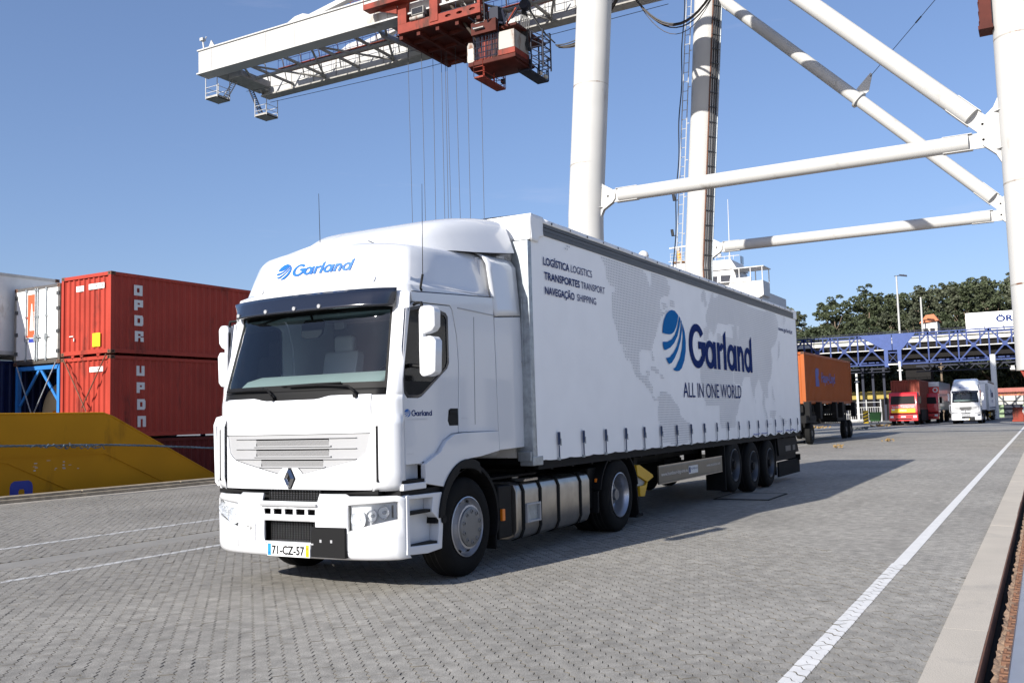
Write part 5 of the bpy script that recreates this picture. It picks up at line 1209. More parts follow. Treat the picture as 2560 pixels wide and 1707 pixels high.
# stays on the boom
for x in (40.0, 45.6): g = MB(); g.bar((x, 36.2, 28.35), (x, 10.5, 32.6), .42, .34); g.build('boom_stay', 'crane_white', CR, bevel=.02)
for x in (40.0, 45.6): g = MB(); g.prism([(37.4, 28.35), (33.5, 28.35), (35.3, 29.0), (36.0, 28.95)], 'x', x-.12, x+.12); g.build('stay_lug', 'crane_white', CR)
# baskets at the tip
for (xa, xb, ya, yb2, z, m_) in ((40.5, 41.7, 43.95, 45.1, 25.15, 'crane_white'), (45.6, 46.8, 44.1, 45.3, 25.25, 'post_grey')):
    bk = thing('maintenance_basket', '', ''); del bk['label']; del bk['category']; par(bk, CR)
    g = MB(); g.box(xa, xb, ya, yb2, z, z+.06); g.box(xa, xb, ya, ya+.03, z, z+.2); g.box(xa, xb, yb2-.03, yb2, z, z+.2); g.box(xa, xa+.03, ya, yb2, z, z+.2); g.build('tray', 'crane_grey', bk)
    g = MB()
    for x in (xa, xb):
        for y in (ya, yb2): g.tube((x, y, z), (x, y, 26.7), .035, 6)
    for k in (.45, .85): g.path([(xa, ya, z+k), (xb, ya, z+k), (xb, yb2, z+k), (xa, yb2, z+k), (xa, ya, z+k)], .022, 5)
    g.build('basket_frame', m_, bk)
def ladder(p, q, w, m_, parent, sd=(1, 0, 0), n=12, r=.035):
    p, q, sd = Vector(p), Vector(q), Vector(sd); g = MB()
    for s in (-1, 1): g.tube(p+sd*w*s, q+sd*w*s, r, 5)
    for k in range(n+1): c = p.lerp(q, k/n); g.tube(c-sd*w, c+sd*w, r*.7, 5)
    return g.build('ladder', m_, parent)
ladder((45.9, 46.2, 28.0), (45.9, 44.9, 25.4), .25, 'crane_dark', CR, n=14, r=.05); ladder((41.9, 43.4, 26.9), (41.2, 43.9, 25.2), .2, 'crane_grey', CR)
g = MB(); g.path([(43.4+ (k % 2)*.1, y, 26.3+.10*math.sin(y*.6)) for k, y in enumerate(frange(12, 44, 30))], .018, 4); g.path([(46.4, 44.5, 26.5), (46.4, 30, 26.2), (46.4, 12, 26.4)], .02, 4); g.build('trolley_rope', 'steel_rope', CR)

# ---- trolley
tro = thing('crane_trolley', 'rusty red trolley and operator cabin hanging under the white crane boom', 'crane trolley', (42, 24, 25.4))
g = MB(); P0 = [(27.0, 25.42), (21.05, 25.42), (21.05, 26.0), (24.3, 26.0), (26.4, 26.0), (27.0, 26.0)]
hol = [[(y+.22*math.cos(R(a)), 25.74+.09*math.sin(R(a))) for a in range(0, 360, 45)] for y in (21.6, 22.5, 23.3)]
g.holed(P0, hol, 'x', 39.2, 39.36); fr = g.build('side_plate', 'crane_red', tro, bevel=.01)
for q in ((39.2, 39.55, 26.35, 27.0, 26.0, 27.9), (39.15, 39.5, 24.0, 24.6, 25.6, 28.0), (39.2, 39.5, 21.05, 21.25, 26.0, 26.8)): g = MB(); g.box(*q); g.build('frame_post', 'crane_red', tro, bevel=.015)
g = MB(); g.box(38.6, 39.3, 24.6, 29.2, 27.25, 27.45); g.box(38.6, 38.66, 24.6, 29.2, 27.45, 27.6); g.prism([(27.0, 26.7), (28.6, 27.25), (27.0, 27.25)], 'x', 39.1, 39.2); ct = g.build('cantilever_walkway', 'crane_red', tro)
g = MB(); railing(g, [(38.65, 29.2, 27.45), (38.65, 24.6, 27.45)], 1.0, .02); g.build('handrail', 'crane_red', ct)
g = MB(); g.box(39.3, 44.9, 21.2, 27.0, 25.38, 25.52); g.build('deck', 'crane_red_shaded', tro)
g = MB()
for y in (21.3, 22.8, 24.2, 25.6, 26.9): g.box(39.4, 44.9, y-.12, y+.12, 25.12, 25.38)
for x in (40.6, 42.2, 43.8): g.box(x-.1, x+.1, 21.2, 27.0, 25.18, 25.38)
g.build('deck_beam', 'crane_red_shaded', tro)
g = MB(); g.box(44.6, 45.1, 21.2, 27.0, 25.3, 26.2); g.box(44.2, 45.0, 22.5, 24.0, 24.8, 25.3); g.build('side_plate', 'crane_red', tro, bevel=.01)
g = MB(); g.box(39.1, 39.5, 25.0, 25.9, 26.30, 26.75); ac = g.build('machine_box', 'crane_grey', tro, bevel=.02)
g = MB()
for k in range(7): g.box(39.07, 39.1, 25.05, 25.85, 26.35+.055*k, 26.375+.055*k)
g.build('louvre', 'crane_dark', ac)
g = MB(); g.tube((39.15, 25.0, 26.12), (39.15, 26.0, 26.12), .12, 12); g.tube((39.3, 25.4, 26.3), (39.1, 25.6, 26.0), .03, 5); g.build('motor', 'rusty_white', tro)
for y in (21.8, 23.6, 25.8):
    for x in (40.3, 43.9): g = MB(); g.box(x-.3, x+.3, y-.5, y+.5, 25.5, 26.4); g.lathe([(0, -.12), (.42, -.12), (.42, .12), (0, .12)], (x, y, 26.1), (1, 0, 0), 18); g.build('winch', 'crane_red_shaded', tro)
# inclined boom tube and ladder in front
g = MB(); g.tube((39.0, 24.6, 28.6), (40.3, 21.9, 24.2), .10, 10); g.build('inclined_tube', 'cable_brown', tro)
ladder((39.2, 23.6, 28.3), (40.2, 21.7, 24.9), .22, 'crane_grey', tro, sd=(.3, .9, .3), n=13)
for (y0, z0, y1, z1) in ((21.7, 26.9, 21.7, 24.6), (21.1, 26.9, 21.1, 24.6), (21.4, 26.9, 21.2, 24.8)): g = MB(); g.tube((39.7, y0, z0), (39.8, y1, z1), .045, 6); g.build('ladder_post', 'crane_grey', tro)
g = MB()
for k in range(8): g.box(39.66, 39.72, 21.1, 21.7, 24.7+k*.3, 24.74+k*.3)
g.box(39.5, 39.9, 21.05, 21.75, 24.62, 24.68); g.build('rung', 'crane_grey', tro)
# cabin block
g = MB(); g.box(40.0, 42.4, 19.2, 22.45, 22.62, 22.86); g.prism([(40.0, 22.62), (42.4, 22.62), (42.1, 22.45), (40.3, 22.45)], 'y', 19.3, 22.4); g.build('cabin_floor', 'crane_red_shaded', tro, bevel=.02)
g = MB(); g.prism([(22.02, 22.86), (22.02, 23.85), (22.12, 24.05), (22.40, 24.10), (22.50, 23.9), (22.52, 22.95), (22.45, 22.86)], 'x', 40.0, 41.6); cb = g.build('operator_cab', 'rusty_white', tro, bevel=.04)
g = MB(); g.box(39.985, 40.0, 22.08, 22.44, 23.0, 23.7); g.build('cab_window', 'concrete_pale', cb)
g = MB(); g.grid(lambda a, b: (39.9+1.9*a, 21.95-.9*a, 23.9-.45*a+.25*b), frange(0, 1, 5), frange(0, 1, 3)); g.build('sloping_window', 'window_dark', tro, solid=.06)
g = MB(); g.box(40.0, 41.8, 19.25, 20.32, 23.22, 24.30); eh = g.build('electrical_house', 'rusty_white', tro, bevel=.02)
g = MB(); g.box(39.96, 41.8, 19.2, 20.36, 22.86, 23.2); g.build('house_base', 'crane_red', eh, bevel=.02)
g = MB(); g.box(40.3, 41.9, 20.5, 21.9, 22.86, 24.4); g.build('machine_room', 'crane_red', tro)
rj = random.Random(31)
g = MB()
for k in range(16): y = 20.4+k*.1; g.tube((39.95, y, 22.9), (39.95, y+rj.uniform(-.15, .15), 24.9), .025, 5)
for k in range(6): z = 23.0+k*.32; g.tube((39.95, 20.4, z), (39.95, 22.0, z), .022, 5)
g.build('guard_bars', 'crane_dark', tro, kind='stuff')
g = MB(); 
for k in range(10):
    x = 39.7+rj.random()*2.5; y = 19.3+rj.random()*2.6; g.bar((x, y, 24.4+rj.random()*.5), (x+rj.uniform(-1, 1), y+rj.uniform(-.9, .9), 25.3), .07, .07)
g.box(40.1, 42.2, 20.3, 22.0, 24.9, 25.1); g.box(40.0, 40.8, 20.3, 20.9, 25.1, 25.9); g.build('hanger_frame', 'crane_dark', tro, kind='stuff')
g = MB(); g.box(39.7, 40.0, 20.3, 22.0, 24.35, 25.1); g.box(40.2, 44.0, 19.2, 21.1, 24.6, 24.75); g.build('gear_deck', 'crane_red_shaded', tro)
for k in range(9):
    a_ = rj.uniform(39.6, 41.5), rj.uniform(19.3, 22.2), rj.uniform(24.4, 25.3); g = MB(); g.bar(a_, (a_[0]+rj.uniform(-.2, .8), a_[1]+rj.uniform(-1.3, 1.3), a_[2]+rj.uniform(-.2, 1.2)), .09, .09); g.build('hanger_strut', 'crane_dark' if k % 3 else 'crane_red', tro)
g = MB(); railing(g, [(39.4, 24.4, 25.52), (39.4, 21.3, 25.52)], 1.1, .025); g.build('deck_rail', 'crane_dark', tro)
# lower platforms along x
for (xa, xb, ya, yb2, z, m_) in ((40.0, 42.7, 21.42, 22.06, 21.84, 'crane_red'), (41.6, 44.05, 19.12, 19.87, 22.26, 'crane_dark')):
    g = MB(); g.box(xa, xb, ya, yb2, z, z+.10); pf = g.build('platform', 'crane_red' if m_ == 'crane_red' else 'crane_dark', tro)
    g = MB(); railing(g, [(xa, yb2, z+.1), (xa, ya, z+.1), (xb, ya, z+.1), (xb, yb2, z+.1), (xa, yb2, z+.1)], .95, .022, rails=(1, .6, .3)); g.build('handrail', m_, pf)
    g = MB()
    for x in (xa+.2, lerp(xa, xb, .5), xb-.1): g.tube((x, ya+.05, z), (x, ya+.05, 23.0), .04, 5)
    g.build('hanger', m_, pf)
g = MB(); g.box(42.4, 42.7, 21.4, 21.6, 22.2, 22.45); g.build('lamp_box', 'crane_dark', tro)
for x in (42.6, 43.3): g = MB(); g.box(x, x+.35, 18.95, 19.1, 22.34, 22.5); g.build('floodlight', 'concrete_pale', tro)
# blue lattice mast beside the house
g = MB()
for (x, y) in ((41.6, 18.2), (42.6, 18.2), (41.6, 19.0), (42.6, 19.0)): g.tube((x, y, 22.3), (x, y, 24.6), .05, 6)
for k in range(4):
    z = 22.5+k*.55
    for (a, b) in (((41.6, 18.2), (42.6, 18.2)), ((42.6, 18.2), (42.6, 19.0)), ((41.6, 18.2), (41.6, 19.0))): g.tube((*a, z), (*b, z+.5), .03, 5); g.tube((*a, z), (*b, z), .03, 5)
g.build('lattice_mast', 'crane_dark', tro)
g = MB(); g.tube((44.0, 19.1, 22.3), (44.0, 19.1, 23.6), .04, 6); g.lathe([(0, -.1), (.1, -.05), (.1, .05), (0, .1)], (44.0, 19.1, 23.65), (0, 0, 1), 10); g.tube((43.2, 19.1, 22.3), (43.2, 19.1, 24.2), .025, 5); g.build('mast_lamp', 'crane_dark', tro)
# cable saddle where the festoon drops
g = MB(); g.lathe([(0, -.25), (.28, -.25), (.34, 0), (.28, .25), (0, .25)], (41.4, 19.2, 26.2), (1, 0, 0), 14); g.build('cable_saddle', 'crane_dark', tro)
g = MB()
for k in range(5):
    dx = k*.07; g.path([(41.3+dx, 19.35, 26.1), (41.3+dx, 19.45-.1*k, 25.2), (41.3+dx, 19.4-.05*k, 24.2), (41.4+dx, 19.1, 23.4)], .04, 5)
    g.path([(41.3+dx, 19.05, 26.1), (41.5+dx, 18.7, 25.3), (41.8+dx, 18.2, 24.4), (42.2+dx, 17.8, 23.9)], .035, 5)
g.build('cable_bundle', 'cable_black', tro, smooth=60)
# festoon loops
def loop(p, q, sag, n=14):
    p, q = Vector(p), Vector(q); return [p.lerp(q, t)+Vector((0, 0, -4*sag*t*(1-t))) for t in frange(0, 1, n)]
fest = thing('festoon_cable', 'sagging black cable loops between the trolley and the crane legs', 'cable', (43, 14, 24))
rl = random.Random(14)
for (p, q, sag) in (((42.6, 17.75, 23.75), (43, 13.7, 26.2), .95), ((43, 13.0, 26.0), (43, 8.0, 25.2), 2.2), ((43, 7.4, 26.0), (43, 3.9, 26.9), 1.8)):
    for k in range(7):
        g = MB(); dz = rl.uniform(-.06, .06); x = rl.uniform(-.25, .25); g.path(loop((p[0]+x, p[1]+dz, p[2]+dz), (q[0]+x, q[1]-dz, q[2]+dz), sag+rl.uniform(-.22, .12)+(.35 if k == 6 else 0)), .038 if k < 5 else .022, 5); g.build('cable', 'cable_black' if k % 3 else 'cable_brown', fest, smooth=60)
# hoist ropes and spreader
hoist = thing('hoist_rope', 'thin steel hoist ropes hanging down from the crane trolley', 'rope', (42.5, 25.7, 25.4))
for y0, y1 in ((28.62, 28.45), (27.55, 27.45), (26.65, 26.7), (26.0, 26.0), (25.70, 25.74), (25.58, 25.50), (24.92, 24.8), (24.05, 24.1), (23.05, 23.1)):
    g = MB(); g.tube((42.5, y0, 25.4 if y0 < 27 else 26.9), (42.5, y1, 9.3), .017, 5); g.build('rope', 'steel_rope', hoist)
spr = thing('spreader', 'red spreader frame hanging on the hoist ropes', 'spreader', (42.5, 25.7, 9)); 
g = MB(); g.box(41.4, 43.6, 22.9, 28.6, 9.0, 9.3); g.build('spreader_beam', 'crane_red', spr)
# ---------------------------------------------------------------- freight containers
def corr_panel(mb, o, uv, L, H, nv, per=.278, dep=.036):
    """corrugated sheet from o along uv, height H, bulging towards nv"""
    o, uv, nv = Vector(o), Vector(uv), Vector(nv); n = max(1, round(L/per)); per = L/n; pts = []
    for k in range(n):
        a = k*per
        for f, q in ((0, 0), (.25, 0), (.40, 1), (.85, 1)): pts.append((a+f*per, q))
    pts.append((L, 0)); v = []
    for a, q in pts: p = o+uv*a-nv*dep*q; v += [p, p+Vector((0, 0, H))]
    return mb.add(v, [(2*i, 2*i+2, 2*i+3, 2*i+1) for i in range(len(pts)-1)])
CASTM = {}
def container(label, m,  x0, y0, z0, L=12.19, H=2.59, Wd=2.438, door=False, group=None, name='shipping_container', rail=None, smooth=False):
    t = thing(name, label, 'container', (x0, y0, z0), group); rail = rail or m
    x1, y1, z1 = x0+L, y0+Wd, z0+H; e = .06; b = .15
    for (y, n) in ((y0+.02, -1), (y1-.02, 1)):
        g = MB(); corr_panel(g, (x0+.10, y, z0+b), (1, 0, 0), L-.20, H-b-.11, (0, n, 0), dep=.003 if smooth else .036); g.build('side_panel', m, t)
    g = MB(); corr_panel(g, (x1-.02, y0+.10, z0+b), (0, 1, 0), Wd-.2, H-b-.11, (1, 0, 0), per=.25); g.build('end_panel', m, t)
    if not door:
        g = MB(); corr_panel(g, (x0+.03, y0+.12, z0+b), (0, 1, 0), Wd-.24, H-b-.13, (-1, 0, 0), per=.25, dep=.045); g.build('end_panel', m, t)
    g = MB(); g.grid(lambda a, c: (lerp(x0+.1, x1-.1, a), lerp(y0+.1, y1-.1, c), z1-.02+.008*math.sin(a*300)), frange(0, 1, 60), frange(0, 1, 2)); g.build('roof', m, t)
    for y in (y0, y1-e):
        g = MB(); g.box(x0+.12, x1-.12, y, y+e, z0+.02, z0+b); g.build('bottom_rail', rail, t); g = MB(); g.box(x0+.12, x1-.12, y, y+e, z1-.11, z1-.01); g.build('top_rail', rail, t)
    for x in (x0, x1-e):
        g = MB(); g.box(x, x+e, y0+.1, y1-.1, z0+.02, z0+b); g.build('bottom_rail', rail, t); g = MB(); g.box(x, x+e, y0+.1, y1-.1, z1-.12, z1-.01); g.build('top_rail', rail, t)
        for y in (y0, y1-.12):
            g = MB(); g.box(x-(.06 if x > x0 else 0), x+e+(.06 if x == x0 else 0), y, y+.12, z0+.11, z1-.11); g.build('corner_post', rail, t)
    for x in (x0-.004, x1-.174):
        for y in (y0-.004, y1-.158):
            for z in (z0, z1-.118):
                g = MB(); g.box(x, x+.178, y, y+.162, z, z+.118); g.build('corner_casting', 'rust', t, bevel=.008)
                h = MB(); 
                h.obox((x+.089 if True else 0, y-.001 if y < y0+.5 else y+.163, z+.06), ((1, 0, 0), (0, 1, 0), (0, 0, 1)), (.036, .003, .024)); h.obox((x-.001, y+.08, z+.06), ((1, 0, 0), (0, 1, 0), (0, 0, 1)), (.003, .03, .024)); h.build('casting_hole', 'void', t, kind='stuff')
    return t
def stencil(mb, ch, x0, x1, z0, z1, y):
    """block stencil letter with narrow slits, on the face y"""
    w, h = x1-x0, z1-z0
    def rect(a, b, c, d_): mb.add([(x0+a*w, y, z0+c*h), (x0+b*w, y, z0+c*h), (x0+b*w, y, z0+d_*h), (x0+a*w, y, z0+d_*h)], [(0, 1, 2, 3)])
    if ch == 'O': rect(.05, .36, .0, 1); rect(.64, .97, 0, 1); rect(.36, .64, 0, .3); rect(.36, .64, .72, 1)
    if ch == 'P': rect(.05, .42, 0, 1); rect(.66, 1, .32, 1); rect(.42, .66, .72, 1); rect(.42, .66, .32, .55)
    if ch == 'D': rect(.05, .38, 0, 1); rect(.66, .92, .0, 1); rect(.92, 1.0, .12, .88); rect(.38, .66, 0, .28); rect(.38, .66, .72, 1)
    if ch == 'R': rect(.05, .40, 0, 1); rect(.66, 1.0, 0, .42); rect(.66, .97, .52, 1); rect(.40, .66, .74, 1); rect(.40, .66, .36, .54)
    if ch == 'U': rect(.05, .40, 0, 1); rect(.64, 1, 0, 1); rect(.40, .64, 0, .28)
    if ch == 'N': rect(.05, .40, 0, 1); rect(.64, 1, .0, 1); rect(.40, .64, .72, 1)
up = container('upper red container of the stack on the ship, white OPDR stencil down its side', 'container_red', 12.5, 18.9, 3.98)
lo = container('lower red container of the stack on the ship, crossed by lashing rods', 'container_red', 12.5, 18.9, 1.33)
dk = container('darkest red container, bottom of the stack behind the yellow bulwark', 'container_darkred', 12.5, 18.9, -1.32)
y_ = 18.9+.0165
g = MB()
for ch, (xa, za, xb, zb2) in zip('OPDR', ((13.32, 6.22, 13.75, 5.88), (13.33, 5.74, 13.76, 5.40), (13.34, 5.24, 13.77, 4.90), (13.36, 4.73, 13.79, 4.39))): stencil(g, ch, xa+.04, xb-.03, zb2, za, y_)
g.build('stencil_lettering', 'stencil_white', up)
g = MB()
for ch, (xa, za, xb, zb2) in zip('UPDN', ((13.44, 3.61, 13.82, 3.29), (13.45, 3.08, 13.83, 2.74), (13.47, 2.54, 13.86, 2.20), (13.49, 2.0, 13.88, 1.65))): stencil(g, ch, xa+.03, xb-.02, zb2, za, y_)
g.build('stencil_lettering', 'stencil_white', lo)
def endlabel(par_, y1, y0, z0, z1, txt, m='stencil_white', x=12.522, tm='container_darkred'):
    g = MB(); g.box(x-.002, x, y0, y1, z0, z1); l = g.build('label_plate', m, par_)
    if txt: g = MB(); text_on(g, txt, (x-.0035, y1-.04, z0+.06), (0, -(y1-y0-.08), 0), (0, 0, z1-z0-.11), bold=.01); g.build('label_text', tm, l)
endlabel(up, 20.62, 20.24, 6.04, 6.22, 'OPD'); endlabel(up, 20.0, 19.24, 6.06, 6.24, '221415 6'); endlabel(up, 19.80, 19.43, 4.22, 4.65, None, 'label_yellow'); endlabel(lo, 19.93, 19.28, 3.42, 3.58, 'OPD 40 1L')
g = MB()
for y in (19.5, 20.3, 20.75): g.prism([(y-.09, 3.985), (y+.09, 3.985), (y, 3.86)], 'x', 12.50, 12.55)
g.build('stacking_bracket', 'container_red', up)
g = MB(); g.box(12.515, 12.522, 20.75, 20.95, 4.60, 4.63); g.box(12.515, 12.522, 20.70, 20.74, 4.45, 4.55); g.build('scuff_mark', 'stencil_white', up)

rf_ = container('white refrigerated container with locking bars, beside the upper red container', 'container_white', 12.5, 21.40, 3.80, H=2.62, door=True, rail='aluminium')
dw = 1.08
for k, (ya, yb2) in enumerate(((21.52, 22.60), (22.63, 23.72))):
    g = MB(); g.box(12.50, 12.56, ya, yb2, 3.98, 6.30); dr = g.build('container_door', 'container_white', rf_, bevel=.01)
    for yy in ((22.09, 22.54) if k == 0 else (22.66, 23.16)):
        g = MB(); g.tube((12.47, yy, 3.92), (12.47, yy, 6.34), .018, 8)
        for z in (3.98, 4.6, 5.4, 6.28): g.box(12.45, 12.50, yy-.04, yy+.04, z-.03, z+.03)
        g.build('locking_bar', 'galvanised', dr)
        g = MB(); g.box(12.43, 12.46, yy-.16, yy+.02, 4.68, 4.72); g.box(12.44, 12.48, yy-.05, yy+.05, 4.60, 4.8); g.build('door_handle', 'galvanised', dr)
    g = MB()
    for z in (4.2, 4.85, 5.6, 6.1): yh = 21.50 if k == 0 else 23.70; g.box(12.47, 12.52, yh-.07, yh+.07, z-.06, z+.06)
    g.build('door_hinge', 'rail_grey', dr)
g = MB(); g.box(12.493, 12.499, 22.72, 23.10, 4.72, 6.16); pn = g.build('door_sign', 'label_red', rf_)
g = MB(); g.add([(12.490, 22.98, 4.95), (12.490, 22.78, 4.95), (12.490, 22.86, 5.85), (12.490, 22.90, 5.85)], [(0, 1, 2, 3)]); 
for k in range(16): z = 4.95+.04*k; g.box(12.489, 12.491, 22.73, 22.79, z, z+.018)
g.build('sign_print', 'stencil_white', pn)
g = MB(); g.box(12.491, 12.494, 22.70, 23.03, 4.55, 4.68); g.build('sign_stripe', 'label_blue', pn)
g = MB(); text_on(g, 'TEXU', (12.497, 22.45, 5.96), (0, -.35, 0), (0, 0, .09)); text_on(g, '534427', (12.497, 22.08, 5.96), (0, -.38, 0), (0, 0, .09)); text_on(g, '2231', (12.497, 22.0, 5.76), (0, -.25, 0), (0, 0, .08)); text_on(g, 'MAX GROSS', (12.497, 22.05, 5.3), (0, -.4, 0), (0, 0, .05)); text_on(g, 'TARE', (12.497, 22.05, 5.16), (0, -.22, 0), (0, 0, .05)); text_on(g, 'NET', (12.497, 22.05, 5.02), (0, -.2, 0), (0, 0, .05)); g.build('door_lettering', 'light_grey_print', rf_)
# tank container in a blue frame
tk_ = thing('tank_container', 'beige tank in a blue steel frame below the white refrigerated container', 'container', (12.5, 21.4, 1.2))
g = MB(); YA, YB, ZA, ZB = 21.40, 23.72, 1.15, 3.76
for x in (12.5, 18.5):
    for y in (YA, YB-.13): g.box(x, x+.13, y, y+.13, ZA, ZB)
    g.box(x+.005, x+.125, YA+.13, YB-.13, ZB-.14, ZB-.01); g.box(x+.005, x+.125, YA+.13, YB-.13, ZA, ZA+.12)
for y in (YA+.01, YB-.12): g.box(12.63, 18.5, y, y+.10, ZB-.13, ZB-.02); g.box(12.63, 18.5, y, y+.10, ZA+.01, ZA+.12)
g.build('frame', 'frame_blue', tk_)
for p, q in (((22.48, 3.68), (23.55, 2.45)), ((22.48, 3.68), (21.50, 2.55)), ((21.5, 2.2), (22.1, 1.2)), ((23.6, 2.2), (23.0, 1.2))):
    g = MB(); g.bar((12.56, *p), (12.56, *q), .09, .05, up=(1, 0, 0)); g.build('frame_brace', 'frame_blue', tk_)
g = MB(); rr_ = 1.10; g.lathe([(0, .0), (.35, .02), (.62, .07), (.85, .16), (1.0, .27), (rr_, .42), (rr_, 4.6), (1.0, 4.75), (.6, 4.95), (0, 5.0)], (13.05, 22.46, 2.20), (1, 0, 0), 36); tb = g.build('tank', 'tank_beige', tk_, smooth=50)
g = MB(); text_on(g, 'U 000123', (13.28, 22.35, 2.85), (-.0, -.55, 0), (0, 0, .09)); text_on(g, 'T14', (13.2, 22.2, 2.6), (0, -.25, 0), (0, 0, .07)); g.build('tank_lettering', 'black_plastic', tb)
g = MB(); g.prism([(22.05, 2.02), (21.85, 2.22), (21.65, 2.02), (21.85, 1.82)], 'x', 12.95, 12.955); g.build('hazard_placard', 'label_yellow', tk_)
g = MB(); g.box(13.0, 13.01, 22.25, 22.45, 2.10, 2.26); g.build('hazard_plate', 'orange_lens', tk_)
wc = container('long white container high on the left, nearest the frame edge', 'container_white', 2.1, 24.0, 4.18, H=2.80, rail='concrete_pale', smooth=True)
bc_ = container('dark blue container under the long white container', 'container_blue', 2.1, 24.0, 1.42)
bc2 = container('dark blue container at the very bottom left of the ship stack', 'container_blue', 2.1, 24.0, -1.3)
b3 = container('dark blue container half hidden under the tank container', 'container_blue', 12.5, 21.4, -1.5)
# lashing rods
lr = thing('lashing_rods', 'crossed rusty lashing rods on the container ends', 'lashing rods', (12.4, 21, 2))
for (a, b) in (((21.08, 3.90), (19.70, 2.02)), ((18.98, 3.95), (20.02, 2.30)), ((23.51, 3.76), (22.50, 2.02)), ((21.46, 3.82), (22.56, 2.02))):
    g = MB(); g.tube((12.40, *a), (12.32, *b), .022, 6); g.build('rod', 'rust' if a[0] < 21.2 else 'galvanised', lr)
g = MB(); g.bar((12.34, 19.76, 2.20), (12.30, 19.58, 1.95), .09, .07); g.build('turnbuckle', 'container_red', lr, bevel=.01)

# ---------------------------------------------------------------- ship
ship = thing('container_ship', 'container ship moored along the quay, yellow sloping bulwark and white bridge', 'ship', (50, 24, 0))
SH = ship
g = MB(); g.box(-45, 112, 15.56, 34, -4.5, -1.45); g.build('hull', 'hull_dark', SH)
g = MB(); P = [(-45, -2.2), (-45, 2.03), (9.63, 2.01), (9.86, 1.93), (14.1, -.17), (14.4, -1.5), (14.4, -2.2)]
g.prism(P, 'y', 15.4, 15.5); bw = g.build('bulwark', 'hull_yellow', SH, bevel=.015)
g = MB(); g.path([(-45, 15.42, 2.05), (9.62, 15.42, 2.03), (9.9, 15.42, 1.94), (14.1, 15.42, -.15)], .03, 8); g.build('bulwark_rim', 'hull_yellow', bw)
for P in ([(-40, .99), (6.8, 1.01), (9.60, .99), (9.75, .95), (11.8, 0.0), (12.4, -.3)], [(-40, .93), (6.7, .92), (6.95, .87), (8.5, .16), (9.3, -.2)]):
    g = MB(); q = [(x, 15.395, z) for x, z in P]
    for a, b in zip(q, q[1:]): g.bar(a, b, .05, .035, up=(0, 1, 0))
    g.build('bulwark_ridge', 'hull_yellow', bw)
g = MB(); P1 = [(7.02, -.3), (7.02, .27), (7.05, .36), (7.13, .41), (7.50, .41), (7.58, .36), (7.61, .27), (7.61, -.3), (7.40, -.3), (7.40, .16), (7.37, .21), (7.27, .21), (7.24, .16), (7.24, -.3)]
g.prism(P1, 'y', 15.396, 15.4); g.build('hull_letter', 'label_blue', bw)
g = MB(); rz = random.Random(9)
for k in range(26):
    x = 8.1+rz.uniform(-.5, .9); z = .72+rz.uniform(-.12, .14) if k % 2 else 1.22+rz.uniform(-.03, .05); g.box(x, x+rz.uniform(.02, .10), 15.393, 15.3965, z, z+rz.uniform(.008, .03))
g.build('paint_scrape', 'concrete_pale', bw, kind='stuff')
# superstructure with the navigating bridge
g = MB(); g.box(100.6, 112, 21, 34, -1.4, 15.4); g.box(101, 111, 23.5, 33, 15.4, 16.7); g.build('deckhouse', 'ship_white', SH)
g = MB(); g.prism([(23.86, 16.72), (32.5, 16.72), (32.5, 18.15), (24.1, 18.15)], 'x', 100.5, 106); wh = g.build('wheelhouse', 'ship_white', SH, bevel=.05)
for (a, b) in ((24.62, 25.70), (26.18, 27.2), (27.7, 28.8), (29.2, 30.3)):
    g = MB(); g.prism([(a, 16.70+.0), (b, 16.72), (b+.02, 17.52), (a-.10, 17.46)], 'x', 100.44, 100.52); w_ = g.build('window', 'window_dark', wh, bevel=.04)
    g = MB(); g.holed([(a-.12, 16.62), (b+.10, 16.64), (b+.12, 17.60), (a-.22, 17.56)], [[(a, 16.72), (b, 16.74), (b+.02, 17.50), (a-.10, 17.44)]], 'x', 100.42, 100.46); g.build('window_frame', 'ship_white', w_)
g = MB(); g.prism([(23.75, 18.15), (32.6, 18.15), (32.0, 19.35), (24.4, 19.28)], 'x', 100.3, 105.5); g.build('wheelhouse_top', 'ship_white', SH, bevel=.03)
g = MB(); g.box(100.0, 103.0, 20.70, 24.6, 14.75, 16.45); g.prism([(20.70, 14.75), (24.6, 14.75), (24.6, 13.2), (21.8, 14.3)], 'x', 100.05, 103.0); g.box(99.9, 100.4, 22.1, 24.5, 16.45, 16.95); g.build('bridge_wing', 'ship_white', SH, bevel=.02)
g = MB(); g.box(99.9, 103.2, 20.55, 24.2, 18.02, 18.12); g.build('wing_canopy', 'ship_white', SH)
for (x, y) in ((100.0, 23.4), (100.0, 22.1), (100.0, 20.75), (103.0, 22.3), (103.0, 20.75)): g = MB(); g.tube((x, y, 16.4), (x, y, 18.03), .06, 6); g.build('canopy_post', 'ship_white', SH)
g = MB(); g.path([(100.1, 23.3, 19.6), (100.1, 31.9, 19.7)], .04, 5)
for y in frange(24, 31.5, 7): g.tube((100.1, y, 19.2), (100.1, y, 19.7), .03, 5)
g.build('roof_rail', 'ship_white', SH)
g = MB(); g.box(101, 102, 23.35, 23.45, 18.75, 19.65); g.build('notice_board', 'window_dark', SH)
g = MB(); g.tube((101, 24.7, 19.3), (101, 24.62, 26.5), .07, 6, .03); g.tube((101, 24.7, 19.3), (101, 24.7, 19.9), .12, 8); g.build('aerial_mast', 'ship_white', SH)
g = MB(); g.lathe([(0, .35), (.22, .25), (.25, 0), (.15, -.2), (0, -.25)], (101, 25.9, 19.9), (0, 0, 1), 12); g.tube((101, 27.2, 19.3), (101, 27.2, 20.2), .04, 5); g.lathe([(0, -.1), (.5, -.05), (.62, .12)], (101, 26.9, 20.2), (-1, -.4, .6), 14); g.build('roof_gear', 'ship_white', SH, kind='stuff')
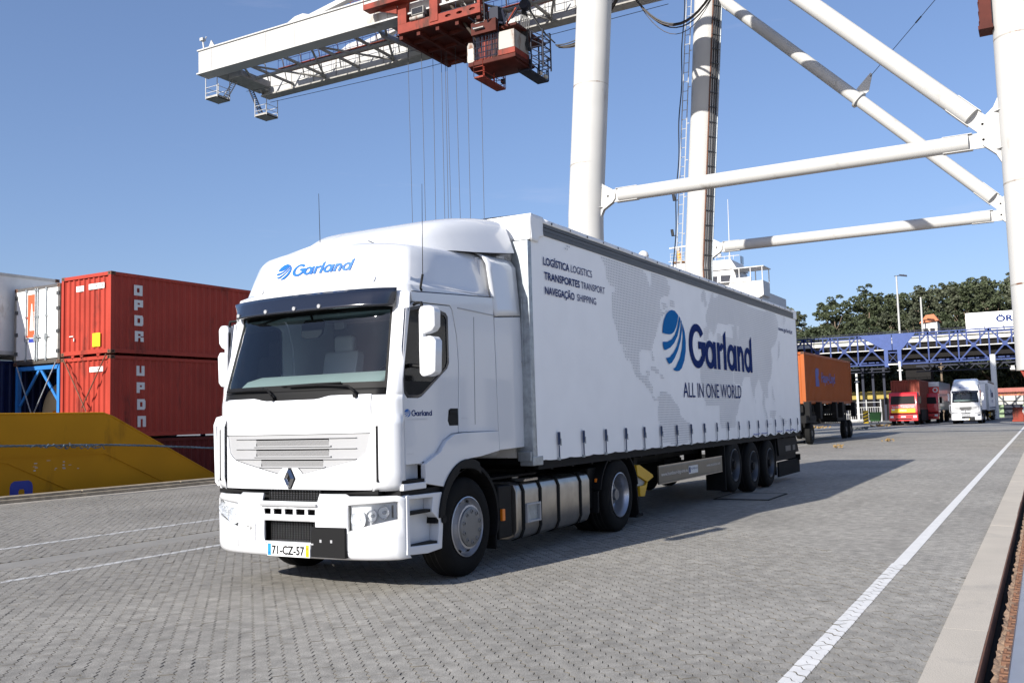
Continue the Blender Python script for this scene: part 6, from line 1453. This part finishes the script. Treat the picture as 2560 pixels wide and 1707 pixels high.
ms = MB(); ms.tube((101, 30.75, 16), (101, 30.75, 19.6), .6, 12); ms.box(100.4, 101.6, 30.1, 31.8, 18.9, 19.3); ms.build('mast_base', 'ship_white', SH)
g = MB(); g.tube((101, 30.75, 19.75), (101, 30.95, 21.1), .30, 12, .22); g.lathe([(0, 0), (.8, 0), (.95, .12), (0, .14)], (101, 30.75, 19.55), (0, 0, 1), 16); g.build('radar_mast', 'mast_orange', SH)
g = MB(); g.bar((100.8, 31.95, 21.45), (100.8, 29.9, 21.5), .16, .14); g.tube((101, 30.95, 21.1), (100.9, 30.95, 21.4), .28, 10); g.build('radar_scanner', 'ship_white', SH)
g = MB(); railing(g, [(100.3, 31.7, 19.6), (100.3, 29.9, 19.6), (101.8, 29.9, 19.6)], 1.1, .03, rails=(1, .66, .33)); g.build('platform_rail', 'post_grey', SH)
g = MB(); g.lathe([(0, .6), (.25, .54), (.47, .34), (.56, .05), (.5, -.2), (.35, -.35), (.3, -.6)], (85, 29.2, 18.05), (0, 0, 1), 20); g.tube((85, 29.2, -1.4), (85, 29.2, 17.7), .25, 8); g.build('radome', 'ship_white', SH, smooth=60)
# mooring rope
g = MB(); rz = random.Random(6)
for k in range(3): g.path([(x, 15.0+.02*math.sin(x*9+k*2.1), 1.62-.048*x+.03*math.sin(x*.8)+.016*math.sin(x*14+k*2.1)) for x in frange(-6, 40, 320)], .018, 5)
for k in range(9): x = 7.2+k*.22; g.path([(x, 14.97+rz.uniform(-.03, .03), 1.26-.048*(x-7)+rz.uniform(-.06, .06)) for x in frange(x, x+.35, 6)], .014, 4)
rope = g.build('mooring_rope', 'rope_blue', None, smooth=60); tag(rope, 'frayed blue-grey mooring rope stretched in front of the yellow bulwark', 'rope')
# ---------------------------------------------------------------- far end of the terminal
# orange container on its chassis
oc = container('orange container on a road chassis just behind the big trailer', 'container_orange', 38.5, 3.35, 1.88, H=2.47)
g = MB(); text_on(g, 'Hapag-Lloyd', (42.35, 3.366, 2.98), (3.5, 0, 0), (0, 0, .52), bold=.02); g.build('lettering', 'label_blue', oc)
g = MB(); g.prism([(40.95, 2.75), (41.75, 2.75), (41.75, 3.05), (41.55, 3.2), (41.75, 3.35), (41.75, 3.65), (41.1, 3.65), (40.95, 3.5)], 'y', 3.366, 3.368); g.build('emblem', 'label_blue', oc)
ch = thing('container_chassis', 'dark road chassis carrying the orange container', 'trailer', (44, 4.5, 0))
g = MB()
for y in (3.75, 5.2): g.box(37.2, 51.0, y, y+.18, 1.35, 1.84)
for x in frange(38.0, 50.4, 6): g.box(x, x+.3, 3.40, 5.72, 1.50, 1.82)
g.build('frame', 'chassis_black', ch)
for x in (38.2, 40.6, 44.6, 46.4, 50.2): g = MB(); g.box(x, x+.45, 3.15, 3.40, 1.15, 1.98); g.build('twist_lock_bracket', 'chassis_black', ch)
for x in (38.6, 47.3, 48.7):
    for s, yy in ((-1, 3.15), (1, 5.85)):
        w = MB(); w.lathe([(.28, 0), (.42, .0), (.5, -.04), (.5, -.26), (.42, -.28), (.28, -.28)], (x, yy, .5), (0, s, 0), 28); w.build('tyre', 'rubber', ch, smooth=40)
        w = MB(); w.lathe([(.285, -.01), (.27, -.08), (.16, -.12), (.14, -.02), (0, 0)], (x, yy, .5), (0, s, 0), 20); w.build('rim', 'rail_grey', ch, smooth=40)
for q in ((37.6, 39.8, 3.2, 5.7, 1.0, 1.34), (46.6, 49.4, 3.5, 5.5, .9, 1.3)): g = MB(); g.box(*q); g.build('bogie_frame', 'chassis_black', ch)
# following white truck: the same kind as the foreground one
t2 = copy_tree(tractor, None, skip=('aerial', 'slot_mesh'))
t2.location = (84.5, -.30, 0); t2['label'] = 'small white truck tractor in the distance, next to the red trucks'; t2['group'] = 'white trucks of one haulier'; tractor['group'] = 'white trucks of one haulier'
r2 = copy_tree(trailer, None, skip=('map_dots',)); r2.location = (94.0, -.30, 0); r2['label'] = 'curtain sided semitrailer behind the distant white tractor'; r2['group'] = 'curtain sided trailers'; trailer['group'] = 'curtain sided trailers'
# red cab-over with brown container
def far_truck(x, y0, y1, label, h=2.92, stripe=True):
    t = thing('cab_over_truck', label, 'truck', (x, (y0+y1)/2, 0), 'red trucks in the distance'); w = y1-y0; c = (y0+y1)/2
    g = MB(); g.prism([(x+.12, .95), (x, 1.1), (x+.02, 1.75), (x+.25, h-.15), (x+.4, h), (x+2.0, h), (x+2.05, .95)], 'y', y0, y1); g.build('cab', 'truck_red', t, bevel=.06)
    g = MB(); g.add([(x+.022, y0+.14, 1.86), (x+.022, y1-.14, 1.86), (x+.215, y1-.2, h-.32), (x+.215, y0+.2, h-.32)], [(0, 1, 2, 3)]); g.build('windscreen', 'void', t, solid=.01)
    g = MB(); g.box(x+.45, x+1.2, y0-.012, y0, 1.85, h-.35); g.build('side_window', 'window_dark', t)
    g = MB(); g.box(x-.06, x+.5, y0-.02, y1+.02, .38, .94); g.build('bumper', 'truck_red', t, bevel=.04)
    g = MB(); g.box(x-.075, x-.06, y0+.5, y1-.5, .50, .60); g.box(x-.01, x+.01, y0+.1, y1-.1, .95, 1.02); g.build('grille', 'black_plastic', t)
    for yy in (y0+.22, y1-.22): g = MB(); g.box(x-.075, x-.055, yy-.14, yy+.14, .66, .84); g.build('headlight', 'reflector_white', t, bevel=.01)
    for yy in (y0-.22, y1+.22): g = MB(); g.box(x+.15, x+.25, yy-.12, yy+.12, 1.9, 2.5); g.build('mirror', 'black_plastic', t, bevel=.02)
    if stripe:
        g = MB(); g.box(x-.012, x+.0, y0+.18, y1-.18, 1.12, 1.48); g.build('yellow_panel', 'label_yellow', t)
        g = MB(); text_on(g, 'IVECO', (x-.02, c+.28, 1.25), (0, -.56, 0), (0, 0, .13), bold=.02); g.build('lettering', 'stencil_white', t)
        g = MB(); text_on(g, 'Sardão Transportes', (x+.0, y1-.25, 1.58), (0, -(w-.5), 0), (0, 0, .14), bold=.01); g.build('lettering', 'stencil_white', t)
        g = MB(); g.box(x-.02, x-.012, y1-.48, y1-.24, 1.34, 1.46); g.box(x-.07, x-.062, c-.2, c+.2, .70, .80); g.build('plate', 'plate_white', t)
    g = MB(); g.box(x+.3, x+13, y0+.7, y0+.85, .75, 1.05); g.box(x+.3, x+13, y1-.85, y1-.7, .75, 1.05); g.build('frame', 'chassis_black', t)
    for k in (1.2, 4.6, 9.5, 10.8):
        for s, yy in ((-1, y0+.05), (1, y1-.05)):
            w_ = MB(); w_.lathe([(0, -.05), (.28, -.04), (.3, 0), (.44, .0), (.5, -.04), (.5, -.28), (.2, -.3)], (x+k, yy, .5), (0, s, 0), 20); w_.build('wheel', 'rubber', t, smooth=40)
    return t
ft = far_truck(83.6, 3.5, 5.85, 'red cab over truck with a yellow front panel, brown container behind it')
container('brown container carried by the truck with the yellow front panel', 'container_brown', 86.2, 3.5, 1.35, H=2.72)
g = MB(); g.box(86.3, 97.8, 3.46, 3.9, .35, 1.34); g.build('side_boxes', 'chassis_black', ft)
ft2 = far_truck(92.0, 2.55, 4.95, 'red truck with a pale box, half hidden between the other two distant trucks', h=2.85, stripe=False)
g = MB(); g.box(94.4, 107, 2.60, 4.95, 1.2, 4.0); bx = g.build('box_body', 'cab_grey', ft2); g = MB(); g.box(94.3, 94.4, 2.6, 4.95, 3.55, 4.0); g.build('box_top', 'stencil_white', ft2)
g = MB(); g.box(94.28, 94.4, 2.6, 4.95, 2.6, 3.5); g.build('box_front', 'truck_red', ft2); g = MB(); g.lathe([(.14, 0), (.24, 0), (.24, .02), (.14, .02)], (94.27, 2.95, 3.2), (-1, 0, 0), 16); g.build('box_emblem', 'stencil_white', ft2)

# blue truss bridge
br = thing('truss_bridge', 'blue steel truss bridge crossing above the gate', 'bridge', (115, 5, 6.8))
PX = 3.235; YN = 5.30; cols = [YN-PX*k for k in range(0, 8)]; colsL = [13.30+3.22*k for k in range(0, 6)]
def truss(x, m, part):
    def b(p, q, w, nm): g = MB(); g.bar((x, *p), (x, *q), .16, w, up=(1, 0, 0)); g.build(nm, m, br)
    b((8.55, 6.80), (-21, 6.80), .22, 'bottom_chord'); b((10.1, 6.80), (30, 6.80), .22, 'bottom_chord'); b((30, 10.42), (-21, 10.42), .14, 'top_chord')
    for a, c in list(zip([8.55]+cols, cols)) + list(zip([10.1]+colsL, colsL)):
        b((c, 6.8), (c, 10.42), .24, 'vertical'); lo_, hi_ = (a, c)
        b((a, 6.8), (c, 10.42), .20, 'diagonal'); b((a, 10.42), (c, 6.8), .20, 'diagonal')
        m_ = (a+c)/2; b((m_, 8.6), (m_, 10.42) if False else (m_, 8.9), .12, 'strut')
        for q in (lerp(a, c, .28), lerp(a, c, .72)): b((q, 8.6), (q, 10.3), .12, 'hanger')
        
        for q in ((m_-.28, m_+.28, 8.35, 8.9), (c-.3, c+.3, 10.1, 10.5), (c-.35, c+.35, 6.75, 7.05)): g = MB(); g.box(x-.12, x+.12, *q); g.build('gusset', m, br, bevel=.03)
truss(115, 'bridge_blue', 'a')
g = MB(); g.box(114.9, 115.1, -21, 8.4, 8.53, 8.62); g.box(114.9, 115.1, 10.1, 30, 8.53, 8.62); g.build('pipe', 'stencil_white', br)
for P in ([(6.6, 10.45), (9.28, 10.45), (9.28, 8.5), (8.25, 8.5)], [(9.36, 10.45), (13.2, 10.45), (10.15, 8.5), (9.36, 8.5)]):
    g = MB(); g.prism(P, 'x', 114.8, 114.9); g.build('cover_plate', 'bridge_panel', br, bevel=.02)
for y in (8.55, 10.05): g = MB(); g.box(114.75, 115.2, y-.22, y+.22, 6.5, 8.5); g.build('tower_post', 'bridge_panel', br)
g = MB(); g.bar((114.9, 8.7, 6.9), (114.9, 9.9, 8.3), .08, .05); g.bar((114.9, 9.9, 6.9), (114.9, 8.7, 8.3), .08, .05); g.box(114.8, 115, 8.8, 9.8, 8.15, 8.3); g.build('cross_brace', 'bridge_blue', br)
g = MB(); g.box(114.7, 115, 8.75, 9.85, 6.72, 6.86); g.build('pipe', 'stencil_white', br)
g = MB(); g.bar((118.2, 30, 7.2), (118.2, -21, 7.2), .2, .2); g.bar((118.2, 30, 10.3), (118.2, -21, 10.3), .16, .16); g.build('rear_chord', 'bridge_blue', br)
g = MB(); g.path([(115, 30, 10.75), (115, -21, 10.75)], .035, 4)
for y in frange(-20, 29, 34): g.tube((115, y, 10.4), (115, y, 10.75), .03, 4)
g.build('handrail', 'crane_dark', br, kind='stuff')
# dark lattice gantry below, with columns
ga = thing('steel_gantry', 'dark steel gantry with thin columns under the blue bridge', 'gantry', (118, 8, 0))
for y in (15.4, 13.4, 12.2, 10.9): g = MB(); g.box(117.9, 118.15, y-.14, y+.14, 0, 6.6); g.build('column', 'crane_dark', ga)
g = MB(); g.bar((117, 7, 5.85), (117, -20, 5.85), .14, .14); g.bar((117, 7, 6.5), (117, -20, 6.5), .18, .18); g.bar((117, 20, 6.4), (117, 10, 6.4), .18, .18); g.bar((117, 20, 6.0), (117, 10, 6.0), .14, .14)
for k in range(18): y = 6.5-k*1.5; g.bar((117, y, 6.5), (117, y-.75, 5.85), .08, .08); g.bar((117, y-.75, 5.85), (117, y-1.5, 6.5), .08, .08)
g.build('lattice_beam', 'crane_dark', ga)
# road viaduct behind
vd = thing('road_viaduct', 'concrete road viaduct behind the blue bridge', 'viaduct', (128, 5, 0))
g = MB(); g.box(124, 134, -60, 75, 9.0, 10.0); g.box(125.2, 126.2, -60, 75, 7.9, 9.0); g.box(131, 132, -60, 75, 7.9, 9.0); g.build('deck', 'concrete_dark', vd)
g = MB(); g.box(123.7, 124.0, -60, 75, 9.85, 10.30); g.build('parapet', 'concrete_pale', vd); g = MB(); g.box(123.8, 123.95, -60, 75, 10.45, 10.75); g.build('crash_barrier', 'concrete_pale', vd)
g = MB()
for y in frange(-58, 70, 60): g.box(123.84, 123.9, y-.05, y+.05, 10.3, 11.3)
g.path([(123.87, -60, 11.3), (123.87, 75, 11.3)], .035, 4); g.path([(123.87, -60, 11.0), (123.87, 75, 11.0)], .03, 4); g.build('parapet_rail', 'crane_dark', vd, kind='stuff')
for (ya, yb2) in ((6.3, 9.3), (-22, -19), (34, 37)): g = MB(); g.prism([(ya, 0), (yb2, 0), (yb2, 6.5), (yb2+1.8, 8.0), (ya-1.8, 8.0), (ya, 6.5)], 'x', 126, 130); g.build('pier', 'concrete_dark', vd)
# white lorry on the viaduct
lo2 = thing('box_lorry', 'white lorry trailer with purple lettering driving on the viaduct', 'lorry', (127, -5, 10.0))
g = MB(); g.box(126, 128.5, -11.8, 1.83, 11.0, 13.30); g.build('box_body', 'tarp_white', lo2, bevel=.05)
g = MB(); text_on(g, 'ÖRT', (125.985, -1.62, 12.0), (0, -2.7, 0), (0, 0, .78), bold=.035); g.build('lettering', 'navy', lo2)
g = MB(); g.box(126.1, 128.4, -11.8, 1.7, 10.6, 11.0); g.build('frame', 'chassis_black', lo2)
for y in (.6, -.8, -2.2, -10): g = MB(); g.lathe([(0, 0), (.5, 0), (.5, .3), (0, .3)], (126.0, y, 10.5), (1, 0, 0), 16); g.build('wheel', 'rubber', lo2)
# lamp posts and masts
for k, (x, y, h, lab) in enumerate(((150, 12.65, 22.0, 'tall street lamp beyond the viaduct, nearest the trailer'), (150, 9.35, 18.4, 'shorter grey pole beyond the viaduct, right of the tall lamp'))):
    t = thing('street_lamp', lab, 'lamp', (x, y, 0)); g = MB(); g.tube((x, y, 2), (x, y, h), .22, 8, .12); g.build('pole', 'post_grey', t)
    if k == 0:
        g = MB(); g.bar((x, y+.3, h), (x, y-1.1, h+.1), .12, .12); g.obox((x, y-1.0, h), ((0, 1, .2), (1, 0, 0), (0, 0, 1)), (.55, .2, .12)); g.build('lamp_head', 'crane_dark', t)
for (x, y, h, r_, lab) in ((112.5, 8.3, 7.0, .13, 'white mast under the bridge behind the brown container'), (113, -1.5, 7.3, .30, 'thick white mast to the right of the distant white truck'), (119, 14.3, 6.0, .14, 'slim white mast beside the orange container'), (121, 4.6, 7.5, .13, 'brown wooden pole between the distant trucks')):
    g = MB(); g.tube((x, y, 0), (x, y, h), r_, 10); g.box(x-.1, x+.1, y-.3, y+.3, h-1.1, h-1.0); o = g.build('mast', 'bark' if 'wooden' in lab else 'stencil_white', None); tag(o, lab, 'mast')
# walls, shed, barrier on the right
w_ = thing('boundary_wall', 'dusky pink boundary wall at the right under the bridge', 'wall', (133, -14, 0))
g = MB(); g.box(133, 133.4, -40, .2, 2.3, 3.75); g.build('wall_face', 'wall_pink', w_)
bw2 = thing('flyover_barrier', 'white concrete barrier with yellow flowers in front of the pink wall', 'barrier', (130, -14, 0))
g = MB(); g.box(130, 130.4, -40, -.15, 2.05, 2.70); g.build('barrier_beam', 'concrete_pale', bw2); g = MB(); g.box(130, 130.4, -40, -.15, 1.55, 1.95); g.build('barrier_beam', 'concrete_pale', bw2)
g = MB(); rf2 = random.Random(3)
for k in range(400):
    y = -.3-rf2.random()*9; z = 2.72+rf2.random()*.28*(1+math.sin(y*1.7)); g.add([(130+rf2.uniform(-.1, .3), y+rf2.uniform(-.09, .09), z+rf2.uniform(-.07, .07)) for _ in range(3)], [(0, 1, 2)])
g.build('flowers', 'label_yellow', bw2, kind='stuff')
sh = thing('gate_shed', 'small pale green shed with a notice beside the distant white truck', 'shed', (128, -2, 0))
g = MB(); g.box(128, 129.5, -1.75, -.25, 0, 1.55); g.build('wall', 'shed_green', sh); g = MB(); g.box(127.95, 128, -1.15, -.35, .35, 1.40); nb = g.build('notice', 'stencil_white', sh); g = MB(); g.prism([(-.95, .75), (-.55, .75), (-.75, 1.05)], 'x', 127.93, 127.95); g.build('notice_print', 'rail_grey', nb)
g = MB(); g.box(128.2, 129.5, -3.9, -1.76, 0, 1.50); g.build('dark_bay', 'crane_dark', sh); g = MB(); g.box(128, 129.5, -6.2, -3.9, 0, 1.5); g.build('wall', 'shed_green', sh)
bb = thing('buffer_block', 'red painted buffer block with a grey drum at the right edge', 'buffer', (92, -4.6, 0))
g = MB(); g.box(92, 94, -4.6, -3.7, 0, 1.30); g.box(91.4, 94, -6.4, -3.65, 0, .18); g.build('block', 'crane_red', bb, bevel=.03); g = MB(); g.lathe([(0, -.5), (.42, -.45), (.5, 0), (.42, .45), (0, .5)], (92.4, -4.95, .95), (0, 1, 0), 16); g.build('drum', 'stencil_white', bb, smooth=60)
# equaliser plates at the foot of the near right leg belong to the crane
g = MB(); g.prism([(-5.66, 2.9), (-7.1, 2.9), (-6.75, 1.5), (-6.2, 1.6), (-5.9, 2.35)], 'x', 34.1, 35.0); g.build('equaliser', 'crane_red', CR, bevel=.02); g = MB(); g.box(33.9, 35.2, -5.50, -5.34, 2.93, 3.0); g.box(34.3, 34.8, -5.48, -5.36, 3.0, 3.1); g.build('foot_bracket', 'crane_white', CR)
# left: yellow wall, fence, bin, striped post
yw = thing('yellow_wall', 'weathered yellow wall seen under the bridge beside the orange container', 'wall', (124, 14, 0))
g = MB(); g.box(122, 122.3, 9.8, 22, 2.75, 3.7); g.build('wall_face', 'wall_yellow', yw); g = MB(); g.box(122.1, 122.3, 9.8, 22, 0, 2.7); g.build('lower_wall', 'concrete_dark', yw)
fn = thing('gate_fence', 'low grey fence and gate in front of the yellow wall', 'fence', (112, 13, 0))
g = MB()
for y in frange(10.5, 17, 26): g.box(112, 112.04, y, y+.04, 0, 1.7)
for z in (.1, .9, 1.7, 2.3): g.bar((112, 10.5, z), (112, 17, z), .06, .06)
for y in (10.6, 12.2, 14, 17): g.tube((112, y, 0), (112, y, 2.6), .08, 6)
g.build('fence_bars', 'post_grey', fn)
g = MB(); g.box(108, 108.6, 11.6, 14.2, 0, .35); o = g.build('kerb_block', 'concrete_pale', None, bevel=.03); tag(o, 'low pale concrete block by the fence', 'kerb block')
bn = thing('waste_bin', 'green wheeled waste bin beside the red truck', 'bin', (100, 9.5, 0))
g = MB(); g.prism([(9.0, .2), (9.95, .2), (10.05, 1.08), (8.9, 1.08)], 'x', 99.6, 100.5); g.build('body', 'bin_green', bn, bevel=.04); g = MB(); g.box(99.55, 100.55, 8.87, 10.08, 1.09, 1.17); g.build('lid', 'bin_green', bn, bevel=.03)
for y in (9.1, 9.85): g = MB(); g.lathe([(0, 0), (.1, 0), (.1, .06), (0, .06)], (99.6, y, .1), (0, 1, 0), 12); g.build('wheel', 'rubber', bn)
sp_ = thing('striped_post', 'yellow and black striped warning post next to the green bin', 'post', (100, 10.5, 0))
g = MB(); g.box(100, 100.25, 10.2, 10.72, 0, 1.35); g.build('post', 'label_yellow', sp_)
for k in range(4): g = MB(); z = .05+k*.36; g.prism([(10.2, z+.22), (10.72, z), (10.72, z+.15), (10.2, z+.37 if z+.37 < 1.35 else 1.34)], 'x', 99.99, 100.0); g.build('stripe', 'crane_dark', sp_)
g = MB(); rl2 = random.Random(5)
LIT = [(79.5, 13.6), (77.6, 12.0), (77.0, 10.6), (70, 6.2), (80, 6.0), (86, 5.6), (41, .2), (33.6, 1.1)]
for k, (x, y) in enumerate(LIT):
    g = MB()
    for q in range(18):
        a = rl2.uniform(0, 6.28); rr2 = rl2.random()*(.9 if x > 60 else .28); c = (x+rr2*math.cos(a), y+rr2*math.sin(a), .03+.12*rl2.random()); s_ = .10 if x > 60 else .04
        g.obox(c, ((math.cos(a), math.sin(a), .3), (-math.sin(a), math.cos(a), .2), (0, -.2, 1)), (s_, s_*.6, s_*.45))
    o = g.build('litter_pile', 'litter' if k % 2 == 0 or k > 3 else 'litter_grey', None, kind='stuff'); o['label'] = 'scattered debris on the quay paving'
# overhead line shadows come from lamp masts out of view; far painted line
g = MB(); g.box(42, 82, 3.3, 3.42, -.012, -.006); 
# ---------------------------------------------------------------- wooded hill
def hz(x, y):
    t = max(0, min(1, (x-140)/70)); t = t*t*(3-2*t); w = max(0, min(1, (y-43)/20)); return -.3 + t*(9.6+max(0, 8-y)*.16+math.sin(y*.09)*1.0)*(1-.45*w) + .8*math.sin(x*.11+y*.07)*t
mat('hill_soil', (.03, .032, .016), .95, var=.3, vs=.15, bump=.5, bs=2)
g = MB(); g.grid(lambda x, y: (x, y, hz(x, y)), frange(138, 420, 40), frange(-160, 260, 50)); g.build('hill', 'hill_soil', kind='structure', smooth=60, label='wooded hillside behind the terminal')
rt = random.Random(77)
def crown(seed, w, h, nclump, nleaf, mode):
    q = random.Random(seed); g = MB(); g.nonorm = True
    cl = []
    while len(cl) < nclump:
        x, y, z = q.uniform(-1, 1), q.uniform(-1, 1), q.uniform(-1, 1)
        if x*x+y*y+z*z > 1 or (mode == 'tuft' and x*x+y*y+z*z < .15): continue
        k = 1-.35*max(0, z) if mode != 'tuft' else .6+.4*(z+1)/2
        cl.append((x*w*k, y*w*k, z*h+h, q.uniform(.55, 1.15)))
    for cx_, cy2, cz, s in cl:
        R_ = s*w*(.30 if mode != 'tuft' else .26)
        for _ in range(nleaf):
            a = q.uniform(0, 6.28); b = math.acos(q.uniform(-.55, 1)); rr2 = R_*q.uniform(.65, 1.05)
            p = Vector((cx_+rr2*math.sin(b)*math.cos(a), cy2+rr2*math.sin(b)*math.sin(a), cz+rr2*.62*math.cos(b)))
            u1 = Vector((q.uniform(-1, 1), q.uniform(-1, 1), q.uniform(-.6, .6))).normalized(); v1 = u1.orthogonal().normalized(); v1 = (Matrix.Rotation(q.uniform(0, 3.1), 3, u1) @ v1)
            e = q.uniform(.13, .27); g.add([p-u1*e, p+v1*e*.7, p+u1*e, p-v1*e*.7], [(0, 1, 2, 3)])
    return g
def mkcrown(nm, m, *a):
    g = crown(*a); me = bpy.data.meshes.new(nm); me.from_pydata(g.v, [], g.f); me.materials.append(MATS[m]); return me
def mktrunk(h, lean, nb, seed):
    q = random.Random(seed); g = MB(); top_ = Vector((lean, lean*.5, h)); g.path([(0, 0, -1), (lean*.3, 0, h*.4), tuple(top_)], [.26, .2, .10], 6)
    for k in range(nb):
        a = q.uniform(0, 6.28); z = h*q.uniform(.5, .95); g.path([(lean*z/h*.8, 0, z), (lean*z/h+math.cos(a)*1.1, math.sin(a)*1.1, z+1.0), (lean*z/h+math.cos(a)*2.0, math.sin(a)*2.0, z+2.6)], [.11, .08, .04], 5)
    me = bpy.data.meshes.new('trunk'); me.from_pydata(g.v, [], g.f); me.materials.append(MATS['bark']); return me
DEN = [mkcrown('crown', 'leaf_dark', s, 3.9, 3.5, 50, 84, 'dense') for s in range(5)]
TUF = [mkcrown('crown', 'leaf_grey' if s % 2 else 'leaf_dark', 50+s, 3.2, 3.0, 30, 66, 'tuft') for s in range(5)]
BUS = [mkcrown('crown', 'leaf_bright', 90+s, 2.4, 1.5, 20, 40, 'dense') for s in range(2)]
TR1 = [mktrunk(5.5, .4*(s-1), 3, s) for s in range(3)]; TR2 = [mktrunk(10.5, .5*(s-1), 5, 10+s) for s in range(4)]
def tree(x, y, kind, s=1.0, z=None):
    z = hz(x, y) if z is None else z
    lab = {'dense': 'dense dark green tree of the wood behind the viaduct', 'tuft': 'tall slender tree with a bare trunk and tufted crown on the skyline of the hill', 'bush': 'bright green bush under the bridge behind the distant trucks'}[kind]
    if kind != 'bush':
        yq = (y+6.46)/(x+6.99)*207-6.46
        zone = next(n for lim, n in ((33, 'behind the rear of the big trailer'), (22, 'above the orange container'), (14, 'around the tall street lamp'), (8, 'around the hillside house'), (2, 'left of the lorry on the viaduct'), (-99, 'near the right crane leg')) if yq > lim)
        lab = {'dense': 'dense dark tree ', 'tuft': 'slender gum tree '}[kind] + ('at the foot of the wood, ' if x < 156 else 'halfway up the slope, ' if x < 180 else 'high up, ') + zone
    t = thing({'dense': 'dense_tree', 'tuft': 'gum_tree', 'bush': 'bush'}[kind], lab, 'bush' if kind == 'bush' else 'tree', (x, y, z), {'dense': 'dense trees of the wood', 'tuft': 'slender trees on the skyline', 'bush': 'bright bushes'}[kind])
    t.scale = (s, s, s*rt.uniform(.92, 1.1)); t.rotation_euler = (0, 0, rt.uniform(0, 6.28))
    c = bpy.data.objects.new('crown', rt.choice({'dense': DEN, 'tuft': TUF, 'bush': BUS}[kind])); COL.objects.link(c); c.parent = t; c.location.z = {'dense': 2.6, 'tuft': 8.6, 'bush': 0}[kind]
    if kind != 'bush': k = bpy.data.objects.new('trunk', rt.choice(TR2 if kind == 'tuft' else TR1)); COL.objects.link(k); k.parent = t
for row, (x, ya, yb2, st_) in enumerate(((141, -14, 32, 3.6), (147, -14, 36, 3.8), (153, -14, 38, 3.8), (160, -14, 40, 3.6), (167, -14, 44, 3.6), (174, -16, 48, 3.8), (181, -16, 50, 4.0), (188, -18, 52, 3.0), (195, -18, 56, 2.6), (199, -20, 58, 2.3), (204, -20, 58, 2.3), (209, -20, 58, 2.6), (213, -20, 60, 4.0))):
    y = ya
    while y < yb2:
        xx, yy = x+rt.uniform(-3, 3), y+rt.uniform(-1.5, 1.5); y += st_*rt.uniform(.8, 1.2)
        if 7.2 < yy*160/x < 11.2 and 144 < x < 164: continue     # gap where the house shows
        kd = 'tuft' if x > 180 and (yy < 24 or rt.random() < .3) and rt.random() < .6 else 'dense'
        tree(xx, yy, kd, rt.uniform(.85, 1.25) if kd == 'dense' else rt.uniform(.9, 1.2))
for y, x in ((5.6, 138), (3.8, 138.5), (4.6, 140), (11.6, 139)): tree(x, y, 'bush', rt.uniform(.9, 1.2), z=.6 if y > 8 else 1.6)
# house on the slope
ho = thing('hillside_house', 'white house with an orange tiled roof among the trees', 'house', (166, 10, 9))
g = MB(); g.box(163, 168, 8.4, 10.8, 6, 15.6); g.build('wall', 'wall_white', ho); g = MB(); g.prism([(8.1, 15.7), (11.1, 15.4), (10.0, 16.7), (8.8, 16.8)], 'x', 162.6, 168.5); g.build('roof', 'tile_orange', ho)
for y in (8.8, 9.8): g = MB(); g.box(162.95, 163, y, y+.7, 13.2, 14.5); g.build('window', 'window_dark', ho)

# sheds landward of the crane rail, right of the frame: they mirror in the cab door and throw light back on the trailer
for (x0_, x1_, y0_, y1_, h_, lab) in ((22, 58, -46, -30, 8.5, 'long pale warehouse landward of the crane rail'), (68, 100, -60, -34, 11, 'taller pale warehouse farther along the quay')):
    wt_ = thing('warehouse', lab, 'warehouse', (x0_, y1_, 0))
    g = MB(); g.box(x0_, x1_, y0_, y1_, 0, h_); g.build('wall', 'wall_white', wt_); g = MB(); g.box(x0_-.3, x1_+.3, y0_-.3, y1_+.3, h_, h_+.5); g.build('roof', 'concrete', wt_)
    for k in range(5): xx = x0_+3+k*6.2; g = MB(); g.box(xx, xx+3.6, y1_, y1_+.05, 0, 4.4); g.build('door', 'container_blue' if k % 2 else 'rail_grey', wt_)
    for k in range(2): yy = y0_+3+k*7; g = MB(); g.box(x0_-.05, x0_, yy, yy+4, 0, 4.4); g.build('door', 'rail_grey', wt_)
